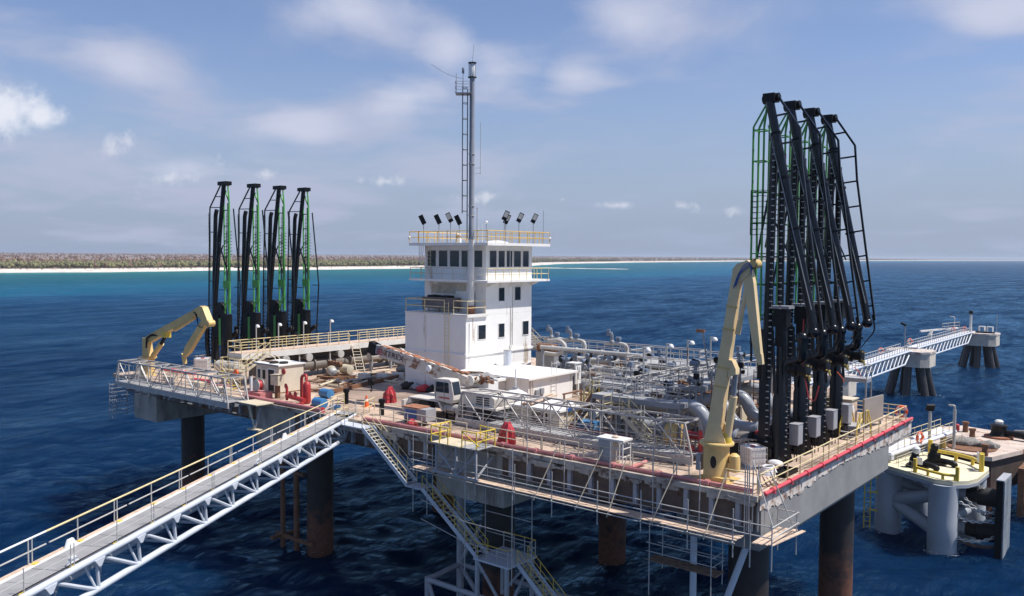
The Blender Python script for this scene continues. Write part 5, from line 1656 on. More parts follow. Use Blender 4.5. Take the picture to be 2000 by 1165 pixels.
LY = [10.7, 14.5, 18.05, 21.6]
b1 = left_arm(LY[0], 'leftmost green and black loading arm, nearest the ochre crane jib')
left_arm(LY[1], 'second green and black loading arm from the left', b1)
left_arm(LY[2], 'third green and black loading arm from the left', b1)
left_arm(LY[3], 'rightmost of the four green and black loading arms at left', b1)

# ================================================================ TRUCK CRANE
t = T('truck_crane', 'off-white rusty mobile crane with its boom laid across the deck', 'mobile crane', (-27.5, 5.4, DZ))
W, BM = M['truck'], M['blackm']
t.part('chassis', t.mb().bx(-31.6, -22.6, 4.9, 6.6, 14.75, 15.25).bx(-32.4, -31.6, 4.5, 7.0, 14.6, 15.0), M['greyst'])
t.part('front_bumper', t.mb().bx(-32.6, -32.3, 4.2, 7.2, 14.35, 15.15), W)
t.part('fender', t.mb().bx(-31.7, -28.3, 4.1, 7.2, 15.42, 15.52).prism([(-31.7, 15.42), (-31.55, 15.5), (-31.3, 15.1), (-31.9, 14.9)], 4.1, 7.2, 'Y').prism([(-28.45, 15.5), (-28.2, 15.42), (-27.8, 14.8), (-28.0, 14.8)], 4.1, 7.2, 'Y'), W)
t.part('rear_fender', t.mb().bx(-25.4, -22.4, 4.1, 7.2, 15.42, 15.55), W)
t.part('fuel_tank', t.mb().lathe((-27.0, 4.55, 14.95), [(0.2, -0.9), (0.4, -0.8), (0.4, 0.8), (0.2, 0.9)], 16, 'X'), M['galv'])
stp = t.mb()
for z in (14.2, 14.5, 14.8):
    stp.bx(-27.5, -26.7, 4.15, 4.35, z, z + 0.05)
stp.bx(-27.55, -27.5, 4.15, 4.35, 14.15, 15.1).bx(-26.7, -26.65, 4.15, 4.35, 14.15, 15.1)
t.part('boarding_step', stp, BM)
for (x, y) in ((-30.0, 4.45), (-30.0, 6.95), (-24.0, 4.45), (-24.0, 6.95)):
    wh = t.part('wheel', t.mb().lathe((x, y, 14.75), [(0.42, -0.3), (0.68, -0.33), (0.76, -0.22), (0.76, 0.22), (0.68, 0.33), (0.42, 0.3)], 24, 'Y'), M['tyre'])
    s_ = -1 if y < 5.5 else 1
    t.part('rim', t.mb().lathe((x, y + s_ * 0.2, 14.75), [(0.1, -0.1), (0.42, -0.09), (0.44, 0.0), (0.42, 0.09), (0.1, 0.1)], 18, 'Y'), W, under=wh)
    t.part('hub', t.mb().lathe((x, y + s_ * 0.31, 14.75), [(0.16, -0.06), (0.2, 0), (0.14, 0.06)], 12, 'Y'), M['greyst'], under=wh)
t.part('turntable', t.mb().lathe((-27.3, 5.8, 15.25), [(1.1, 0), (1.1, 0.2), (0.95, 0.25)], 20), BM)
t.part('superstructure', t.mb().bx(-28.6, -24.4, 5.2, 7.3, 15.55, 16.3), W)
# driver's cab with glazing
CX = lambda x: -28.75 + (x + 29.25) * 0.76
cab = t.mb().prism([(CX(x_), z_) for x_, z_ in ((-29.1, 15.6), (-26.85, 15.45), (-26.5, 15.75), (-26.5, 16.1), (-26.85, 17.2), (-27.1, 17.32), (-29.0, 17.28), (-29.25, 16.4))], 4.05, 5.0, 'Y')
cbp = t.part('cab', cab, W)
t.part('side_window', t.mb().prism([(CX(-28.95), 16.25), (CX(-27.85), 16.25), (CX(-27.85), 17.05), (CX(-28.9), 17.05)], 4.02, 4.046, 'Y'), M['glass'], under=cbp)
t.part('front_quarter_window', t.mb().prism([(CX(-27.72), 16.25), (CX(-27.12), 16.25), (CX(-27.2), 17.05), (CX(-27.72), 17.05)], 4.02, 4.046, 'Y'), M['glass'], under=cbp)
wd = t.mb()
wd.add([(CX(x_), y_, z_) for x_, y_, z_ in ((-26.52, 4.13, 16.15), (-26.52, 4.92, 16.15), (-26.84, 4.92, 17.12), (-26.84, 4.13, 17.12), (-26.48, 4.13, 16.15), (-26.48, 4.92, 16.15), (-26.80, 4.92, 17.12), (-26.80, 4.13, 17.12))],
       [(0, 1, 2, 3), (4, 7, 6, 5), (0, 4, 5, 1), (1, 5, 6, 2), (2, 6, 7, 3), (3, 7, 4, 0)])
t.part('windscreen', wd, M['glass'], under=cbp)
t.part('door_seam', t.mb().bx(CX(-27.80), CX(-27.77), 4.035, 4.047, 15.6, 17.15).bx(CX(-29.03), CX(-29.0), 4.035, 4.047, 15.7, 17.15), BM, under=cbp)
t.part('mirror', t.mb().box((-28.85, 3.95, 16.6), (0.08, 0.25, 0.35)), BM, under=cbp)
lt = t.mb()
for i, (w_, g_) in enumerate(((0.10, 0), (0.06, 0.16), (0.24, 0.26), (0.24, 0.56), (0.24, 0.86), (0.3, 1.15))):
    lt.prism([(-28.25 + g_ * .8, 15.78), (-28.25 + (g_ + w_) * .8, 15.78), (-28.22 + (g_ + w_) * .8, 15.90), (-28.22 + g_ * .8, 15.90)], 4.03, 4.047, 'Y')
t.part('faded_lettering', lt, M['inkred'], stuff=True)
# engine hood and counterweight
t.part('engine_hood', t.mb().prism([(-26.2, 15.5), (-23.0, 15.5), (-22.8, 15.8), (-22.8, 16.2), (-23.4, 16.5), (-25.6, 16.5)], 4.4, 6.8, 'Y'), W)
gr = t.mb()
for i in range(4):
    gr.bx(-24.6, -23.3, 4.37, 4.397, 15.65 + i * 0.17, 15.73 + i * 0.17)
t.part('grille', gr, BM, stuff=True)
cw = t.part('counterweight_block', t.mb().bx(-28.6, -26.3, 7.6, 9.0, 15.6, 16.7), M['white2'])
wn_ = t.mb()
wr_ = np.random.default_rng(4)
for i in range(26):
    c_ = V(-28.4 + 2.6 * wr_.random(), 6.9 + 0.9 * wr_.random(), 16.75 + 0.45 * wr_.random())
    if i % 3:
        wn_.box(c_, (wr_.uniform(.15, .6), wr_.uniform(.1, .3), wr_.uniform(.08, .25)), wr_.uniform(0, 3), wr_.normal(0, .3), wr_.normal(0, .2))
    else:
        wn_.cyl(c_, c_ + V(wr_.normal(0, .4), wr_.normal(0, .3), wr_.normal(0, .2)), wr_.uniform(.05, .14), 8)
t.part('winch', wn_, M['rust'], stuff=True)
t.part('winch_drum', t.mb().lathe((-27.1, 6.9, 17.0), [(0.4, -0.5), (0.4, -0.42), (0.28, -0.4), (0.28, 0.4), (0.4, 0.42), (0.4, 0.5)], 16, 'Y'), W)
# boom: rusty telescopic box laid low, pointing left
bA, bB = V(-27.2, 6.6, 16.95), V(-38.3, 6.6, 18.72)
bo = t.mb()
taperbox(bo, bA, bA.lerp(bB, 0.2), 0.7, 0.6, 0.8, 0.95)
taperbox(bo, bA.lerp(bB, 0.2), bA.lerp(bB, 0.93), 0.8, 0.95, 0.72, 1.0)
bp = t.part('boom', bo, M['rustboom'])
rtop = t.mb()
dB = (bB - bA).normalized()
nB = V(0, 1, 0).cross(dB).normalized()
if nB.z < 0:
    nB = -nB
for i in range(46):
    f = 0.05 + 0.87 * i / 46
    p = bA.lerp(bB, f) + nB * (0.47 + 0.03 * rng.random())
    rtop.box(p + V(0, -0.25 + 0.45 * rng.random(), 0), (rng.uniform(0.15, 0.4), rng.uniform(0.2, 0.6), 0.04 + 0.09 * rng.random()), rng.normal(0, 0.1), 0, 0.157)
t.part('boom_top_rust', rtop, M['rusttop'], under=bp, stuff=True)
t.part('boom_tip_section', taperbox(t.mb(), bA.lerp(bB, 0.93), bB, 0.6, 0.8, 0.5, 0.7), M['greyst'])
tip = t.mb()
tip.lathe(bB + V(-0.2, 0, -0.3), [(0.1, -0.3), (0.34, -0.28), (0.34, 0.28), (0.1, 0.3)], 14, 'Y').lathe(bB + V(-0.5, 0, 0.35), [(0.1, -0.2), (0.28, -0.18), (0.28, 0.18), (0.1, 0.2)], 14, 'Y').box(bB + V(-0.3, -0.3, 0), (0.9, 0.06, 1.0), 0, 0, 0.3).box(bB + V(-0.3, 0.3, 0), (0.9, 0.06, 1.0), 0, 0, 0.3)
t.part('boom_head', tip, M['blackm'])
t.part('lift_cylinder', t.mb().cyl((-27.9, 6.2, 15.7), (-31.4, 6.45, 17.1), 0.2, 12), W)
t.part('boom_lamp', t.mb().lathe(bA.lerp(bB, 0.37) + V(0, -0.55, 0.02), [(0.05, -0.12), (0.24, -0.1), (0.27, 0.0), (0.27, 0.12)], 14, 'Y'), M['white2'])
hx = bB.x - 0.75
t.rod('hoist_rope', (hx, 6.6, 16.0), (hx, 6.6, 18.6), 0.02, BM)
t.rod('hoist_rope', (hx + 0.14, 6.6, 16.0), (hx + 0.14, 6.6, 18.6), 0.02, BM)
hk = t.part('hook_block', t.mb().lathe((hx + 0.07, 6.6, 15.7), [(0.12, -0.15), (0.34, -0.12), (0.34, 0.12), (0.12, 0.15)], 14, 'Y').box((hx + 0.07, 6.6, 15.75), (0.5, 0.4, 0.6)), BM)
t.part('hook', t.mb().tube([(hx + 0.07, 6.6, 15.45), (hx + 0.07, 6.6, 15.15), (hx + 0.2, 6.6, 14.98), (hx + 0.05, 6.6, 14.86), (hx - 0.1, 6.6, 14.98)], 0.06, 6), BM, under=hk)


def text(t, body, size, loc, rot, m, name='lettering', under=None, ext=0.004, sx=1.0):
    cu = bpy.data.curves.new(name, 'FONT')
    cu.body = body
    cu.size = size
    cu.extrude = ext
    cu.materials.append(m)
    tmp = bpy.data.objects.new('lettering_curve', cu)
    col.objects.link(tmp)
    me = bpy.data.meshes.new_from_object(tmp.evaluated_get(bpy.context.evaluated_depsgraph_get()))
    bpy.data.objects.remove(tmp)
    bpy.data.curves.remove(cu)
    me.materials.clear()
    me.materials.append(m)
    o = bpy.data.objects.new(name, me)
    link(o, under or t.o)
    o['kind'] = 'stuff'
    o.location = Vector(loc) - t.loc
    o.rotation_euler = rot
    o.scale.x = sx
    return o


pT = bA.lerp(bB, 0.87) - nB * 0.22 + V(0, -0.43, 0)
text(t, 'TEREX', 0.68, pT, (math.pi / 2, math.atan2(bB.z - bA.z, -(bB.x - bA.x)), 0), M['ink'], under=bp, sx=1.25)
tl = t.mb()
q = bA.lerp(bB, 0.885) + V(0, -0.42, 0)
for i in range(3):
    tl.box(q + V(-0.35, -0.02, 0.22 - 0.2 * i), (0.55, 0.02, 0.1), 0, 0, 0.157)
tl.box(q + V(-0.6, -0.02, 0.02), (0.1, 0.02, 0.5), 0, 0, 0.157)
t.part('boom_mark', tl, M['inkred'], under=bp, stuff=True)
text(t, 'TEREX', 0.42, (-28.1, 7.59, 16.0), (math.pi / 2, 0, 0), M['ink'], under=cw, sx=1.2)
# ================================================================ RIGHT-END DECK
for i, y in enumerate(AY):
    t = T('transfer_pipe', ('large grey S-bend transfer pipe nearest the pedestal crane', 'second large grey S-bend transfer pipe from the pedestal crane', 'third large grey S-bend transfer pipe from the pedestal crane', 'large grey S-bend transfer pipe farthest from the pedestal crane')[i],
          'pipe', (-7.5, y, DZ), group='grey S-bend pipes feeding the loading arms')
    r_ = 0.46
    path = smooth_path([(-5.2, y, 15.15), (-7.1, y, 15.15), (-7.9, y, 16.85), (-9.7, y, 16.85), (-10.35, y, 15.2), (-10.4, y, 14.9)], 1.15, 7)
    t.part('bend', t.mb().tube(path, r_, 22), M['pipe'])
    t.part('flange', t.mb().cyl((-5.3, y, 15.15), (-5.1, y, 15.15), 0.62, 22), M['pipe'])
    t.part('joint', t.mb().cyl((-5.1, y, 15.15), (-4.2, y, 15.15), 0.5, 20), M['pipebrown'])
    t.part('spool', t.mb().cyl((-4.2, y, 15.15), (-2.6, y, 15.15), 0.4, 18).cyl((-4.3, y, 15.15), (-4.1, y, 15.15), 0.58, 20), M['blackm'])
    t.part('base_flange', t.mb().cyl((-10.4, y, 14.75), (-10.4, y, 14.95), 0.62, 20), M['pipe'])
    t.part('header', t.mb().cyl((-13.2, y, 15.0), (-10.3, y, 15.0), 0.5, 18), M['pipew'] if i % 2 else M['pipe'])
    t.part('saddle', t.mb().bx(-6.6, -6.2, y - 0.3, y + 0.3, DZ, 14.72), M['greyst'])
# blank discs on large vertical drums beside the bends
for i, y in enumerate((7.2, 13.4, 17.0)):
    t = T('valve_body', ('pale yellow-ended valve body nearest the pedestal crane', 'cream valve body between second and third bends', 'cream valve body beside the farthest bend')[i], 'valve', (-9.0, y, DZ), group='large valve bodies behind the bends')
    t.part('body', t.mb().lathe((-9.2, y, 15.0), [(0.5, -0.5), (0.78, -0.48), (0.78, 0.48), (0.5, 0.5)], 20, 'X'), M['oldcream'] if i else M['crane2'])
    t.part('stem', t.mb().cyl((-9.2, y, 15.7), (-9.2, y, 17.4), 0.12, 10), M['greyst'])
    t.part('foot', t.mb().bx(-9.5, -8.9, y - 0.4, y + 0.4, DZ, 14.3), M['rust'])
for i, y in enumerate((10.0, 13.4, 17.0, 20.6)):
    c = T('cable_riser', 'rusty dark vertical cable ladder standing between the grey bends', 'cable ladder', (-7.4, y, DZ), group='vertical cable ladders between the bends')
    for s_ in (-0.22, 0.22):
        c.rod('rail', (-7.6 + s_, y - 0.3, DZ), (-7.6 + s_, y - 0.3, 18.6), 0.035, M['rust'])
    ru = c.mb()
    for k in range(11):
        ru.bar((-7.82, y - 0.3, 14.4 + k * 0.4), (-7.38, y - 0.3, 14.4 + k * 0.4), 0.05)
    c.part('rungs', ru, M['rust'], stuff=True)

# cabinets in front of the arms
cabn = None
for i, y in enumerate((9.4, 12.6, 15.9, 19.0)):
    lab = ('grey control cabinet on legs nearest the pedestal crane', 'second grey control cabinet on legs from the pedestal crane', 'third grey control cabinet on legs from the pedestal crane', 'grey control cabinet on legs farthest from pedestal crane, by yellow steps')[i]
    if cabn is None:
        c = T('control_cabinet', lab, 'cabinet', (-1.75, y, DZ), group='grey cabinets before the right loading arms')
        c.loc = V(0, 0, 0)
        c.part('casing', MB().bx(-0.28, 0.28, -0.42, 0.42, 1.05, 2.35), M['cabinet'])
        c.part('lid', MB().bx(-0.31, 0.31, -0.45, 0.45, 2.352, 2.4), M['cabinet'])
        c.part('door', MB().bx(0.282, 0.30, -0.38, 0.38, 1.1, 2.3), M['cabinet'])
        for sx in (-0.2, 0.2):
            for sy in (-0.32, 0.32):
                c.rod('leg', (sx, sy, 0), (sx, sy, 1.05), 0.035, M['blackm'])
        c.part('cable_gland', MB().box((0, 0, 0.95), (0.3, 0.5, 0.15)), M['blackm'])
        cabn = c.o
    else:
        o = copy_tree(cabn)
        o.location.y = y
        o['label'] = lab
t = T('electrical_cabinet', 'tall brown cabinet behind the farthest right loading arm', 'cabinet', (-2.6, 21.9, DZ))
t.part('casing', t.mb().bx(-3.1, -2.1, 21.2, 22.6, DZ + 0.1, 16.3), M['plank'])
t.part('door', t.mb().bx(-2.998, -2.2, 21.17, 21.198, DZ + 0.2, 16.1), M['oldcream'])
t.part('lid', t.mb().bx(-3.2, -2.0, 21.1, 22.7, 16.3, 16.38), M['oldcream'])
t.part('tag', t.mb().box((-2.09, 21.7, 15.6), (0.02, 0.3, 0.5), 0, 0.3), M['sign'])
t = T('steel_panel', 'large plain brownish-grey upright steel panel by the rear railing', 'panel', (-1.4, 24.0, DZ))
t.part('plate', t.mb().box((-1.4, 24.2, 15.3), (0.14, 3.4, 2.0), -0.12), mat('brown_grey_plate', (0.30, 0.255, 0.22), 0.6, var=0.12, vscale=1))
t.part('post', t.mb().bx(-1.6, -1.5, 22.7, 22.8, DZ, 14.3), M['greyst'])
t.part('post', t.mb().bx(-1.3, -1.2, 25.6, 25.7, DZ, 14.3), M['greyst'])
# yellow crossover steps over the pipe
t = T('crossover_steps', 'small grey crossover step with two pairs of yellow handrails', 'steps', (-1.3, 19.9, DZ))
t.part('platform', t.mb().bx(-1.9, -0.7, 18.9, 20.6, 14.75, 14.83), M['grating'])
for y in (18.9, 20.6):
    t.part('side_frame', t.mb().bx(-1.9, -0.7, y - 0.03, y + 0.03, 14.5, 14.75), M['greyst'])
for (y0, y1) in ((18.3, 18.55), (20.7, 20.95)):
    for z in (14.25, 14.5):
        t.part('tread', t.mb().bx(-1.85, -0.75, y0 - (14.75 - z) * (1 if y0 < 19 else -1), y1 - (14.75 - z) * (1 if y0 < 19 else -1), z, z + 0.04), M['grating'])
for x in (-1.9, -0.7):
    for (ya, yb, yc) in ((18.1, 18.8, 19.3), (21.3, 20.6, 20.1)):
        t.part('handrail', t.mb().tube([(x, ya, DZ), (x, ya + (yb - ya) * 0.1, 15.0), (x, yb, 15.85), (x, yc, 15.85), (x, yc, 14.8)], 0.045, 6), M['yellow'])
        t.rod('mid_rail', (x, ya + (yb - ya) * 0.05, 14.75), (x, yc, 15.4), 0.035, M['yellow'])
        t.rod('post', (x, yb, 14.8), (x, yb, 15.85), 0.04, M['yellow'])
# railing right edge; bend like in the picture part way
railing('cream pipe railing along the right edge of the platform', [(-0.25, 0.35, DZ), (-0.25, 10.2, DZ), (-0.25, 11.2, DZ + 0.02), (-0.25, 20.0, DZ), (-0.25, 29.0, DZ)], M['cream'], sp=1.95, h=1.1, r=0.04)
railing('cream pipe railing across the far right corner behind brown cabinet', [(-0.25, 29.0, DZ), (-3.0, 29.0, DZ), (-9.0, 29.0, DZ)], M['cream'], sp=1.5, r=0.035, mids=(0.4, 0.75))
railing('short cream railing at the front right corner beside the pedestal crane', [(-2.2, 0.25, DZ), (-0.35, 0.25, DZ)], M['cream'], sp=1.9, r=0.035)
# red fire main along the right edge with clamps
t = T('fire_main', 'bright red pipe with clamps along the right edge of the platform', 'pipe', (0.1, 0, DZ))
t.part('pipe', t.mb().tube([(0.12, 0.3, DZ + 0.11), (0.12, 29.3, DZ + 0.11)], 0.115, 12), M['redpipe'])
cm = MB().lathe((0, 0, 0), [(0.12, -0.07), (0.17, -0.06), (0.17, 0.06), (0.12, 0.07)], 12, 'Y').box((-0.05, 0, -0.13), (0.5, 0.12, 0.05)).mesh('clamp', M['redpipe'])
y = 1.2
while y < 29:
    t.piece('clamp', cm, (0.12, y, DZ + 0.11))
    y += 2.55
t.part('end_cap', t.mb().sphere((0.12, 0.25, DZ + 0.11), 0.15, 10, 6), M['redpipe'])
# faded red main along the front edge with joints
t = T('fire_main', 'faded pink-red pipe running along the front edge of platform', 'pipe', (-20, 0.15, DZ))
segs = [(-0.6, -9.6), (-9.6, -18.4), (-18.4, -24.8), (-24.8, -32.6)]
for (x0, x1) in segs:
    t.part('pipe_length', t.mb().cyl((x0, 0.2, DZ + 0.15), (x1 + 0.05, 0.2, DZ + 0.15), 0.12 if x0 > -24 else 0.16, 12), M['pinkpipe'])
jm = MB().lathe((0, 0, 0), [(0.14, -0.14), (0.19, -0.12), (0.19, 0.12), (0.14, 0.14)], 12, 'X').mesh('joint', M['pinkpipe'])
for x in (-3.3, -6.4, -9.6, -12.7, -15.6, -18.4, -21.6, -24.8, -28.5):
    t.piece('joint', jm, (x, 0.2, DZ + 0.15))
t.part('branch', t.mb().tube(smooth_path([(-8.4, 0.2, DZ + 0.15), (-8.4, 1.0, DZ + 0.2), (-8.3, 1.9, DZ + 0.25)], 0.2, 3), 0.12, 10), M['pinkpipe'])
t = T('fire_main', 'faded red pipe with hydrants along the edge beside the cream cabin', 'pipe', (-43, 0.1, DZ))
for (x0, x1) in ((-48.9, -43.2), (-43.2, -37.7)):
    t.part('pipe_length', t.mb().cyl((x0, 0.15, DZ + 0.2), (x1 + 0.05, 0.15, DZ + 0.2), 0.17, 12), M['pinkpipe'])
t.piece('joint', jm, (-43.2, 0.15, DZ + 0.2))
t.part('blank_end', t.mb().lathe((-37.7, 0.15, DZ + 0.2), [(0.1, 0), (0.26, 0.0), (0.26, 0.1), (0.1, 0.1)], 12, 'X'), M['red'])
# IBC totes
def tote(x, y, rz, label):
    t = T('bulk_container', label, 'liquid container', (x, y, DZ), rz)
    t.loc = V(0, 0, 0)
    t.part('pallet', MB().bx(-0.6, 0.6, -0.5, 0.5, 0, 0.05).bx(-0.6, 0.6, -0.5, -0.35, 0.05, 0.14).bx(-0.6, 0.6, 0.35, 0.5, 0.05, 0.14), M['greyst'])
    bt = MB()
    bt.prism([(-0.57, -0.42), (-0.52, -0.47), (0.52, -0.47), (0.57, -0.42), (0.57, 0.42), (0.52, 0.47), (-0.52, 0.47), (-0.57, 0.42)], 0.15, 1.12, 'Z')
    t.part('bottle', bt, M['plastic'])
    t.part('cap', MB().lathe((0, 0, 1.12), [(0.13, 0), (0.13, 0.06), (0.1, 0.07)], 12), M['red'])
    for i in range(7):
        x_ = -0.6 + 0.2 * i
        for y_ in (-0.5, 0.5):
            t.rod('cage_bar', (x_, y_, 0.14), (x_, y_, 1.16), 0.012, M['galv'], 5)
    for i in range(1, 5):
        y_ = -0.5 + 0.2 * i
        for x_ in (-0.6, 0.6):
            t.rod('cage_bar', (x_, y_, 0.14), (x_, y_, 1.16), 0.012, M['galv'], 5)
    for z in (0.2, 0.5, 0.8, 1.16):
        t.part('cage_ring', MB().tube([(-0.61, -0.51, z), (0.61, -0.51, z), (0.61, 0.51, z), (-0.61, 0.51, z), (-0.61, -0.51, z)], 0.014, 5), M['galv'])
    return t


t_ = tote(-3.1, 5.9, -0.62, 'white caged liquid container beside the cream pedestal crane')
t_.o.scale = (1.15, 1.15, 1.15)
t_ = tote(-67.2, 7.2, -0.7, 'white caged liquid container by the leftmost loading arm')
t_.o.scale = (1.5, 1.5, 1.3)
tote(-26.4, 8.6, 0.3, 'caged liquid container half hidden beside the white water tank')
# bits around the crane foot
sk = MB()
sk.sphere((-2.2, 7.3, DZ + 0.16), 0.42, 10, 6, (1.2, 0.8, 0.45)).sphere((-1.9, 7.1, DZ + 0.14), 0.3, 8, 5, (1, 0.9, 0.5))
single('plastic_sack', sk, M['sack'], 'crumpled white sack beside the caged container', 'sack', None, (-2.2, 7.3, DZ))
hm = MB()
for i in range(5):
    hm.tube([(-1.55 + 0.5 * math.cos(a) * (1 - 0.1 * i), 4.6 + 0.6 * math.sin(a) * (1 - 0.08 * i), DZ + 0.08 + 0.11 * i) for a in np.linspace(0, 6.1, 14)], 0.07, 6)
single('hose_heap', hm, M['sack'], 'heap of pale hose on the deck by the right railing', 'hose', None, (-1.5, 4.6, DZ))
tr = T('drip_tray', 'black open steel tray on the deck by the right railing', 'tray', (-0.95, 5.6, DZ))
tr.part('floor', tr.mb().bx(-1.4, -0.5, 4.6, 6.6, DZ + 0.02, DZ + 0.06), M['blackm'])
tr.part('rim', tr.mb().bx(-1.4, -1.35, 4.6, 6.6, DZ + 0.06, DZ + 0.25).bx(-0.55, -0.5, 4.6, 6.6, DZ + 0.06, DZ + 0.25).bx(-1.35, -0.55, 4.6, 4.65, DZ + 0.06, DZ + 0.25).bx(-1.35, -0.55, 6.55, 6.6, DZ + 0.06, DZ + 0.25), M['blackm'])
for i in range(4):
    single('loose_plank', MB().box((-1.2 + 0.12 * i, 2.9 + 0.28 * i, DZ + 0.06 + 0.03 * (i % 2)), (0.16, 2.4, 0.07), 0.5 + 0.05 * i), M['plank'], 'loose pale plank lying by the hose heap', 'plank', 'planks by the hose heap', (-1.2, 2.9, DZ))
gs_ = MB()
gs_.grid(lambda u, w: V(-2.9 + 1.7 * u, 1.5 + 2.0 * w, DZ + 0.05 + 0.05 * math.sin(u * 7) * math.sin(w * 6)), 8, 8)
single('cloth_sheet', gs_, M['rustdeck'], 'pale flat sheet on the deck between crane foot and corner', 'sheet', None, (-2, 2.5, DZ))
ws = T('waste_skip', 'open black bin of scrap behind the caged container', 'bin', (-4.4, 6.9, DZ))
ws.part('bin', ws.mb().bx(-5.3, -3.9, 6.6, 8.0, DZ, DZ + 1.1), M['blackm'])
sc2 = ws.mb()
for i in range(20):
    sc2.box((rng.uniform(-5.2, -4.0), rng.uniform(6.6, 7.9), DZ + 1.15 + rng.uniform(0, .2)), (rng.uniform(.2, .9), rng.uniform(.08, .3), 0.06), rng.uniform(0, 3), rng.normal(0, .2))
ws.part('scrap', sc2, M['plank'], stuff=True)
single('float_ball', MB().sphere((-3.9, 8.6, DZ + 1.5), 0.3, 12, 8), M['red'], 'small faded red ball float above the caged container', 'float', None, (-3.9, 8.6, DZ + 1.5))
t = T('fire_monitor', 'red hydrant stand with valves left of the pedestal crane', 'hydrant', (-6.4, 5.2, DZ))
t.part('barrel', t.mb().lathe((-6.9, 6.0, 15.4), [(0.1, -0.8), (0.26, -0.75), (0.26, 0.75), (0.1, 0.8)], 12, 'X'), M['red'])
t.part('riser', t.mb().cyl((-6.4, 5.4, DZ), (-6.4, 5.4, 15.9), 0.14, 10).cyl((-7.3, 5.6, DZ), (-7.3, 5.6, 15.4), 0.12, 10).cyl((-7.3, 5.5, 14.5), (-6.3, 5.4, 14.5), 0.12, 10), M['red'])
t.part('wheel', t.mb().lathe((-6.9, 5.0, 14.8), [(0.22, -0.02), (0.26, 0), (0.22, 0.02)], 12, 'Y').cyl((-6.9, 5.0, 14.8), (-6.9, 5.5, 14.8), 0.05, 6), M['red'])
# white equipment frame near the front railing
t = T('meter_kiosk', 'grey-white open frame cabinet at the front edge before lattice gangway', 'cabinet', (-10.1, 1.0, DZ))
t.part('casing', t.mb().bx(-11.0, -10.1, 0.6, 1.5, DZ + 0.1, 15.55), M['lattice'])
t.part('roof', t.mb().bx(-11.1, -9.1, 0.5, 1.6, 15.55, 15.66), M['whited'])
for (x, y) in ((-10.0, 0.6), (-9.2, 0.6), (-9.2, 1.5), (-10.0, 1.5)):
    t.beam('frame_post', (x, y, DZ), (x, y, 15.55), 0.06, 0.06, M['whited'])
for z in (14.6, 15.1):
    t.beam('frame_bar', (-10.0, 0.6, z), (-9.2, 0.6, z), 0.05, 0.05, M['whited'])
    t.beam('frame_bar', (-9.2, 0.6, z), (-9.2, 1.5, z), 0.05, 0.05, M['whited'])
t.part('rag', t.mb().sphere((-10.0, 1.0, 15.7), 0.25, 8, 5, (1, 0.8, 0.5)), M['plank'])

# ================================================================ FRONT EDGE
for (a, b, lab) in ((-31.0, -22.0, 'long cream railing along the front edge by the stair head'), (-19.8, -15.4, 'cream railing panel behind the right red cover'), (-15.3, -12.4, 'cream railing panel right of the red cover'),
                    (-9.0 - 3.0, -9.0 - 0.6, 'cream railing panel left of the grey-white frame cabinet'), (-8.4, -5.6, 'cream railing panel right of the grey-white frame cabinet'), (-5.4, -4.6, 'narrow cream railing panel left of the pedestal crane')):
    railing(lab, [(a, 0.45, DZ), (b, 0.45, DZ)], M['oldcream'], sp=1.55, r=0.035)
# yellow gate platform hung outside the edge, with support frame below
t = T('gate_platform', 'yellow caged access platform hung outside the front edge', 'platform', (-20.8, -1.0, DZ))
t.part('floor', t.mb().bx(-23.2, -20.6, -1.9, 0.1, DZ - 0.05, DZ + 0.02), M['oldcream'])
t.part('floor', t.mb().bx(-20.4, -19.0, -1.9, 0.1, DZ - 0.03, DZ + 0.03), M['grating'])
rails(t, [(-23.2, 0.0, DZ), (-23.2, -1.9, DZ), (-21.6, -1.9, DZ)], M['yellow'], h=1.15, sp=0.95, r=0.045)
rails(t, [(-20.3, -1.9, DZ), (-19.0, -1.9, DZ), (-19.0, 0.0, DZ), (-20.6, 0.3, DZ)], M['yellow'], h=1.15, sp=0.9, r=0.045)
t.rod('gate_bar', (-20.3, -1.9, DZ + 1.1), (-18.4, -2.3, DZ + 0.4), 0.045, M['yellow'])
t.rod('gate_bar', (-18.4, -1.4, DZ + 1.1), (-18.9, -2.1, DZ + 0.2), 0.045, M['yellow'])
for x in (-22.9, -21.0, -19.2):
    t.beam('support_leg', (x, -1.7, DZ - 0.06), (x, -1.7, 11.9), 0.12, 0.12, M['stiff'])
    t.beam('support_brace', (x, -1.7, 12.0), (x, 0.3, 13.4), 0.1, 0.1, M['stiff'])
t.beam('support_brace', (-22.9, -1.7, 13.6), (-21.0, -1.7, 12.0), 0.1, 0.1, M['stiff'])
t.beam('support_brace', (-19.2, -1.7, 13.6), (-21.0, -1.7, 12.0), 0.1, 0.1, M['stiff'])
t.beam('support_beam', (-23.2, -1.7, 11.95), (-19.0, -1.7, 11.95), 0.12, 0.14, M['stiff'])


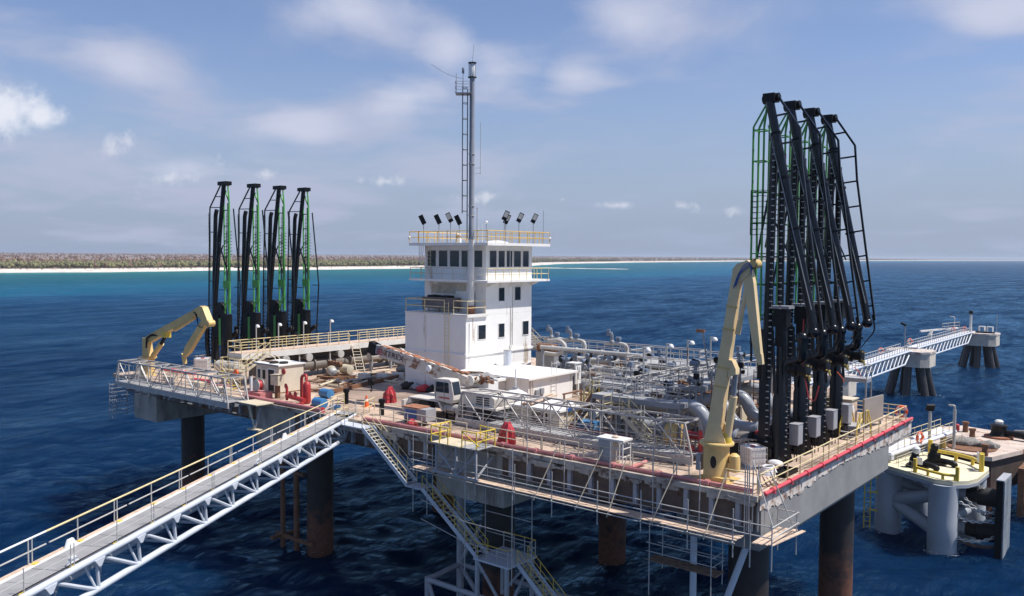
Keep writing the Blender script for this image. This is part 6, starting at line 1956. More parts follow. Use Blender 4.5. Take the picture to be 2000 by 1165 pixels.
def cover(x, y, s, lab, tall=1.0, seed=1):
    """something under a lashed red tarpaulin: folds hang from a few high points"""
    g = np.random.default_rng(seed)
    ph = g.uniform(0, 6.28, 8)
    mb = MB()

    def P(u, w):
        a = 2 * math.pi * u
        fold = 0.13 * math.sin(6 * a + ph[0] + 2 * w) + 0.09 * math.sin(11 * a + ph[1] - 4 * w) + 0.06 * math.sin(17 * a + ph[2])
        sq = 1.0 / max(abs(math.cos(a + 0.4)), abs(math.sin(a + 0.4))) ** 0.55
        prof = 1.0 - 0.18 * w - 0.5 * max(0, w - 0.62) ** 1.1 / 0.38
        r_ = max(0.06, prof * (0.86 * sq + fold * (1.1 - 0.5 * w)))
        zt = w + 0.10 * math.sin(3 * a + ph[3]) * w + 0.06 * math.sin(7 * a + ph[4]) * w
        lean = 0.16 * math.sin(ph[5]) * w
        return V(x + s * (0.62 * r_ * math.cos(a) + lean), y + s * 0.52 * r_ * math.sin(a), DZ + max(0.01, s * tall * 1.3 * zt))
    mb.grid(P, 44, 12)
    k = len(mb.v)
    top = [mb.v[i] for i in range(k - 45, k)]
    c = sum((Vector(p) for p in top), Vector()) / 45
    mb.add([c + V(0, 0, 0.1)] + top, [(0, 1 + i, 2 + i) for i in range(44)])
    t = T('covered_monitor', lab, 'covered equipment', (x, y, DZ), group='red-covered equipment')
    mb.off = t.loc
    t.part('cover', mb, M['redcloth'])
    lash = MB(t.loc)
    for w in (0.3, 0.6):
        lash.tube([P(i / 30, w) + (P(i / 30, w) - V(x, y, P(i / 30, w).z)).normalized() * 0.02 for i in range(31)], 0.022, 5)
    t.part('lashing', lash, M['rust'])


cover(-18.9, 1.15, 1.05, 'tall red tarpaulin-covered equipment behind the front railing, by yellow platform', 1.0, 3)
cover(-37.2, 7.1, 1.05, 'red tarpaulin-covered equipment on the open deck left of the truck crane', 0.95, 8)
cover(-27.9, 0.75, 0.85, 'low red tarpaulin heap against the front railing', 0.5, 5)
t = T('generator_skid', 'dark grey wheeled box with rusty lid beside the front railing', 'generator', (-28.6, 2.0, DZ))
t.part('body', t.mb().bx(-29.6, -27.2, 1.6, 2.7, DZ + 0.35, DZ + 1.25), M['cabinet'])
t.part('lid', t.mb().bx(-29.7, -27.9, 1.5, 2.8, DZ + 1.25, DZ + 1.33), M['rusttop'])
t.part('panel', t.mb().bx(-29.4, -28.2, 1.57, 1.598, DZ + 0.45, DZ + 1.1), M['bluehose'])
for x in (-29.3, -27.5):
    t.part('wheel', t.mb().lathe((x, 1.7, DZ + 0.28), [(0.1, -0.1), (0.27, -0.09), (0.27, 0.09), (0.1, 0.1)], 12, 'Y'), M['tyre'])
t = T('traffic_cone', 'orange traffic cone with white band near the gangway head', 'cone', (-37.0, 4.3, DZ))
t.part('cone', t.mb().lathe((-37.0, 4.3, DZ + 0.04), [(0.24, 0), (0.06, 0.95), (0.03, 0.96)], 14), M['orange'])
t.part('base', t.mb().box((-37.0, 4.3, DZ + 0.02), (0.6, 0.6, 0.04)), M['orange'])
t.part('band', t.mb().lathe((-37.0, 4.3, DZ + 0.5), [(0.155, 0), (0.118, 0.2), (0.1, 0.2)], 14), M['white2'])
# hydrants, reel, drums by the left edge
t = T('hydrant_manifold', 'red upright hydrant manifold with valves beside the cream cabin', 'hydrant', (-42.0, 2.0, DZ))
t.part('vessel', t.mb().lathe((-42.1, 2.0, DZ), [(0.25, 0), (0.34, 0.15), (0.34, 1.6), (0.25, 1.85), (0.1, 1.95)], 16), M['red'])
t.part('riser', t.mb().tube(smooth_path([(-43.1, 2.2, DZ), (-43.1, 2.2, 16.3), (-42.3, 2.1, 16.5), (-42.2, 2.0, 16.0)], 0.3, 3), 0.14, 10), M['red'])
t.part('branch', t.mb().cyl((-44.4, 1.6, DZ + 0.5), (-41.4, 1.2, DZ + 0.45), 0.2, 10).cyl((-44.4, 1.6, DZ + 0.1), (-44.4, 1.6, DZ + 1.3), 0.12, 10).cyl((-42.0, 1.4, DZ + 0.1), (-41.0, 0.5, DZ + 0.25), 0.2, 10), M['red'])
for (x, y, z) in ((-43.4, 1.2, 14.75), (-44.4, 1.5, 15.35), (-42.4, 1.0, 14.9)):
    t.part('handwheel', t.mb().lathe((x, y, z), [(0.2, -0.03), (0.25, 0), (0.2, 0.03)], 12, 'Y'), M['red'])
hz2 = t.mb()
for i in range(3):
    hz2.tube([(-40.4 + 0.5 * math.cos(a) + .2 * i, 1.6 + 0.4 * math.sin(a), DZ + 0.1 + 0.1 * i) for a in np.linspace(0, 6, 12)], 0.05, 5)
t.part('hose', hz2, M['black_rubber'])
t = T('hose_reel', 'pale round hose reel on a red base by the platform edge', 'hose reel', (-48.0, 1.2, DZ))
t.part('base', t.mb().bx(-48.9, -46.8, 0.5, 1.8, DZ, DZ + 0.55), M['pinkpipe'])
t.part('drum', t.mb().lathe((-47.9, 1.1, DZ + 1.15), [(0.2, -0.3), (0.52, -0.28), (0.52, -0.22), (0.3, -0.2), (0.3, 0.2), (0.52, 0.22), (0.52, 0.28), (0.2, 0.3)], 18, 'Y'), M['galv'])
t.part('hose', t.mb().lathe((-47.9, 1.1, DZ + 1.15), [(0.31, -0.19), (0.42, -0.18), (0.42, 0.18), (0.31, 0.19)], 16, 'Y'), M['red'])
t.part('post', t.mb().bx(-49.0, -48.8, 0.9, 1.1, DZ, DZ + 1.8), M['sack'])
t = T('control_post', 'cream box control post beside the open cabin door', 'control post', (-46.4, 2.0, DZ))
t.part('post', t.mb().bx(-46.6, -46.2, 1.9, 2.2, DZ, 15.2), M['rust'])
t.part('box', t.mb().bx(-46.95, -45.85, 1.7, 2.4, 15.2, 16.1), M['oldcream'])
t.part('lid', t.mb().box((-46.4, 2.05, 16.15), (1.2, 0.8, 0.05), 0, 0, -0.08), M['oldcream'])
t.part('red_tag', t.mb().lathe((-45.7, 2.2, 16.45), [(0.03, -0.05), (0.28, -0.04), (0.28, 0.04), (0.03, 0.05)], 14, 'Y'), M['red'])
for i, (x, y, lab) in enumerate(((-39.7, 1.5, 'blue drum on its side nearest the gangway head'), (-38.2, 1.9, 'low blue tub by the gangway head'), (-43.2, 5.0, 'blue drum bundle beside red hydrant manifold'))):
    t = T('drum', lab, 'drum', (x, y, DZ), group='blue drums on the left deck')
    if i == 1:
        t.part('shell', t.mb().lathe((x, y, DZ), [(0.4, 0), (0.5, 0.3), (0.46, 0.3), (0.4, 0.05)], 16), M['blue'])
    else:
        t.part('shell', t.mb().lathe((x, y, DZ + 0.42), [(0.3, -0.6), (0.42, -0.58), (0.42, 0.58), (0.3, 0.6)], 16, 'X'), M['blue'])
        t.part('end_cap', t.mb().lathe((x - 0.64, y, DZ + 0.42), [(0.2, -0.1), (0.4, 0), (0.2, 0.05)], 14, 'X'), M['blackm'] if i == 2 else M['rust'])
t = T('hanging_bracket', 'tan folded-out hoist bracket hanging below the deck beside left gangway', 'bracket', (-45.4, -1.0, DZ))
t.part('top', t.mb().bx(-46.8, -44.0, -1.8, 0.3, DZ + 0.05, DZ + 0.13), M['oldcream'])
for (x, y) in ((-45.9, -1.4), (-44.4, -1.0), (-45.2, -1.7)):
    t.beam('arm', (x, y, DZ + 0.05), (-45.0, -1.3, 11.9), 0.09, 0.09, M['oldcream'] if x < -45 else M['stiff'])
t.beam('arm', (-46.0, -0.5, 12.4), (-45.0, -1.3, 11.9), 0.09, 0.09, M['oldcream'])
t.part('foot', t.mb().box((-45.0, -1.3, 11.85), (1.3, 0.5, 0.1), 0.2), M['oldcream'])

# shadow-edge timber beam, timbers and pipes lying on the left deck
single('edge_beam_timber', MB().bar((-44.5, 6.2, DZ + 0.2), (-47.7, 19.0, DZ + 0.2), 0.3, 0.4), M['rust'], 'long dark steel beam lying across the deck left of the tower', 'beam', None, (-46, 12, DZ))
lw = np.random.default_rng(21)
for i in range(46):
    x, y = lw.uniform(-52, -45.5), lw.uniform(6.5, 19)
    if -51.5 < x < -47.5 and y < 8:
        continue
    L = lw.uniform(1.2, 5)
    a = lw.choice([1.9, 2.1, 0.2, 1.6]) + lw.normal(0, 0.15)
    m_ = [M['plank'], M['rust'], M['galv'], M['oldcream'], M['junk']][int(lw.integers(0, 5))]
    z = DZ + 0.08 + 0.1 * int(lw.integers(0, 3))
    nm = 'timber' if m_ in (M['plank'], M['junk']) else 'pipe_length'
    if nm == 'timber':
        mb = MB().box((x, y, z), (L, lw.uniform(0.15, 0.3), 0.12), a)
        lab, ct, gp = 'loose timber lying among the clutter on the left deck', 'timber', 'timbers on the left deck'
    else:
        d_ = V(math.cos(a), math.sin(a), 0) * L / 2
        mb = MB().cyl(V(x, y, z) - d_, V(x, y, z) + d_, lw.uniform(0.06, 0.13), 8)
        lab, ct, gp = 'loose pipe lying among the clutter on the left deck', 'pipe', 'loose pipes on the left deck'
    single(nm, mb, m_, lab, ct, gp, (x, y, DZ))
# grey mesh rolls, concrete blocks
for i, (x, y, z, lab) in enumerate(((-48.6, 20.5, DZ + 0.5, 'lower grey roll of netting at the foot of the tower'), (-49.6, 21.5, DZ + 1.15, 'upper grey bundle of netting left of the tower'), (-46.5, 21.6, DZ + 0.6, 'grey netting bundle nearest the white tower wall'))):
    mb = MB()
    mb.sphere((x, y, z), 1.0, 22, 12, (1.9, 0.8, 0.5))
    for k in range(len(mb.v)):
        p = mb.v[k]
        q = 0.07 * math.sin(p[0] * 6 + i) + 0.08 * math.sin(p[1] * 9 + p[2] * 7)
        mb.v[k] = (p[0] + q * 0.3, p[1] + q, p[2] + q)
    single('netting_roll', mb, M['sacking'], lab, 'netting', 'grey netting bundles', (x, y, DZ))
for i, (x, y) in enumerate(((-50.0, 15.4), (-48.4, 16.6), (-47.6, 18.0))):
    single('concrete_block', MB().box((x, y, DZ + 0.28), (1.1, 0.8, 0.55), 0.3 * i), M['whited'], ('pale block at the foot of the cream ladder', 'pale block in the middle of the row left of tower', 'pale block nearest the white tower')[i], 'block', 'pale blocks left of the tower', (x, y, DZ))
t = T('pump', 'cream pump unit with dark motor under the yellow walkway', 'pump', (-52.5, 13.6, DZ))
t.part('casing', t.mb().sphere((-52.6, 13.4, 14.8), 0.7, 14, 8, (1.3, 0.8, 0.8)), M['oldcream'])
t.part('motor', t.mb().lathe((-51.8, 14.6, 14.9), [(0.2, -0.6), (0.5, -0.55), (0.5, 0.55), (0.2, 0.6)], 14, 'X'), M['oldcream'])
t.part('valve', t.mb().sphere((-51.3, 12.3, 14.9), 0.45, 12, 8), M['pipew'])
for i in range(4):
    t.part('flange', t.mb().lathe((-53.3 + 0.5 * i, 13.6, 15.5), [(0.1, -0.2), (0.3, -0.18), (0.3, 0.18), (0.1, 0.2)], 10, 'Y'), M['rust'])
t.part('skid', t.mb().bx(-53.8, -50.9, 12.2, 15, DZ, DZ + 0.3), M['rust'])
# clutter at the tower foot: dark bags
for i in range(7):
    x, y = -41.5 + 1.2 * i, 13.3 + 0.3 * math.sin(i * 2)
    mb = MB().sphere((x, y, DZ + 0.3), 0.6, 14, 9, (1.2, 0.8, 0.6))
    for q_ in range(len(mb.v)):
        p_ = mb.v[q_]
        d1 = 0.13 * math.sin(p_[0] * 7 + i * 2) + 0.1 * math.sin(p_[2] * 11 + p_[1] * 5 + i)
        mb.v[q_] = (p_[0] + d1, p_[1] + d1 * 0.6, max(DZ, p_[2] + d1 * 0.8))
    single('bag_heap', mb, (M['tyre'], M['cabinet'], M['redcloth'], M['blackm'])[i % 4], ('dark bag heaped at the foot of the white tower', 'grey bag heaped at the foot of the white tower', 'red bag heaped at the foot of the white tower', 'dark bag heaped at the foot of the white tower')[i % 4], 'bag', ('dark bags at the tower foot', 'grey bags at the tower foot', 'red bags at the tower foot', 'dark bags at the tower foot')[i % 4], (x, y, DZ))
mb = MB()
mb.lathe((-34.5, 8.0, DZ), [(0.1, 0), (0.36, 0.02), (0.4, 0.5), (0.2, 0.8), (0.05, 0.85)], 12)
single('white_bag', mb, M['sack'], 'small white bag standing behind the truck crane wheel', 'bag', None, (-34.5, 8, DZ))
# spare long pipes lying inside the lattice gangway side
t = T('pipe_stack', 'low stack of rusty red pipes between small shed and valves', 'pipes', (-15.5, 6.0, DZ))
for i in range(5):
    t.rod('pipe', (-17.4, 5.9 + 0.25 * i, DZ + 0.2 + 0.22 * (i % 2)), (-12.5, 6.1 + 0.25 * i, DZ + 0.2 + 0.22 * (i % 2)), 0.11, M['red'] if i % 2 else M['rust'], 8)
single('blue_crate', MB().bx(-17.2, -15.8, 7.2, 8.4, DZ, DZ + 0.9), M['blue'], 'bright blue crate beside the small cream shed', 'crate', None, (-16.5, 7.8, DZ))
# ================================================================ PIPEWORK AND WALKWAYS BEHIND
def walk(label, x0, x1, y0, y1, z, m, railm, skip=(), legs=True, gap=None, sp=1.6):
    t = T('pipe_walkway', label, 'walkway', ((x0 + x1) / 2, (y0 + y1) / 2, DZ), group='raised walkways over the pipes')
    t.part('floor', t.mb().bx(x0, x1, y0, y1, z - 0.05, z), M['grating'])
    g = 0.34
    t.part('edge_girder', t.mb().bx(x0, x1, y0 - 0.02, y0 + 0.08, z - g, z - 0.052), m)
    t.part('edge_girder', t.mb().bx(x0, x1, y1 - 0.08, y1 + 0.02, z - g, z - 0.052), m)
    t.part('edge_girder', t.mb().bx(x0 - 0.02, x0 + 0.08, y0 + 0.081, y1 - 0.081, z - g, z - 0.052), m)
    t.part('edge_girder', t.mb().bx(x1 - 0.08, x1 + 0.02, y0 + 0.081, y1 - 0.081, z - g, z - 0.052), m)
    ed = {'f': ((x0, y0), (x1, y0)), 'b': ((x0, y1), (x1, y1)), 'l': ((x0, y0), (x0, y1)), 'r': ((x1, y0), (x1, y1))}
    for k, (a, b) in ed.items():
        if k not in skip:
            rails(t, [(*a, z), (*b, z)], railm, h=1.1, sp=sp, r=0.035)
    if legs:
        long_x = (x1 - x0) > (y1 - y0)
        n_ = max(1, int((x1 - x0 if long_x else y1 - y0) / 3.5))
        for i in range(n_ + 1):
            f = i / n_
            for s_ in (0, 1):
                p = (x0 + (x1 - x0) * f, y0 + (y1 - y0) * s_) if long_x else (x0 + (x1 - x0) * s_, y0 + (y1 - y0) * f)
                t.beam('leg', (p[0] * 0.998 + 0.002 * x0, p[1], DZ), (p[0] * 0.998 + 0.002 * x0, p[1], z - g), 0.12, 0.12, m)
    return t


G_ = M['greyst']
w1 = walk('grey raised walkway with grey rails just behind the small cream shed', -15.6, -8.6, 6.7, 8.0, 17.15, G_, M['galv'], skip=())
w2 = walk('grey raised walkway running back beside the light poles', -13.6, -12.4, 8.05, 24.0, 17.2, G_, M['galv'], skip=('f',))
w3 = walk('grey raised cross walkway over the second bend', -18.6, -13.65, 11.6, 12.8, 17.2, G_, M['galv'], skip=('r',))
w4 = walk('grey raised cross walkway over the third bend', -19.6, -13.65, 15.4, 16.6, 17.2, G_, M['galv'], skip=('r',))
w5 = walk('grey raised cross walkway farthest back among the pipes', -20.6, -13.65, 19.4, 20.6, 17.2, G_, M['galv'], skip=('r',))
w6 = walk('grey raised platform above the bends nearest the loading arms', -10.6, -8.8, 10.2, 22.4, 17.9, G_, M['galv'], skip=('b',))
w7 = walk('long grey walkway along the rear edge of the platform right of tower', -44.0, -20.0, 32.0, 33.4, 16.7, G_, M['galv'], skip=(), sp=2.0)
w8 = walk('grey walkway along the rear edge behind the right loading arms', -19.6, -4.0, 31.0, 32.4, 16.7, G_, M['galv'], skip=(), sp=2.0)
w9 = walk('pale raised landing between the rear walkways', -24.5, -19.9, 26.5, 30.5, 16.9, G_, M['galv'], skip=('r',), sp=1.4)
t = T('pipe_stair', 'dark steel stair at the left end of the grey walkway', 'stairs', (-16.5, 7.3, DZ))
stair_parts(t, (-15.7, 7.35, 17.1), (-18.0, 7.35, DZ), 0.8, (0, 1, 0), M['rust'], M['grating'], M['yellow'], rail=True)
t = T('pipe_stair', 'short pale yellow stair behind the right end of lattice gangway', 'stairs', (-10.5, 6.0, DZ))
stair_parts(t, (-12.3, 5.9, 16.2), (-9.6, 5.9, DZ), 0.9, (0, 1, 0), M['oldcream'], M['oldcream'], M['cream'], rail=True)
t.part('landing', t.mb().bx(-13.8, -12.35, 5.4, 6.4, 16.15, 16.2), M['grating'])
rails(t, [(-12.4, 6.4, 16.2), (-13.8, 6.4, 16.2), (-13.8, 5.4, 16.2)], M['cream'], sp=0.7)
for x in (-13.7, -12.5):
    t.beam('leg', (x, 6.3, DZ), (x, 6.3, 16.15), 0.08, 0.08, M['oldcream'])
# long pipes
def long_pipe(a, b, r_, m, label, rings=4, group='long pipes behind the tower', legs=True):
    a, b = Vector(a), Vector(b)
    t = T('pipeline', label, 'pipe', ((a.x + b.x) / 2, (a.y + b.y) / 2, DZ), group=group)
    t.part('pipe', t.mb().cyl(a, b, r_, 18), m)
    d_ = (b - a).normalized()
    for i in range(rings):
        p = a.lerp(b, (i + 0.5) / rings)
        t.part('flange', t.mb().cyl(p - d_ * 0.08, p + d_ * 0.08, r_ * 1.35, 18), m)
    if legs:
        for i in range(rings + 1):
            p = a.lerp(b, (i + 0.08) / (rings + 0.16))
            if p.z - r_ - DZ > 0.1:
                t.part('support', t.mb().bx(p.x - 0.12, p.x + 0.12, p.y - 0.12, p.y + 0.12, DZ, p.z - r_ + 0.02), M['greyst'])
    return t


long_pipe((-34.3, 25.2, 17.7), (-22.5, 25.2, 17.7), 0.2, M['pipew'], 'slim pale pipe on high supports right of the tower', 4)
long_pipe((-34.0, 24.8, 15.3), (-16.0, 24.8, 15.3), 0.5, M['pipe'], 'thick grey pipe low behind the low white building', 5)
long_pipe((-34.0, 22.6, 14.9), (-15.0, 22.6, 14.9), 0.52, M['greyst'], 'thick dark grey pipe nearest behind the low white building', 5)
long_pipe((-34.0, 27.6, 15.6), (-16.0, 27.6, 15.6), 0.42, M['pipe'], 'third thick grey pipe behind the low white building', 5)
long_pipe((-33.0, 29.6, 16.2), (-16.0, 29.6, 16.2), 0.3, M['pipew'], 'pale pipe rearmost behind the low white building', 5)
long_pipe((-14.8, 9.0, 16.5), (-14.8, 23.0, 16.5), 0.45, M['pipebrown'], 'brownish thick pipe running back under the grey walkway', 4, legs=True)
long_pipe((-17.2, 10.4, 16.2), (-10.2, 10.4, 16.2), 0.42, M['pipew'], 'pale thick pipe under the front grey walkway', 3)
long_pipe((-18.5, 13.9, 15.9), (-10.2, 13.9, 15.9), 0.48, M['pipe'], 'grey thick pipe behind the front grey walkway', 3)
long_pipe((-19.0, 17.8, 16.0), (-10.2, 17.8, 16.0), 0.48, M['pipew'], 'pale thick pipe between second and third cross walkways', 3)
long_pipe((-19.0, 21.6, 16.0), (-10.2, 21.6, 16.0), 0.45, M['pipe'], 'grey thick pipe behind the rear cross walkway', 3)
long_pipe((-16.8, 8.6, 15.2), (-16.8, 22.0, 15.2), 0.35, M['pipew'], 'pale pipe running back beside the brown pipe', 4)
long_pipe((-19.4, 10.6, 14.7), (-19.4, 22.0, 14.7), 0.4, M['pipebrown'], 'low brown pipe beside the low white building', 4)
# goosenecks along the rear walkway, with motor actuators
gn = T('gooseneck_pipe', 'pale bent pipe with motor valve rising over the rear railing, nearest the tower', 'pipe', (-36.6, 31, DZ), group='bent pipes over the rear railing')
gn.loc = V(0, 0, 0)
gn.part('bend', MB().tube(smooth_path([(-1.6, 0, 3.9), (0.2, 0, 4.0), (1.1, 0, 3.9), (1.2, 0, 1.0), (1.2, 0, 0)], 0.6, 5), 0.2, 12), M['pipew'])
gn.part('valve', MB().sphere((-0.7, 0, 4.1), 0.27, 10, 7).cyl((-0.7, 0, 4.1), (-0.7, 0, 4.9), 0.16, 10), M['greyst'])
gn.part('actuator', MB().lathe((-1.0, 0, 4.95), [(0.12, -0.3), (0.22, -0.27), (0.22, 0.27), (0.12, 0.3)], 12, 'X').cyl((-1.1, 0, 4.9), (-1.1, 0, 5.4), 0.18, 12), M['bluemotor'])
gn.part('motor', MB().lathe((0.1, 0, 4.5), [(0.1, -0.26), (0.2, -0.22), (0.2, 0.22), (0.1, 0.26)], 12, 'X'), M['bluemotor'])
for x, lab in ((-34.0, 'pale bent pipe with motor valve over the rear railing, second from the tower'), (-28.8, 'pale bent pipe with motor valve over the rear railing, farthest from the tower')):
    c = copy_tree(gn.o)
    c.location.x = x
    c['label'] = lab
for (x, y) in ((-55.0, 29.0), (-50.5, 30.5)):
    c = copy_tree(gn.o)
    c.location = (x, y, DZ - 0.4)
    c['label'] = 'cream bent pipe with motor valve at the rear left, ' + ('farther from tower' if x < -54 else 'nearer the tower')
# red and white striped lifebuoy-like hose cover and rear stair by the tower
t = T('rear_stair', 'pale yellow stair at the rear right of the tower', 'stairs', (-39, 30, DZ))
stair_parts(t, (-40.6, 30.2, 18.6), (-36.4, 30.2, 15.6), 0.9, (0, 1, 0), M['galv'], M['grating'], M['cream'], rail=True)
t.part('landing', t.mb().bx(-42.5, -40.6, 29.6, 30.8, 18.55, 18.6), M['grating'])
rails(t, [(-40.7, 30.8, 18.6), (-42.5, 30.8, 18.6), (-42.5, 29.6, 18.6)], M['cream'], sp=0.8)
for x in (-42.4, -40.7):
    t.beam('leg', (x, 30.1, DZ), (x, 30.1, 18.55), 0.12, 0.12, M['oldcream'])
t.part('box', t.mb().box((-41.4, 30.9, 19.1), (0.5, 0.3, 0.7)), M['oryellow'])
t = T('hose_cover', 'rust-red tank with pale curved hose over it behind the tower', 'tank', (-36.0, 29.0, DZ))
t.part('tank', t.mb().lathe((-36.2, 28.8, 17.2), [(0.2, -1.2), (0.45, -1.1), (0.45, 1.1), (0.2, 1.2)], 14, 'X'), M['rust'])
t.part('hose', t.mb().tube(smooth_path([(-35.6, 28.2, 18.0), (-34.0, 28.2, 18.2), (-33.2, 28.2, 17.4), (-34.2, 28.2, 16.6), (-36.0, 28.2, 16.7)], 0.7, 5), 0.22, 10), M['pipew'])
t.part('stand', t.mb().bx(-37.4, -35, 28.4, 29.2, DZ, 16.7), M['greyst'])
# valves with actuators scattered over the pipes (rear right)
va = T('motor_valve', 'grey motor-driven valve among the pipes behind the small shed', 'valve', (-16.8, 10.6, 15.4), group='motor valves among the right pipes')
va.loc = V(0, 0, 0)
va.part('body', MB().sphere((0, 0, 0), 0.3, 12, 8, (1.2, 0.8, 0.9)).cyl((-0.5, 0, 0), (-0.4, 0, 0), 0.3, 12).cyl((0.4, 0, 0), (0.5, 0, 0), 0.3, 12), M['greyst'])
va.part('bonnet', MB().cyl((0, 0, 0.2), (0, 0, 1.1), 0.14, 10).lathe((0, 0, 0.55), [(0.24, 0), (0.24, 0.12), (0.15, 0.13)], 12), M['greyst'])
va.part('actuator', MB().lathe((0.12, 0, 1.2), [(0.12, -0.3), (0.2, -0.28), (0.2, 0.28), (0.12, 0.3)], 12, 'X'), M['bluemotor'])
va.part('handwheel', MB().lathe((0.1, -0.38, 1.2), [(0.2, -0.02), (0.24, 0), (0.2, 0.02)], 12, 'Y').cyl((0.1, -0.38, 1.2), (0.1, -0.1, 1.2), 0.04, 6), M['blackm'])
vr = np.random.default_rng(8)
spots = [(-16.8, 14.2, 15.6), (-16.8, 18.6, 15.6), (-14.8, 12.4, 17.1), (-14.8, 17.0, 17.1), (-14.8, 20.8, 17.1), (-11.6, 10.4, 16.7), (-11.5, 13.9, 16.5), (-11.5, 17.8, 16.6), (-11.4, 21.6, 16.6),
         (-9.7, 11.0, 18.2), (-9.7, 14.4, 18.2), (-9.7, 18.2, 18.2), (-19.4, 12.6, 15.1), (-19.4, 18.0, 15.1), (-17.9, 13.9, 16.3), (-18.2, 17.8, 16.4)]
for (x, y, z) in spots:
    c = copy_tree(va.o)
    c.location = (x, y, z)
    c.rotation_euler.z = vr.choice([0, 1.57, 3.14])
    c['label'] = 'grey motor-driven valve among the pipes behind the small shed'
for i in range(18):
    c = copy_tree(va.o)
    c.location = (vr.uniform(-33, -20.5), vr.choice([22.6, 24.8, 27.6, 29.6]), 15.7 + vr.uniform(0, 0.6))
    c.rotation_euler.z = vr.choice([0, 1.57, 3.14])
    c['group'] = 'motor valves behind the tower'
    c['label'] = 'small motor-driven valve among the pipes right of the tower'
for i, (x, y, z, lab) in enumerate(((-11.0, 7.6, 17.3, 'rusty open valve lying on the front grey walkway'), (-9.9, 9.4, 18.0, 'rusty valve on the platform above the first bend'))):
    mb = MB()
    for k in range(7):
        mb.box((x + 0.25 * math.cos(k), y + 0.25 * math.sin(k * 2), z + 0.1 + 0.04 * k), (0.5, 0.14, 0.1), k * 0.9, 0.2)
    single('rusty_fitting', mb, M['rust'], lab, 'fitting', 'rusty fittings on the walkways', (x, y, z))
# upright cable masts and junction boxes
for i, (x, y, h) in enumerate(((-13.9, 10.0, 4.4), (-16.2, 12.9, 4.6), (-8.6, 9.0, 4.8), (-11.8, 22.6, 5.4), (-8.3, 15.4, 5.0), (-21.0, 25.8, 4.2), (-10.4, 26.0, 6.2))):
    t = T('instrument_stand', 'slim dark instrument stand rising among the pipes', 'instrument stand', (x, y, DZ), group='instrument stands among the pipes')
    t.rod('post', (x, y, DZ), (x, y, DZ + h), 0.06, M['greyst'])
    t.part('instrument', t.mb().box((x, y, DZ + h), (0.35, 0.25, 0.4)).sphere((x + 0.2, y, DZ + h - 0.5), 0.16, 8, 6), M['bluemotor'] if i % 2 else M['blackm'])
# light poles on the right walkway and on the left walkway
def light_pole(x, y, z0, z1, lab, grp, s_=1):
    t = T('light_pole', lab, 'lamp post', (x, y, z0), group=grp)
    t.rod('pole', (x, y, z0), (x, y, z1), 0.06, M['pipew'], 8)
    t.rod('arm', (x, y, z1 - 0.02), (x + 0.35 * s_, y - 0.1, z1), 0.045, M['pipew'], 6)
    hd = t.part('lamp_head', t.mb().lathe((x + 0.42 * s_, y - 0.1, z1 - 0.12), [(0.21, -0.12), (0.21, -0.04), (0.13, 0.1), (0.03, 0.15)], 14), M['white2'])
    t.part('lens', t.mb().lathe((x + 0.42 * s_, y - 0.1, z1 - 0.30), [(0.1, 0), (0.17, 0.05), (0.17, 0.06)], 12), M['lamp'], under=hd)
    return t


for i, y in enumerate((8.54, 11.84, 15.1, 18.98)):
    light_pole(-12.5, y, 17.2, 20.55, ('lamp post on the grey walkway nearest the front', 'second lamp post from the front on the grey walkway', 'third lamp post from the front on the grey walkway', 'lamp post on the grey walkway nearest cream crane boom')[i], 'lamp posts on the right walkway')
for i, y in enumerate((7.1, 9.8, 13.0, 16.6)):
    light_pole(-57.0, y, 17.2, 19.75, ('leftmost lamp post on the yellow-railed walkway', 'second lamp post from left on the yellow-railed walkway', 'third lamp post from left on the yellow-railed walkway', 'rightmost lamp post on the yellow-railed walkway')[i], 'lamp posts on the left walkway')
t = T('davit_post', 'leaning slim post with reddish head among the lamp posts', 'post', (-10.2, 14.2, 17.2))
t.rod('post', (-10.2, 14.4, 17.2), (-10.8, 14.2, 21.4), 0.06, M['greyst'])
t.part('head', t.mb().box((-11.0, 14.2, 21.45), (0.6, 0.3, 0.22)), M['rusttop'])

# ================================================================ LEFT RAISED WALKWAY
C_ = M['oldcream']
lw_ = T('raised_walkway', 'long raised walkway with cream rails across the left deck', 'walkway', (-56, 17, DZ))
lw_.part('floor', lw_.mb().bx(-57.3, -55.0, 4.0, 30.6, 17.12, 17.17), M['plank'])
lw_.part('side_girder', lw_.mb().bx(-55.02, -54.9, 4.0, 30.6, 16.55, 17.118), M['whited'])
lw_.part('side_girder', lw_.mb().bx(-57.4, -57.28, 4.0, 30.6, 16.55, 17.118), M['whited'])
lw_.part('end_girder', lw_.mb().bx(-57.27, -55.03, 4.0, 4.1, 16.55, 17.118), M['whited'])
rails(lw_, [(-54.96, 7.3, 17.17), (-54.96, 17.6, 17.17)], M['cream'], sp=1.4, r=0.04)
rails(lw_, [(-54.96, 19.0, 17.17), (-54.96, 30.6, 17.17)], M['cream'], sp=1.4, r=0.04)
rails(lw_, [(-54.96, 6.0, 17.17), (-55.0, 4.05, 17.17), (-57.34, 4.05, 17.17), (-57.34, 30.6, 17.17)], M['cream'], sp=1.4, r=0.04)
for y in (6, 11, 15, 21, 27):
    for x in (-55.1, -57.2):
        lw_.beam('leg', (x, y, DZ), (x, y, 16.55), 0.14, 0.14, M['galv'])
t = T('walkway_stair', 'cream switchback stair from the deck to the left raised walkway', 'stairs', (-57, 4.5, DZ))
stair_parts(t, (-54.42, 6.7, 17.15), (-54.42, 4.0, 15.62), 0.85, (1, 0, 0), M['oldcream'], M['grating'], M['cream'])
t.part('landing', t.mb().bx(-57.2, -54.0, 3.1, 3.95, 15.56, 15.62), M['oldcream'])
rails(t, [(-56.9, 3.1, 15.62), (-57.2, 3.1, 15.62), (-57.2, 3.95, 15.62), (-55.0, 3.95, 15.62)], M['cream'], sp=0.9, r=0.04)
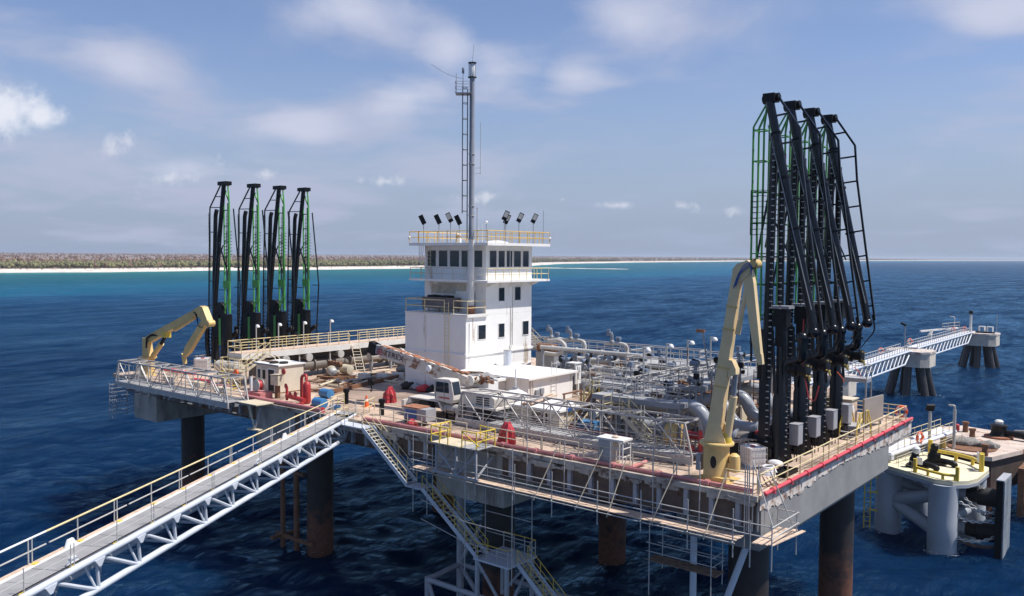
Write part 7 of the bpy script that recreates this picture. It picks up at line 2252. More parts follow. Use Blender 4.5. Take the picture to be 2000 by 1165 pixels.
rails(t, [(-54.0, 3.95, 15.62), (-54.0, 3.1, 15.62), (-55.6, 3.1, 15.62)], M['cream'], sp=0.9, r=0.04)
stair_parts(t, (-56.7, 2.6, 15.6), (-53.7, 2.6, DZ), 0.9, (0, 1, 0), M['oldcream'], M['yellow'], M['cream'])
for (x, y) in ((-57.1, 3.2), (-57.1, 3.9), (-54.1, 3.9)):
    t.beam('leg', (x, y, DZ), (x, y, 15.56), 0.1, 0.1, M['oldcream'])
t.part('red_tag', t.mb().lathe((-54.2, 2.9, 15.5), [(0.05, -0.1), (0.32, -0.08), (0.3, 0.1), (0.05, 0.12)], 12, 'Y'), M['orange'])
t = T('ship_ladder', 'steep cream ladder stair leaning on the left raised walkway', 'stairs', (-52.5, 17.0, DZ))
stair_parts(t, (-54.85, 18.3, 17.1), (-51.2, 16.1, DZ), 0.85, (2.2, 3.65, 0), M['oldcream'], M['oldcream'], M['oldcream'], n=11, rail=False, strh=0.18)
# big pipes beneath, white blank flanges
long_pipe((-55.8, 6.0, 15.2), (-55.8, 30.0, 15.2), 0.55, M['pipebrown'], 'thick brown pipe low under the left raised walkway', 5, group='thick pipes under the left walkway')
long_pipe((-57.0, 6.0, 16.0), (-57.0, 30.0, 16.0), 0.45, M['pipebrown'], 'thick brown pipe behind, under the left raised walkway', 5, group='thick pipes under the left walkway')
long_pipe((-53.9, 19.5, 15.7), (-53.9, 29.0, 15.7), 0.4, M['pipew'], 'pale pipe under the right part of the left walkway', 3, group='thick pipes under the left walkway')
for i, y in enumerate((8.9, 11.8, 16.0)):
    t = T('blank_flange', ('round white blank flange under the walkway nearest the cream cabin', 'middle round white blank flange under the walkway', 'round white blank flange under the walkway beside the ladder stair')[i], 'flange', (-54.5, y, 16.2), group='white blank flanges under the walkway')
    t.part('disc', t.mb().lathe((-54.45, y, 16.2), [(0.1, -0.05), (0.42, -0.05), (0.42, 0.05), (0.05, 0.06)], 18, 'X'), M['pipew'])
    t.part('stub', t.mb().cyl((-55.6, y, 16.2), (-54.5, y, 16.2), 0.28, 14), M['pipebrown'])
for i, y in enumerate((7.0, 7.5)):
    single('bent_pipe', MB().tube(smooth_path([(-53.6, y, DZ + 0.2), (-53.6, y, 16.6), (-54.6, y, 16.8)], 0.3, 3), 0.07, 8), M['oldcream'], ('slim cream bent pipe behind the cabin, nearer the edge', 'slim cream bent pipe behind the cabin, farther from the edge')[i], 'pipe', 'slim bent pipes behind the cabin', (-53.6, y, DZ))
# second rear walkway left of the tower, arches
w10 = walk('cream-railed walkway along the rear edge left of the tower', -56.9, -44.2, 31.0, 32.4, 16.9, M['lattice'], M['oldcream'], sp=1.3)
railing('cream railing along the far left rear edge of the platform', [(-72.6, 8.0, DZ), (-72.6, 29.6, DZ), (-58, 29.6, DZ)], M['oldcream'], sp=1.8)
railing('cream railing at the far left front behind the lattice gangway', [(-72.6, 0.4, DZ), (-64.0, 0.4, DZ), (-60.5, 0.4, DZ)], M['oldcream'], sp=1.8)
for i, (x0, x1, y, z, lab) in enumerate(((-68, -62.5, 3.2, 14.6, 'red hose bundle on the deck behind left lattice gangway, nearest crane'), (-60.5, -57.8, 2.2, 14.3, 'red pipe length behind the left lattice gangway'), (-55.5, -53.5, 1.4, 14.3, 'red fitting near the right end of left lattice gangway'))):
    single('red_pipe', MB().cyl((x0, y, z), (x1, y + 0.3, z), 0.2, 10), M['redpipe'] if i < 2 else M['pinkpipe'], lab, 'pipe', 'red pipes behind the left gangway', (x0, y, DZ))
t = T('storage_tank', 'pale horizontal tank behind the left lattice gangway', 'tank', (-60.5, 7.0, DZ))
t.part('shell', t.mb().lathe((-61.5, 6.8, 15.0), [(0.3, -2.0), (0.65, -1.8), (0.65, 1.8), (0.3, 2.0)], 18, 'X'), M['pipew'])
t.part('saddle', t.mb().bx(-62.6, -62.3, 6.3, 7.3, DZ, 14.5).bx(-60.7, -60.4, 6.3, 7.3, DZ, 14.5), M['greyst'])
# small hatch frames on the left deck
for i, (x, y) in enumerate(((-63.5, 1.4), (-58.0, 1.2), (-53.0, 0.8))):
    single('deck_box', MB().bx(x - 0.9, x + 0.9, y - 0.4, y + 0.4, DZ, DZ + 0.45), M['oldcream'], ('pale low deck box nearest the ochre crane', 'pale low deck box midway along left gangway', 'pale low deck box nearest the hose reel')[i], 'box', 'deck boxes behind the left gangway', (x, y, DZ))
# hanging ladder cage at the far left end
t = T('hanging_cage', 'dark mesh ladder cage hanging below the far left end of gangway', 'ladder cage', (-67.2, -2.0, DZ))
for (x, y) in ((-67.9, -2.8), (-66.5, -2.8), (-67.9, -1.0), (-66.5, -1.0)):
    t.rod('upright', (x, y, 10.3 + 0.3 * (x + 68)), (x, y, 13.8), 0.045, M['greyst'])
for k in range(8):
    z = 10.8 + k * 0.4
    t.part('ring', t.mb().tube([(-67.9, -2.8, z), (-66.5, -2.8, z), (-66.5, -1.0, z), (-67.9, -1.0, z), (-67.9, -2.8, z)], 0.035, 5), M['greyst'])
ladder_parts(t, (-67.2, -2.75, 10.2), (-67.2, -2.75, 13.8), 0.5, (1, 0, 0), M['galv'], sp=0.35)

# small-bore pipework, drop lines and pipe frames that fill the process area
pr = np.random.default_rng(31)
cols = [M['pipew'], M['pipe'], M['greyst'], M['galv'], M['pipebrown'], M['rust'], M['oldcream']]
for i in range(96):
    rear = i >= 56
    if rear:
        x, y, z = pr.uniform(-33.5, -16), pr.uniform(21.5, 30.5), pr.uniform(14.4, 17.4)
    else:
        x, y, z = pr.uniform(-20, -9.5), pr.uniform(8.6, 24), pr.uniform(14.3, 17.0)
    r_ = pr.uniform(0.05, 0.14)
    k = int(pr.integers(0, 3))
    if k == 0:
        L = pr.uniform(2, 6)
        pts_ = [(x, y, DZ + 0.1), (x, y, z), (x + L * pr.choice([-1, 1]) * 0.6, y, z)]
    elif k == 1:
        L = pr.uniform(2, 5)
        pts_ = [(x, y - L / 2, DZ + 0.1), (x, y - L / 2, z), (x, y + L / 2, z), (x, y + L / 2, DZ + 0.1)]
    else:
        L = pr.uniform(1.5, 4)
        pts_ = [(x - L / 2, y, z), (x + L / 2, y, z), (x + L / 2, y + 0.8, z), (x + L / 2, y + 0.8, DZ + 0.1)]
    single('small_pipe', MB().tube(smooth_path(pts_, 0.3, 3), r_, 8), cols[int(pr.integers(0, len(cols)))],
           'slim bent pipe among the pipework right of the tower' if rear else 'slim bent pipe among the pipework behind the lattice gangway', 'pipe',
           'slim pipes right of the tower' if rear else 'slim pipes behind the lattice gangway', (x, y, DZ))
for i in range(22):
    rear = i >= 12
    x, y = (pr.uniform(-33, -17), pr.uniform(21.5, 30.5)) if rear else (pr.uniform(-20, -10), pr.uniform(9, 23))
    h, w = pr.uniform(1.6, 3.4), pr.uniform(1.2, 2.6)
    t = T('pipe_trestle', 'plain steel goalpost trestle holding pipes right of the tower' if rear else 'plain steel goalpost trestle holding pipes behind the lattice gangway', 'trestle', (x, y, DZ),
          group='pipe frames right of the tower' if rear else 'pipe frames behind the lattice gangway')
    m_ = [M['greyst'], M['galv'], M['rust']][int(pr.integers(0, 3))]
    ax = V(0, w / 2, 0) if i % 2 else V(w / 2, 0, 0)
    c_ = V(x, y, DZ)
    t.beam('leg', c_ - ax, c_ - ax + V(0, 0, h), 0.11, 0.11, m_)
    t.beam('leg', c_ + ax, c_ + ax + V(0, 0, h), 0.11, 0.11, m_)
    t.beam('cross_bar', c_ - ax * 1.15 + V(0, 0, h + 0.055), c_ + ax * 1.15 + V(0, 0, h + 0.055), 0.11, 0.11, m_)
# low rails round the hatches behind
for i, (x, y, w) in enumerate(((-17.6, 9.4, 3.0), (-18.8, 14.2, 2.6), (-19.4, 18.4, 3.0), (-22.6, 21.0, 3.6), (-27.0, 21.2, 4.0), (-24.0, 26.2, 3.0), (-30.0, 26.4, 4.0), (-11.4, 24.6, 4.0))):
    railing('low grey guard rail among the pipework, ' + ('nearest the small shed', 'by the first cross walkway', 'by the second cross walkway', 'behind the low white building, right end', 'behind the low white building, left end', 'beside the pale landing', 'between the thick rear pipes', 'behind the fourth bend')[i],
            [(x, y, DZ + 1.0), (x + w, y, DZ + 1.0), (x + w, y + 1.6, DZ + 1.0)], M['galv'] if i % 2 else M['oldcream'], sp=1.0, r=0.035, h=1.3)
# ================================================================ ACCESS GANGWAY (lower left)
gd = Vector((0.507, -0.862, 0)).normalized()
gn_ = Vector((0.862, 0.507, 0)).normalized()            # to the right-hand side seen from the platform end
GO = Vector((-38.0 + 0.3, 1.4, DZ))                     # left edge at the platform
GL, GW = 47.0, 2.25
t = T('access_gangway', 'long pale grey truss gangway with grating floor leading to platform', 'gangway', GO)


def gp(s, w, z=0.0):
    return GO + gd * s + gn_ * w + V(0, 0, z)


def gbox(s0, s1, w0, w1, z0, z1):
    mb = MB(GO)
    mb.add([gp(s, w, z) for s in (s0, s1) for w in (w0, w1) for z in (z0, z1)], [(0, 1, 3, 2), (4, 6, 7, 5), (0, 4, 5, 1), (2, 3, 7, 6), (0, 2, 6, 4), (1, 5, 7, 3)])
    return mb


pl_n = 16
bay = GL / pl_n
grt = bpy.data.materials.new('gangway_grating')
grt.use_nodes = True
n, l = grt.node_tree.nodes, grt.node_tree.links
p = n['Principled BSDF']
p.inputs['Roughness'].default_value = 0.6
p.inputs['Metallic'].default_value = 0.2
geo = n.new('ShaderNodeNewGeometry')
mp = n.new('ShaderNodeMapping')
mp.inputs['Rotation'].default_value = (0, 0, -math.atan2(gd.y, gd.x))
l.new(geo.outputs['Position'], mp.inputs[0])
wv = n.new('ShaderNodeTexWave')
wv.inputs['Scale'].default_value = 2.6
wv.inputs['Distortion'].default_value = 0.0
l.new(mp.outputs[0], wv.inputs['Vector'])
nz = n.new('ShaderNodeTexNoise')
nz.inputs['Scale'].default_value = 0.9
nz.inputs['Detail'].default_value = 8
l.new(geo.outputs['Position'], nz.inputs['Vector'])
mx1 = n.new('ShaderNodeMix')
mx1.data_type = 'RGBA'
l.new(wv.outputs['Fac'], mx1.inputs[0])
mx1.inputs[6].default_value = (0.29, 0.285, 0.285, 1)
mx1.inputs[7].default_value = (0.42, 0.41, 0.405, 1)
mx2 = n.new('ShaderNodeMix')
mx2.data_type = 'RGBA'
mx2.blend_type = 'MULTIPLY'
mx2.inputs[0].default_value = 0.5
l.new(mx1.outputs[2], mx2.inputs[6])
cr2 = n.new('ShaderNodeMapRange')
cr2.inputs['From Min'].default_value = 0.35
cr2.inputs['From Max'].default_value = 0.7
cr2.inputs['To Min'].default_value = 0.65
cr2.inputs['To Max'].default_value = 1.15
l.new(nz.outputs[0], cr2.inputs['Value'])
l.new(cr2.outputs[0], mx2.inputs[7])
l.new(mx2.outputs[2], p.inputs['Base Color'])
bp_ = n.new('ShaderNodeBump')
bp_.inputs['Distance'].default_value = 0.02
bp_.inputs['Strength'].default_value = 0.6
l.new(wv.outputs['Fac'], bp_.inputs['Height'])
l.new(bp_.outputs[0], p.inputs['Normal'])
BG = M['bluegrey']
for i in range(pl_n * 2):
    s0 = i * bay / 2
    t.part('deck_panel', gbox(s0 + 0.012, s0 + bay / 2 - 0.012, 0.62, GW - 0.12, -0.05 + 0.008 * (i % 3 == 0), 0.0 + 0.008 * (i % 3 == 0)), grt)
t.part('kerb_beam', gbox(0, GL, 0.22, 0.44, -0.22, 0.05), M['plank'])
t.part('kerb_plate', gbox(0, GL, 0.44, 0.60, -0.10, 0.02), M['white2'])
t.part('cable_tray', gbox(0, GL, 0.03, 0.2, -0.16, -0.1), M['plank'])
Dp = 1.55
t.part('top_chord', MB(GO).cyl(gp(1.2, GW, -0.08), gp(GL, GW, -0.08), 0.15, 16), BG)
t.part('top_chord', MB(GO).cyl(gp(1.2, 0.1, -0.2), gp(GL, 0.1, -0.2), 0.12, 12), BG)
t.part('bottom_chord', MB(GO).cyl(gp(3.6, GW - 0.1, -Dp), gp(GL, GW - 0.1, -Dp), 0.16, 16), BG)
t.part('bottom_chord', MB(GO).cyl(gp(3.6, 0.2, -Dp), gp(GL, 0.2, -Dp), 0.14, 12), BG)
bl = (GL - 3.6) / 14
for i in range(15):
    s = 3.6 + bl * i
    for w_ in (0.15, GW - 0.05):
        if i == 0:
            t.rod('diagonal', gp(1.3, w_, -0.15), gp(3.7, w_, -Dp), 0.10, BG, 10)
        t.rod('vertical', gp(s + 0.2, w_, -0.12), gp(s, w_, -Dp), 0.075, BG, 8)
        if i < 14:
            # Warren panels as in the picture: long brace down towards the platform, short strut beside it
            t.rod('diagonal', gp(s + bl - 0.1, w_, -0.15), gp(s + 0.12, w_, -Dp), 0.085, BG, 8)
            t.rod('strut', gp(s + 0.62, w_ - (0.3 if w_ > 1 else -0.3), -0.25), gp(s + 0.2, w_, -Dp + 0.05), 0.06, BG, 8)
    t.rod('cross_beam', gp(s, 0.2, -Dp), gp(s, GW - 0.1, -Dp), 0.08, BG, 8)
    t.rod('floor_beam', gp(s, 0.1, -0.22), gp(s, GW, -0.2), 0.07, BG, 8)
    if i < 14:
        t.rod('floor_brace', gp(s, 0.2, -Dp), gp(s + bl, GW - 0.1, -Dp), 0.05, BG, 6)
gus = MB().prism([(-0.35, -0.02), (0.35, -0.02), (0.08, -0.35), (-0.08, -0.35)], -0.2, 0.2, 'Y').mesh('gusset', BG)
for i in range(15):
    o = t.piece('gusset', gus, gp(3.8 + bl * i, GW - 0.02, -0.12), (0, 0, math.atan2(gd.y, gd.x)))
# railings: left with yellow top rail, right with slim grey posts
for k, s in enumerate(np.arange(1.0, GL, bay)):
    for w_, m_ in ((0.3, M['galv']), (GW - 0.02, M['galv'])):
        for ds in ((0, 0.22) if k % 2 == 0 else (0,)):
            me_ = unit_rod(0.034 if w_ < 1 else 0.026, 1.1 if w_ < 1 else 1.0, m_)
            t.piece('post', me_, gp(s + ds, w_, 0.02))
        t.piece('post_foot', cached(('pf',), lambda: MB().box((0, 0, 0), (0.3, 0.2, 0.03)).mesh('post_foot', M['yellow'])), gp(s, w_ + (0.12 if w_ < 1 else -0.05), 0.04), (0, 0, math.atan2(gd.y, gd.x)))
for i in range(8):
    s0, s1 = 0.6 + i * (GL - 0.6) / 8, 0.6 + (i + 1) * (GL - 0.6) / 8 - 0.2
    t.rod('top_rail', gp(s0, 0.3, 1.12), gp(s1 + 0.2, 0.3, 1.12), 0.045, M['cream'] if i < 6 else M['white2'], 8)
    t.rod('mid_rail', gp(s0, 0.3, 0.58), gp(s1, 0.3, 0.58), 0.035, M['galv'], 8)
    t.rod('mid_rail', gp(s0, GW - 0.02, 0.55), gp(s1, GW - 0.02, 0.55), 0.02, M['galv'])
    t.rod('cable', gp(s0, GW - 0.17, 0.09), gp(s1 + 0.2, GW - 0.17, 0.09), 0.03, M['blackm'])
for s, w_ in ((18.5, GW - 0.25), (11, 0.45), (36, GW - 0.25), (34, 0.45)):
    lm = MB().prism([(-0.4, 0), (0.4, 0), (0.22, 0.34), (-0.12, 0.34)], -0.04, 0.04, 'Y').mesh('lifting_lug', M['white2'])
    t.piece('lifting_lug', lm, gp(s, w_, 0.03), (0, 0, math.atan2(gd.y, gd.x)))
# gate rails at the platform end
for i, (pts_, m_) in enumerate((([(-38.6, 3.2, DZ), (-38.0, 1.3, DZ)], M['cream']), ([(-35.2, 3.6, DZ), (-34.2, 1.6, DZ)], M['cream']))):
    railing(('short cream gate rail at the left of the gangway head', 'short cream gate rail at the right of the gangway head')[i], pts_, m_, sp=1.2, r=0.04)
# small floor plate between gangway and deck, bollard posts
for i, (x, y) in enumerate(((-39.5, 4.2), (-33.2, 2.6))):
    single('mooring_post', MB().lathe((x, y, DZ), [(0.2, 0), (0.2, 1.0), (0.28, 1.05), (0.28, 1.3), (0.1, 1.35)], 12), M['blackm'], ('short black post left of the gangway head', 'short black post at the stair head')[i], 'post', 'black posts at the gangway head', (x, y, DZ))

# ================================================================ STAIRS DOWN TO THE WATER
t = T('access_stair', 'grey steel stair in flights descending from the front edge to water', 'stairs', (-31, -0.6, DZ))
t.part('head_landing', t.mb().bx(-34.0, -31.0, -1.4, -0.15, 13.72, 13.82), BG)
rails(t, [(-34.0, -0.2, 13.82), (-34.0, -1.4, 13.82), (-31.0, -1.4, 13.82)], M['cream'], sp=0.9, r=0.03, postm=M['galv'])
stair_parts(t, (-31.0, -0.85, 13.8), (-26.2, -0.85, 10.35), 1.05, (0, 1, 0), BG, M['galv'], M['cream'], sp=1.3, strh=0.3)
t.part('mid_landing', t.mb().bx(-26.3, -24.6, -1.45, -0.3, 10.22, 10.32), BG)
stair_parts(t, (-24.6, -0.85, 10.3), (-19.3, -0.85, 6.5), 1.05, (0, 1, 0), BG, M['grating'], M['yellow'], sp=1.3, strh=0.3)
t.part('low_landing', t.mb().bx(-19.6, -16.5, -1.5, 1.6, 6.4, 6.52), BG)
rails(t, [(-19.4, -1.45, 6.52), (-16.6, -1.45, 6.52), (-16.6, -0.9, 6.52)], M['galv'], sp=0.95, r=0.03, topm=M['yellow'])
rails(t, [(-19.4, 1.5, 6.52), (-16.6, 1.5, 6.52), (-16.6, 0.9, 6.52)], M['galv'], sp=0.95, r=0.03, topm=M['yellow'])
stair_parts(t, (-16.5, 0.0, 6.5), (-9.0, 0.0, 0.4), 1.1, (0, 1, 0), BG, M['grating'], M['yellow'], sp=1.3, strh=0.3)
for (x, y) in ((-19.4, -1.3), (-16.8, -1.3), (-19.4, 1.4), (-16.8, 1.4)):
    t.beam('leg', (x, y, 3.2), (x, y, 6.4), 0.22, 0.22, M['stiff'])
t.beam('brace', (-19.4, -1.3, 6.3), (-16.8, -1.3, 3.3), 0.14, 0.14, M['stiff'])
t.beam('brace', (-16.8, 1.4, 6.3), (-19.4, 1.4, 3.3), 0.14, 0.14, M['stiff'])
t.beam('brace', (-16.8, -1.3, 3.3), (-16.8, 1.4, 6.3), 0.14, 0.14, M['stiff'])
t.beam('brace', (-16.5, 0.0, 6.2), (-14.4, 0.0, 3.4), 0.12, 0.12, M['stiff'])
# white tubular jacket carrying it
t = T('boat_landing_jacket', 'pale tubular steel framework standing in the water under the stairs', 'framework', (-22, 1, 0))
WJ = M['stiff']
for (a, b, r_) in (((-25.7, 0.3, 3.0), (-15.0, 0.3, 3.0), 0.2), ((-25.7, 0.3, 3.0), (-26.0, 4.2, 3.0), 0.2), ((-26.0, 4.2, 3.0), (-14.0, 4.2, 3.0), 0.2), ((-25.7, 0.3, -3), (-25.7, 0.3, 3.2), 0.22),
                   ((-26.0, 4.2, -3), (-26.0, 4.2, 9.6), 0.3), ((-15.0, 0.3, 3.0), (-14.0, 4.2, 3.0), 0.2), ((-15.0, 0.3, -3), (-15.0, 0.3, 3.2), 0.22), ((-20.4, 0.3, -3), (-20.4, 0.3, 3.0), 0.2),
                   ((-25.6, 0.3, 2.8), (-23.6, 0.3, -1.6), 0.15), ((-20.4, 0.3, 2.8), (-22.8, 0.3, -1.6), 0.15), ((-20.2, 0.3, 2.8), (-17.6, 0.3, -1.6), 0.15), ((-15.2, 0.3, 2.8), (-17.2, 0.3, -1.6), 0.15),
                   ((-26.0, 4.2, 3.0), (-24.0, 2.4, -1.5), 0.15), ((-26.0, 4.2, 3.2), (-23.4, 3.8, 6.8), 0.16), ((-26.0, 4.2, 2.9), (-20.6, 0.4, 2.9), 0.17), ((-14.0, 4.2, 3.0), (-14.0, 4.2, -3), 0.2)):
    t.part('brace' if r_ < 0.18 else 'chord', t.mb().cyl(a, b, r_, 12), WJ)
t.part('clamp', t.mb().lathe((-26.0, 4.2, 7.0), [(0.3, 0), (0.42, 0.02), (0.42, 0.25), (0.3, 0.27)], 14), WJ)
t = T('corner_strut', 'pale grey tubular struts under the near right corner of platform', 'struts', (-4, 2, 8))
t.part('strut', t.mb().cyl((-4.6, 1.2, -3), (-4.6, 1.2, 10.6), 0.2, 12), M['bluegrey'])
t.part('strut', t.mb().cyl((-3.3, 0.2, 4.0), (-1.3, 1.2, 10.7), 0.19, 12), M['bluegrey'])
t.part('plate', t.mb().box((-2.6, 4.2, 4.6), (1.0, 0.1, 3.2)), M['stiff'])

# ================================================================ SCAFFOLD along the front and round the corner
t = T('scaffold', 'tube scaffold with plank walkway hung along the front edge and corner', 'scaffolding', (-12, -0.9, 11.6))
bz = 11.75
sx = [-23.4, -19.4, -16.0, -13.0, -9.6, -6.6, -3.6, -0.9]
G2 = M['galv']
for i, x in enumerate(sx):
    t.rod('standard', (x, -1.55, bz - 1.1 + 0.2 * (i % 3)), (x, -1.55, bz + 1.75), 0.035, G2)
    t.rod('standard', (x + 0.15, -0.45, bz - 0.6), (x + 0.15, -0.45, 15.4 + 0.3 * ((i * 7) % 3)), 0.032, G2)
    t.rod('transom', (x, -1.75, bz - 0.05), (x, 0.4, bz - 0.05), 0.032, G2)
for z in (bz + 0.58, bz + 1.15):
    for x0, x1 in zip([-25.6] + sx[:-1], sx):
        t.rod('guard_tube', (x0, -1.5, z), (x1 + 0.15, -1.5, z), 0.034, G2)
for x0, x1 in zip([-25.6] + sx[:-1], sx):
    t.rod('ledger', (x0, -1.62, bz - 0.1), (x1 + 0.15, -1.62, bz - 0.1), 0.034, G2)
    t.rod('ledger', (x0, -0.42, bz + 0.5), (x1 + 0.15, -0.42, bz + 0.5), 0.026, G2)
for (x, dx_) in ((-14.4, 0.9), (-11.2, 1.0), (-6.0, 1.0), (-8.9, 0.5), (-2.6, 0.6)):
    t.rod('raker', (x, -1.6, bz - 0.3), (x + dx_, -0.1, bz + 3.3), 0.034, M['oldcream'])
k = 0
for x0, x1 in zip([-25.4] + sx[:-1], sx):
    for j in range(4):
        y = -1.4 + 0.27 * j
        me_ = cached(('plank', round(x1 - x0, 1)), lambda: MB().bx(0, x1 - x0 + 0.25, -0.12, 0.12, 0, 0.045).mesh('plank', M['plank']))
        o = t.piece('plank', me_, (x0 - 0.1, y, bz + 0.01 * (k % 3) + 0.012 * (j % 2)), (0, 0, 0.006 * ((k * 7 + j * 3) % 5 - 2)))
        k += 1
# corner return along the right side
for j in range(4):
    t.piece('plank', cached(('plankc',), lambda: MB().bx(-0.12, 0.12, 0, 3.6, 0, 0.045).mesh('plank', M['plank'])), (0.25 + 0.27 * j, -1.5 + 0.1 * j, bz + 0.06), (0, 0, -0.04 * j))
for (x, y) in ((1.25, -1.5), (1.25, 1.9), (0.1, -1.6), (0.15, 2.0)):
    t.rod('standard', (x, y, bz - 1.2), (x, y, bz + 1.3), 0.034, G2)
for z in (bz + 0.55, bz + 1.15):
    t.rod('guard_tube', (-0.9, -1.55, z), (1.3, -1.5, z), 0.034, G2)
    t.rod('guard_tube', (1.28, -1.6, z), (1.28, 2.1, z), 0.034, G2)
    t.rod('guard_tube', (0.0, 2.0, z), (1.4, 1.95, z), 0.034, G2)
t.rod('raker', (1.2, -1.2, bz + 1.0), (-0.6, 0.2, 15.8), 0.034, G2)
t.rod('raker', (1.2, 1.6, bz + 0.4), (0.1, 0.9, 15.2), 0.034, G2)
for (x, y) in ((-0.75, -0.15), (-0.45, -0.1), (-0.55, -0.35), (-0.2, 0.05)):
    t.rod('standard', (x, y, 12.0), (x, y, 15.7), 0.034, G2)
# hanging stage below
for (x, y) in ((-6.2, -1.2), (-2.3, -1.2), (-6.0, 0.0), (-2.2, 0.0)):
    t.rod('hanger', (x, y, 7.3 if y < -1 else 8.6), (x, y, bz), 0.028, G2)
for j in range(4):
    t.piece('plank', cached(('plankh',), lambda: MB().bx(0, 4.4, -0.12, 0.12, 0, 0.045).mesh('plank', M['junk'])), (-6.4, -1.1 + 0.28 * j, 9.35))
for z in (9.9, 10.4):
    t.rod('guard_tube', (-6.4, -1.2, z), (-2.0, -1.2, z), 0.026, G2)
    t.rod('guard_tube', (-2.2, -1.3, z), (-2.2, 0.2, z), 0.026, G2)
    t.rod('guard_tube', (-6.3, 0.0, z + 0.2), (-2.1, 0.0, z + 0.2), 0.024, G2)
# tall scaffold tower down by the stair landing
for (x, y) in ((-20.0, -1.9), (-15.9, -1.9), (-20.0, 0.2), (-15.9, 0.2)):
    t.rod('standard', (x, y, 5.6), (x, y, 14.6 if y < 0 else 12.0), 0.034, G2)
for z in (7.6, 9.0):
    t.rod('ledger', (-20.0, -1.9, z), (-15.9, -1.9, z), 0.028, G2)
    t.rod('ledger', (-20.0, 0.2, z + 0.3), (-15.9, 0.2, z + 0.3), 0.028, G2)
    t.rod('ledger', (-20.0, -1.9, z), (-20.0, 0.2, z), 0.028, G2)
    t.rod('ledger', (-24.6, -1.5, z + 0.6), (-20.0, -1.9, z), 0.028, G2)
for (x, z1) in ((-25.3, 14.2), (-23.9, 14.8)):
    t.rod('standard', (x, -1.6, 8.6), (x, -1.6, z1), 0.03, G2)

# ================================================================ BREASTING DOLPHIN
t = T('breasting_dolphin', 'grey steel dolphin of stout columns with pale deck beside platform', 'dolphin', (-2, 44, 0))
DM = M['dolphin']
for (x, y, r_) in ((0.0, 41.2, 1.25), (-5.6, 44.2, 1.2), (1.2, 47.2, 1.2), (-4.4, 50.2, 1.2)):
    t.part('column', t.mb().lathe((x, y, -4), [(r_, 0), (r_, 5.0), (r_ * 1.01, 5.05), (r_ * 1.01, 7.0), (r_, 7.05), (r_, 10.4)], 28), DM)
for (a, b, r_) in (((0.0, 41.2, 1.6), (-5.6, 44.2, 3.4), 0.62), ((0.0, 41.2, 5.4), (-5.6, 44.2, 3.2), 0.62), ((0, 41.2, 3), (1.2, 47.2, 3), 0.5), ((-5.6, 44.2, 5.5), (1.2, 47.2, 2.5), 0.5), ((-5.6, 44.2, 2.5), (-4.4, 50.2, 5), 0.5)):
    t.part('brace', t.mb().cyl(a, b, r_, 16), DM)
dk = [(-7.2, 44.0), (-5.8, 43.1), (-2.2, 41.2), (-0.6, 40.35), (0.9, 40.5), (1.9, 41.6), (2.4, 43.2), (2.5, 47.6), (2.3, 48.6), (1.4, 49.2), (-3.6, 51.9), (-6.6, 51.0), (-7.4, 45.2)]
t.part('deck', t.mb().prism(dk, 6.5, 6.85, 'Z'), M['sanddeck'])
t.part('deck_edge', t.mb().prism([(x * 1.0 + (0.04 if x > 0 else -0.04), y - 0.04) for x, y in dk], 6.2, 6.5, 'Z'), DM)
t.part('knee_brace', t.mb().bar((-0.2, 41.0, 5.2), (-2.0, 41.3, 6.4), 0.3), DM)
t.part('knee_brace', t.mb().bar((-5.9, 43.4, 4.6), (-6.8, 43.6, 6.3), 0.25), DM)
YM = M['yellow']


def yrail(t, pts, z0, z1, r_=0.13):
    for a, b in zip(pts[:-1], pts[1:]):
        t.part('kerb_rail', t.mb().cyl((*a, z1), (*b, z1), r_, 10), YM)
    for p in pts:
        t.part('kerb_post', t.mb().cyl((*p, z0), (*p, z1), r_, 10), YM)


yrail(t, [(-2.6, 42.0), (-1.4, 41.35), (0.0, 40.75), (1.0, 40.9)], 6.85, 7.3)
for p in ((-2.7, 42.05), (1.15, 41.0)):
    t.part('kerb_post', t.mb().cyl((*p, 6.85), (*p, 8.1), 0.17, 10), YM)
yrail(t, [(-3.2, 50.0), (-0.8, 49.6), (0.9, 48.6), (1.9, 47.2)], 6.85, 7.5, 0.17)
for p in ((-3.3, 50.1), (2.0, 46.9), (2.1, 46.3)):
    t.part('kerb_post', t.mb().cyl((*p, 6.85), (*p, 8.5), 0.22, 10), YM)
t.part('sign_plate', t.mb().box((1.75, 46.9, 8.0), (0.06, 0.95, 0.9), 0.5, 0.15), M['sign'])
t.part('sign_mark', t.mb().box((1.80, 46.86, 8.0), (0.05, 0.24, 0.6), 0.5, 0.15), M['bluehose'], stuff=True)
rails(t, [(-7.0, 43.9, 6.85), (-5.7, 43.2, 6.85), (-2.9, 41.75, 6.85)], M['oldcream'], h=1.0, sp=1.9, r=0.022)
# caged ladder, yellow
ld = T('dolphin_ladder', 'yellow vertical ladder with bracket steps on the left dolphin column', 'ladder', (-7.4, 43.0, 0))
ladder_parts(ld, (-7.2, 42.9, 0.3), (-7.2, 42.9, 6.9), 0.55, (1, 0.3, 0), M['yellow'], sp=0.45, rail_r=0.06, rung_r=0.03)
for z in (2.2, 4.0, 5.4):
    ld.part('bracket', ld.mb().bar((-7.2, 42.9, z), (-5.9, 43.6, z), 0.1).bar((-7.2, 42.9, z), (-6.2, 42.9, z + 0.25 if z > 5 else z), 0.1), M['yellow'])
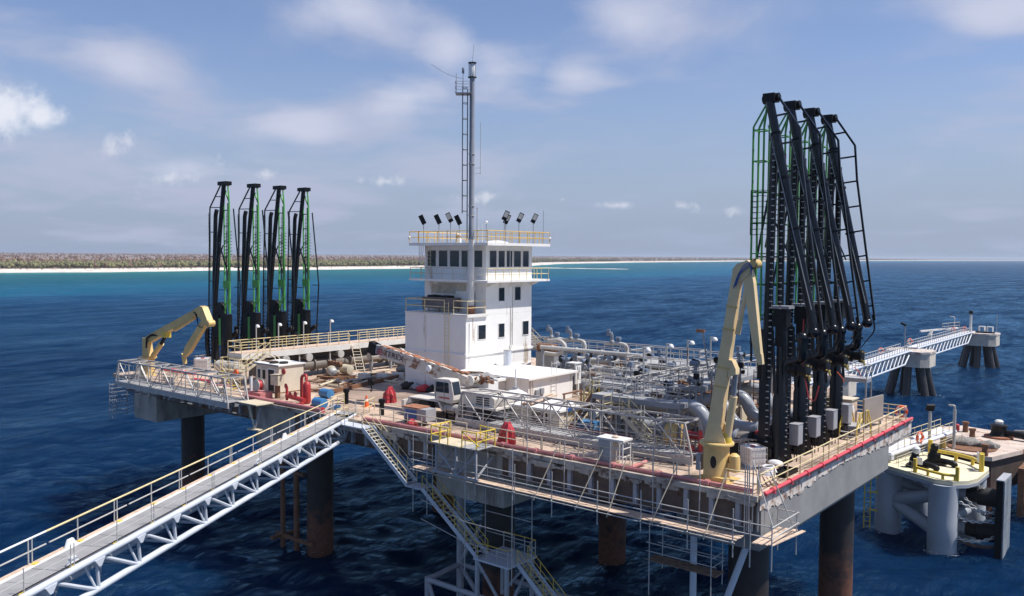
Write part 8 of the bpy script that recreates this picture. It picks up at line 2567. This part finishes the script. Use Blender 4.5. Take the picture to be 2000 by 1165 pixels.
# fender: panel, rubber cones, chains
fd = T('fender', 'tall dark slab fender held by chains and rubber cones on dolphin', 'fender', (4.6, 46.0, 2))
pan = fd.mb()
pan.box((4.3, 44.2, 3.4), (0.55, 3.4, 7.3), 0.0)
fd.part('panel', pan, M['blackm'])
for i in range(2):
    for k in range(4):
        fd.part('face_pad', fd.mb().box((4.64, 43.38 + 1.66 * i, 0.7 + 1.8 * k), (0.12, 1.6, 1.74)), M['fender'])
fd.part('top_edge', fd.mb().box((4.35, 44.2, 7.09), (0.65, 3.44, 0.1)), M['stiff'])
fd.part('rubber_cone', fd.mb().lathe((1.1, 44.8, 4.9), [(0.55, 0), (0.62, 0.2), (0.7, 1.0), (0.86, 1.1), (0.86, 2.9), (0.7, 2.95)], 20, 'X'), M['black_rubber'])
fd.part('cone_collar', fd.mb().lathe((0.6, 44.8, 4.9), [(0.6, 0), (0.6, 1.5), (0.72, 1.52), (0.72, 1.65)], 18, 'X'), DM)
fd.part('rubber_cone', fd.mb().lathe((1.1, 44.8, 1.6), [(0.55, 0), (0.62, 0.2), (0.7, 1.0), (0.86, 1.1), (0.86, 2.9), (0.7, 2.95)], 20, 'X'), M['black_rubber'])
fd.part('cone_collar', fd.mb().lathe((0.6, 44.8, 1.6), [(0.6, 0), (0.6, 1.5), (0.72, 1.52), (0.72, 1.65)], 18, 'X'), DM)


def chain(t, a, b, sag, m, r_=0.05, L=0.34):
    a, b = Vector(a), Vector(b)
    n_ = max(4, int((b - a).length / (L * 0.72)))
    mb = t.mb()
    for i in range(n_):
        p = a.lerp(b, (i + 0.5) / n_) - V(0, 0, sag * 4 * ((i + 0.5) / n_) * (1 - (i + 0.5) / n_))
        d_ = (b - a).normalized()
        s_ = d_.cross(V(0, 0, 1)).normalized() if i % 2 else V(0, 0, 1)
        s_ = (s_ - d_ * s_.dot(d_)).normalized()
        ring = [p + d_ * (L / 2) * math.cos(q) + s_ * (L * 0.27) * math.sin(q) for q in np.linspace(0, 2 * math.pi, 9)]
        mb.tube(ring, r_, 5, False)
    t.part('chain', mb, m)


chain(fd, (1.3, 41.3, 4.9), (4.0, 42.9, 4.0), 0.25, M['chain'], 0.06, 0.4)
chain(fd, (1.2, 41.2, 3.6), (4.0, 43.0, 3.5), 0.45, M['chain'], 0.06, 0.4)
chain(fd, (1.6, 42.0, 5.2), (4.0, 45.6, 2.4), 0.3, M['chain'], 0.06, 0.4)
chain(fd, (1.2, 41.2, 1.6), (4.0, 43.0, 1.8), 0.4, M['chain'], 0.06, 0.4)
chain(fd, (1.3, 41.6, 1.3), (4.0, 43.2, 0.9), 0.3, M['rust'], 0.06, 0.4)
chain(fd, (2.0, 43.5, 6.3), (3.0, 45.0, 5.5), 0.1, M['chain'], 0.06, 0.4)
# quick release hooks and capstan on the dolphin deck
for i, (x, y, lab) in enumerate(((-3.2, 44.0, 'black mooring hook with white cap nearest the dolphin rail'), (-2.2, 46.6, 'black mooring hook set back on the dolphin deck'))):
    t = T('mooring_hook', lab, 'mooring hook', (x, y, 6.85), group='mooring hooks on the dolphin')
    t.part('base', t.mb().bx(x - 0.7, x + 1.2, y - 0.6, y + 0.6, 6.85, 7.15), M['blackm'])
    t.part('body', t.mb().lathe((x, y, 7.15), [(0.55, 0), (0.5, 0.6), (0.35, 0.8), (0.35, 1.1)], 14), M['blackm'])
    t.part('motor', t.mb().lathe((x + 0.1, y, 8.2), [(0.32, 0), (0.36, 0.1), (0.36, 0.5), (0.2, 0.65)], 14), M['sack'] if i == 0 else M['blackm'])
    t.part('panel', t.mb().box((x + 0.5, y - 0.4, 7.6), (0.5, 0.2, 0.7)), M['sack'] if i == 0 else M['blackm'])
    t.part('hook', t.mb().tube(smooth_path([(x + 0.4, y, 7.3), (x + 1.5, y - 0.3, 7.3), (x + 2.1, y - 0.4, 7.15), (x + 1.9, y - 0.1, 6.98)], 0.3, 4), 0.26, 10), M['blackm'])
# foot bridge from platform corner area to mooring dolphin, with lifebuoy
A, B = V(-6.4, 44.6, 7.6), V(-3.4, 57.8, 8.3)
t = T('foot_bridge', 'white footbridge with cream rails from the grey dolphin to rusty dolphin', 'footbridge', A)
d_ = (B - A).normalized()
sd2 = V(0, 0, 1).cross(d_).normalized()
fl_ = t.mb()
taperbox(fl_, A, B, 0.12, 1.5, 0.12, 1.5, side=(0, 0, 1))
t.part('floor', fl_, M['sack'])
for s_ in (-0.8, 0.8):
    t.part('side_tube', t.mb().cyl(A + sd2 * s_, B + sd2 * s_, 0.2, 12), M['sack'])
    rails(t, [A + sd2 * s_ + d_ * 1.5, A + sd2 * s_ + d_ * 6.5, B + sd2 * s_ + V(0, 0, 0)], M['cream'], sp=1.3, r=0.035)
    rails(t, [A + sd2 * s_ * 1.9 + V(0, 0, -0.9), B + sd2 * s_ * 1.9 + V(0, 0, -0.9)], M['oldcream'], h=0.8, sp=1.6, r=0.03) if s_ < 0 else None
t.part('end_plate', t.mb().box(A + V(0, 0, -0.2), (2.2, 0.5, 0.5), math.atan2(d_.y, d_.x) + 1.57), M['bluegrey'])
t.part('ramp', t.mb().box(A - d_ * 1.0 + V(0, 0, -0.4), (1.6, 1.5, 0.08), math.atan2(d_.y, d_.x) + 1.57, 0.2), M['galv'])


def lifebuoy(x, y, z, rz, lab, s=1.0, grp='orange lifebuoys'):
    mb = MB()
    mb.tube([(s * 0.3 * math.cos(a), 0, s * 0.3 * math.sin(a)) for a in np.linspace(0, 2 * math.pi, 19)], 0.1 * s, 8, False)
    t = T('lifebuoy', lab, 'lifebuoy', (x, y, z), rz, grp)
    t.part('ring', mb, M['orange'])
    bs = MB()
    for k in range(4):
        a = k * 1.57 + 0.78
        bs.box((s * 0.3 * math.cos(a), 0, s * 0.3 * math.sin(a)), (0.12 * s, 0.22 * s, 0.22 * s), 0, 0, -a)
    t.part('band', bs, M['white2'], stuff=True)


pm_ = A.lerp(B, 0.42) + sd2 * -0.9
lifebuoy(pm_.x, pm_.y, pm_.z + 0.75, 1.2, 'orange lifebuoy hung on the white footbridge rail', 1.5)
lifebuoy(-0.4, 28.2, 14.75, 0.4, 'orange lifebuoy at the far right corner of platform rail', 1.25)
for i, (x, y, z0, z1, lab) in enumerate(((-4.0, 52.6, 6.85, 11.0, 'grey lamp post with square dark head beside the footbridge'), (-2.3, 55.6, 6.5, 11.0, 'slim grey post with small bent top on the rusty dolphin'))):
    t = T('lamp_post', lab, 'lamp post', (x, y, z0))
    t.rod('pole', (x, y, z0), (x, y, z1), 0.16, M['galv'], 10)
    if i == 0:
        t.part('lamp_head', t.mb().box((x, y, z1 + 0.4), (0.8, 0.3, 0.7), 0.6, 0.5), M['blackm'])
    else:
        t.part('bent_top', t.mb().tube(smooth_path([(x, y, z1), (x, y, z1 + 0.4), (x - 0.6, y, z1 + 0.4)], 0.2, 3), 0.1, 8), M['galv'])
# ================================================================ RUSTY MOORING DOLPHIN
t = T('mooring_dolphin', 'rust-stained concrete dolphin deck with dark skirt beyond grey dolphin', 'dolphin', (0, 60, 0))
dk2 = [(-5.4, 55.6), (0.4, 53.6), (1.6, 54.2), (5.4, 66.4), (4.8, 68.0), (-4.6, 70.5), (-6.4, 68)]
t.part('deck', t.mb().prism(dk2, 6.3, 6.75, 'Z'), M['rustdeck'])
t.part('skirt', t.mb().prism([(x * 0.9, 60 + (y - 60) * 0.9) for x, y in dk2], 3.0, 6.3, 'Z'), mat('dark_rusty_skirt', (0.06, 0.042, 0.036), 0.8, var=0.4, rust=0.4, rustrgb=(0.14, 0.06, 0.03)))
t.part('shelf', t.mb().box((1.6, 54.6, 3.1), (2.2, 3.4, 0.2), 0.3), M['rusttop'])
for (x, y) in ((-3.8, 57.6), (0.6, 57.0), (3.2, 65), (-4, 67), (-1, 62)):
    t.part('pile', t.mb().cyl((x, y, -4), (x, y, 3.2), 0.7, 14), M['pile'])
for i, f in enumerate(np.linspace(0, 1, 9)):
    q = Vector((-5.4, 55.6, 6.5)).lerp(Vector((0.4, 53.6, 6.5)), f)
    t.part('edge_block', t.mb().box((q.x, q.y, 6.55), (0.5, 0.3, 0.5), -0.33), M['rustdeck'])
for i, (x, y) in enumerate(((-3.3, 55.4), (0.9, 54.3), (-3.4, 66.5), (4.4, 66.5), (-1.9, 62.5))):
    single('bollard', MB().lathe((x, y, 6.75), [(0.32, 0), (0.28, 0.9), (0.38, 1.0), (0.38, 1.2), (0.1, 1.25)], 14), M['rust'] if i != 0 else M['oryellow'], ('rusty yellow bollard at the front left of rusty dolphin', 'rusty bollard at the near right corner of rusty dolphin', 'rusty bollard at the rear left of rusty dolphin', 'rusty bollard at the far right corner of rusty dolphin', 'short rusty bollard in the middle of rusty dolphin')[i], 'bollard', 'rusty bollards on the mooring dolphin', (x, y, 6.75))
t = T('capstan', 'large black capstan on round base at the rear of rusty dolphin', 'capstan', (0.2, 65.5, 6.75))
t.part('base', t.mb().lathe((0.2, 65.5, 6.75), [(1.5, 0), (1.5, 0.2), (1.2, 0.25)], 18), M['rusttop'])
t.part('drum', t.mb().lathe((0.2, 65.5, 7.0), [(1.0, 0), (0.8, 0.3), (0.8, 1.0), (0.95, 1.2), (0.6, 1.3)], 18), M['blackm'])
t.part('head', t.mb().lathe((0.2, 65.5, 8.3), [(0.4, 0), (0.45, 0.3), (0.3, 0.45)], 14), M['whited'])
t.part('hook', t.mb().tube(smooth_path([(1.0, 65.3, 7.4), (2.6, 65.2, 7.4), (3.2, 64.8, 7.1)], 0.4, 4), 0.35, 10), M['blackm'])
t = T('inflatable_cover', 'grey crumpled cover lying on the rusty dolphin deck', 'cover', (-1.5, 58.6, 6.75))
mb = t.mb()
mb.sphere((-2.0, 58.6, 7.1), 1.0, 18, 10, (1.9, 1.2, 0.55)).sphere((0.4, 58.4, 7.05), 0.8, 14, 8, (1.4, 1.0, 0.6))
for k in range(len(mb.v)):
    p_ = mb.v[k]
    q = 0.1 * math.sin(p_[0] * 5 + p_[1] * 3) + 0.06 * math.sin(p_[1] * 11)
    mb.v[k] = (p_[0] + q, p_[1], p_[2] + q * 0.8)
t.part('cover', mb, M['sacking'])
t.part('skid', t.mb().lathe((-1.0, 57.6, 6.75), [(2.4, 0), (2.4, 0.12), (2.0, 0.14)], 24), M['rust'])
t.part('pipe', t.mb().tube(smooth_path([(1.6, 67, 7.3), (3.0, 66.6, 7.5), (4.0, 66.2, 7.1), (4.6, 65.5, 6.9)], 0.6, 4), 0.28, 10), M['sacking'])
single('red_float', MB().lathe((-2.6, 58.4, 8.6), [(0.1, -0.4), (0.24, -0.3), (0.24, 0.3), (0.1, 0.4)], 10), M['red'], 'small red float hung on the slim post', 'float', None, (-2.6, 58.4, 8.6))
# dark wreckage of fenders at the right frame edge
t = T('fender', 'black worn fender frame with rubber rollers at far right edge', 'fender', (6, 60, 3))
for (x, y, z, r_) in ((5.0, 58.5, 4.2, 0.9), (5.6, 61.0, 4.4, 0.9), (6.2, 63.6, 4.0, 0.9), (5.2, 57.6, 2.2, 0.8), (6.0, 60.6, 1.8, 0.8)):
    t.part('roller', t.mb().lathe((x, y, z), [(r_ * 0.7, -1.1), (r_, -0.9), (r_, 0.9), (r_ * 0.7, 1.1)], 16, 'Y'), M['black_rubber'])
t.part('frame', t.mb().bx(3.6, 4.2, 56.4, 66.0, 5.0, 5.5).bx(3.6, 4.2, 56.4, 57.0, 0.5, 5.0).bx(3.6, 4.2, 61, 61.6, 0.5, 5.0).bx(4.4, 7.5, 60.2, 60.7, 4.8, 5.2).bx(3.9, 7.4, 63.5, 64.2, 6.1, 6.4), M['rust'])
for i in range(8):
    t.part('rubber_block', t.mb().sphere((5 + 0.35 * i, 57.5 + 1.1 * i, 2.4 + 0.8 * math.sin(i * 2)), 0.8, 10, 7, (1, 0.9, 1.1)), M['black_rubber'])

# ================================================================ FAR TRESTLE WALK: two dolphins, three truss spans
def far_dolphin(cx, cy, s, lab, zt=8.6, th=3.0):
    t = T('mooring_dolphin', lab, 'dolphin', (cx, cy, 0), group='concrete dolphins of the far walkway')
    w, d_2 = 4.1 * s, 3.7 * s
    c = 1.4 * s
    poly = [(cx - w, cy - d_2 + c), (cx - w + c, cy - d_2), (cx + w - c, cy - d_2), (cx + w, cy - d_2 + c), (cx + w, cy + d_2 - c), (cx + w - c, cy + d_2), (cx - w + c, cy + d_2), (cx - w, cy + d_2 - c)]
    t.part('cap', t.mb().prism(poly, zt - th, zt, 'Z'), M['farcap'])
    t.part('cap_rim', t.mb().prism([(cx + (x - cx) * 1.03, cy + (y - cy) * 1.03) for x, y in poly], zt - 0.4, zt + 0.06, 'Z'), M['fascia'])
    for i in range(7):
        a = 2 * math.pi * i / 7 + 0.3
        t.part('pile', t.mb().cyl((cx + 3.6 * s * math.cos(a) * 1.35, cy + 3.2 * s * math.sin(a) * 1.35, -3), (cx + 2.7 * s * math.cos(a), cy + 2.4 * s * math.sin(a), zt - th + 0.1), 0.75, 14), M['farpile'])
    return t


far_dolphin(-28.2, 139.0, 1.0, 'nearer concrete dolphin on splayed dark piles of the far walkway')
far_dolphin(-26.9, 196.5, 1.0, 'farther concrete dolphin on splayed dark piles at walkway end', 8.4)


def far_span(a, b, lab):
    t = T('truss_walkway', lab, 'walkway', a, group='truss spans of the far walkway')
    a, b = Vector(a), Vector(b)
    L = (b - a).length
    d_ = (b - a).normalized()
    s_ = V(0, 0, 1).cross(d_).normalized()
    n_ = 13
    BGm = M['bluegrey']
    for w_ in (-1.0, 1.0):
        t.part('top_chord', t.mb().cyl(a + s_ * w_, b + s_ * w_, 0.2, 10), BGm)
        t.part('bottom_chord', t.mb().cyl(a + s_ * w_ + d_ * 4.5 + V(0, 0, -2.3), b + s_ * w_ - d_ * 4.5 + V(0, 0, -2.3), 0.17, 10), BGm)
        t.rod('diagonal', a + s_ * w_, a + s_ * w_ + d_ * 4.5 + V(0, 0, -2.3), 0.15, BGm)
        t.rod('diagonal', b + s_ * w_, b + s_ * w_ - d_ * 4.5 + V(0, 0, -2.3), 0.15, BGm)
        for i in range(n_):
            q0 = a + d_ * (4.5 + (L - 9) * i / n_) + s_ * w_
            q1 = a + d_ * (4.5 + (L - 9) * (i + 1) / n_) + s_ * w_
            t.rod('diagonal', q0 + V(0, 0, -2.3), q1, 0.1, BGm)
            t.rod('vertical', q0 + V(0, 0, -2.3), q0, 0.08, BGm)
        rails(t, [a + s_ * w_ + V(0, 0, 0.2), b + s_ * w_ + V(0, 0, 0.2)], M['galv'], h=1.1, sp=1.7, r=0.05, mids=(0.55,))
    fl_ = t.mb()
    taperbox(fl_, a + V(0, 0, 0.1), b + V(0, 0, 0.1), 0.1, 1.9, 0.1, 1.9, side=(0, 0, 1))
    t.part('floor', fl_, M['sack'])


far_span((-27.6, 92.0, 8.7), (-28.5, 136.5, 8.7), 'pale truss span of far walkway nearest the platform')
far_span((-28.6, 141.5, 8.8), (-28.9, 193.0, 8.6), 'pale truss span of far walkway between the two concrete dolphins')
far_span((-26.5, 42.2, 8.6), (-27.5, 90.5, 8.9), 'pale truss span of far walkway hidden behind loading arms')
far_dolphin(-27.5, 91.3, 0.8, 'concrete dolphin of the far walkway behind the loading arms')
for i, (x, y, z, lab) in enumerate(((-29.6, 124.0, 9.6, 'orange lifebuoy on the nearest far walkway span'), (-29.8, 144.5, 9.9, 'orange lifebuoy just past the nearer concrete dolphin'), (-30.0, 183, 9.8, 'orange lifebuoy near the far end of the walkway'), (-29.2, 191, 9.6, 'small orange lifebuoy at the walkway end'))):
    lifebuoy(x, y, z, 0.8, lab, 1.5)
t = T('lamp_post', 'thin dark lamp post on the nearer concrete dolphin', 'lamp post', (-29.0, 137.6, 8.6))
t.rod('pole', (-29.0, 137.6, 8.6), (-29.0, 137.6, 13.6), 0.1, M['greyst'])
t.part('lamp_head', t.mb().box((-29.3, 137.6, 13.8), (1.1, 0.5, 0.4), 0, 0, 0.4), M['blackm'])
t = T('beacon_post', 'stout pale beacon post with dark cap at the walkway end', 'beacon', (-28.4, 193.6, 8.4))
t.rod('post', (-28.4, 193.6, 8.4), (-28.4, 193.6, 13.2), 0.3, M['whited'], 10)
t.part('cap', t.mb().lathe((-28.4, 193.6, 13.2), [(0.5, 0), (0.5, 0.5), (0.35, 0.8)], 12), M['blackm'])
t = T('winch_frame', 'pair of small white frames on the farther concrete dolphin', 'frames', (-25.6, 196, 8.4))
for x in (-27.0, -25.2):
    t.part('frame', t.mb().bx(x, x + 0.15, 195.5, 196.6, 8.4, 9.9).bx(x + 1.2, x + 1.35, 195.5, 196.6, 8.4, 9.9).bx(x, x + 1.35, 195.5, 196.6, 9.9, 10.1), M['whited'])
t.part('base', t.mb().bx(-27.6, -23.4, 195.2, 196.2, 8.47, 8.8), M['blackm'])
single('thin_mast', MB().cyl((-23.2, 197, 8.4), (-23.2, 197, 13.0), 0.07, 6), M['galv'], 'thin bare mast on the farther concrete dolphin', 'mast', None, (-23.2, 197, 8.4))
t = T('crane_davit', 'small white crane arm beside the far walkway', 'davit', (-33.5, 176, 0))
t.part('pile', t.mb().cyl((-33.5, 176, -2), (-33.5, 176, 9), 0.5, 10), M['whited'])
t.part('arm', t.mb().bar((-35.2, 174, 9.7), (-30.6, 190, 9.8), 0.4).bar((-33.6, 176, 8.2), (-33.4, 177, 9.7), 0.5), M['whited'])
rails(t, [(-32.2, 182, 9.9), (-30.4, 191, 9.9)], M['galv'], sp=3, h=1.3, r=0.06)
t = T('street_lamp', 'pale bent lamp post behind the far walkway end', 'lamp post', (-31.5, 191, 8.4))
t.part('pole', t.mb().tube(smooth_path([(-31.5, 191, 5), (-31.5, 191, 12.4), (-32.6, 191, 12.5)], 0.3, 3), 0.1, 8), M['whited'])
# small white boats and buoys at sea
for i, (x, y, s) in enumerate(((-213, 462, 1.0), (-35, 480, 1.1))):
    t = T('sail_boat' if i == 0 else 'motor_boat', ('tiny white sailing boat far out on the blue water' if i == 0 else 'tiny white motor boat far out to the right'), 'boat', (x, y, 0))
    hl = t.mb()
    hl.prism([(x - 2.6 * s, 0.9), (x + 2.8 * s, 1.1), (x + 1.9 * s, -0.3), (x - 2.2 * s, -0.3)], y - 0.9, y + 0.9, 'Y')
    t.part('hull', hl, M['white2'])
    if i == 0:
        t.part('sail', t.mb().prism([(x - 0.2, 1.4), (x - 1.9, 1.5), (x - 0.2, 5.4)], y - 0.03, y + 0.03, 'Y'), M['white2'])
        t.rod('mast', (x - 0.15, y, 0.8), (x - 0.15, y, 5.8), 0.07, M['galv'])
    else:
        t.part('cabin', t.mb().bx(x - 1.0, x + 0.9, y - 0.7, y + 0.7, 0.9, 1.9), M['white2'])

# ================================================================ AIR: thin sea haze over the far shore
hzm = bpy.data.materials.new('sea_haze')
hzm.use_nodes = True
n, l = hzm.node_tree.nodes, hzm.node_tree.links
n.remove(n['Principled BSDF'])
pv_ = n.new('ShaderNodeVolumePrincipled')
pv_.inputs['Color'].default_value = (0.72, 0.83, 0.98, 1)
pv_.inputs['Density'].default_value = 0.00007
pv_.inputs['Anisotropy'].default_value = 0.2
l.new(pv_.outputs[0], n['Material Output'].inputs['Volume'])
hb_ = struct('haze', MB().bx(-43000, 31000, -3000, 61000, -8, 52), hzm, 'stuff', smooth=False)
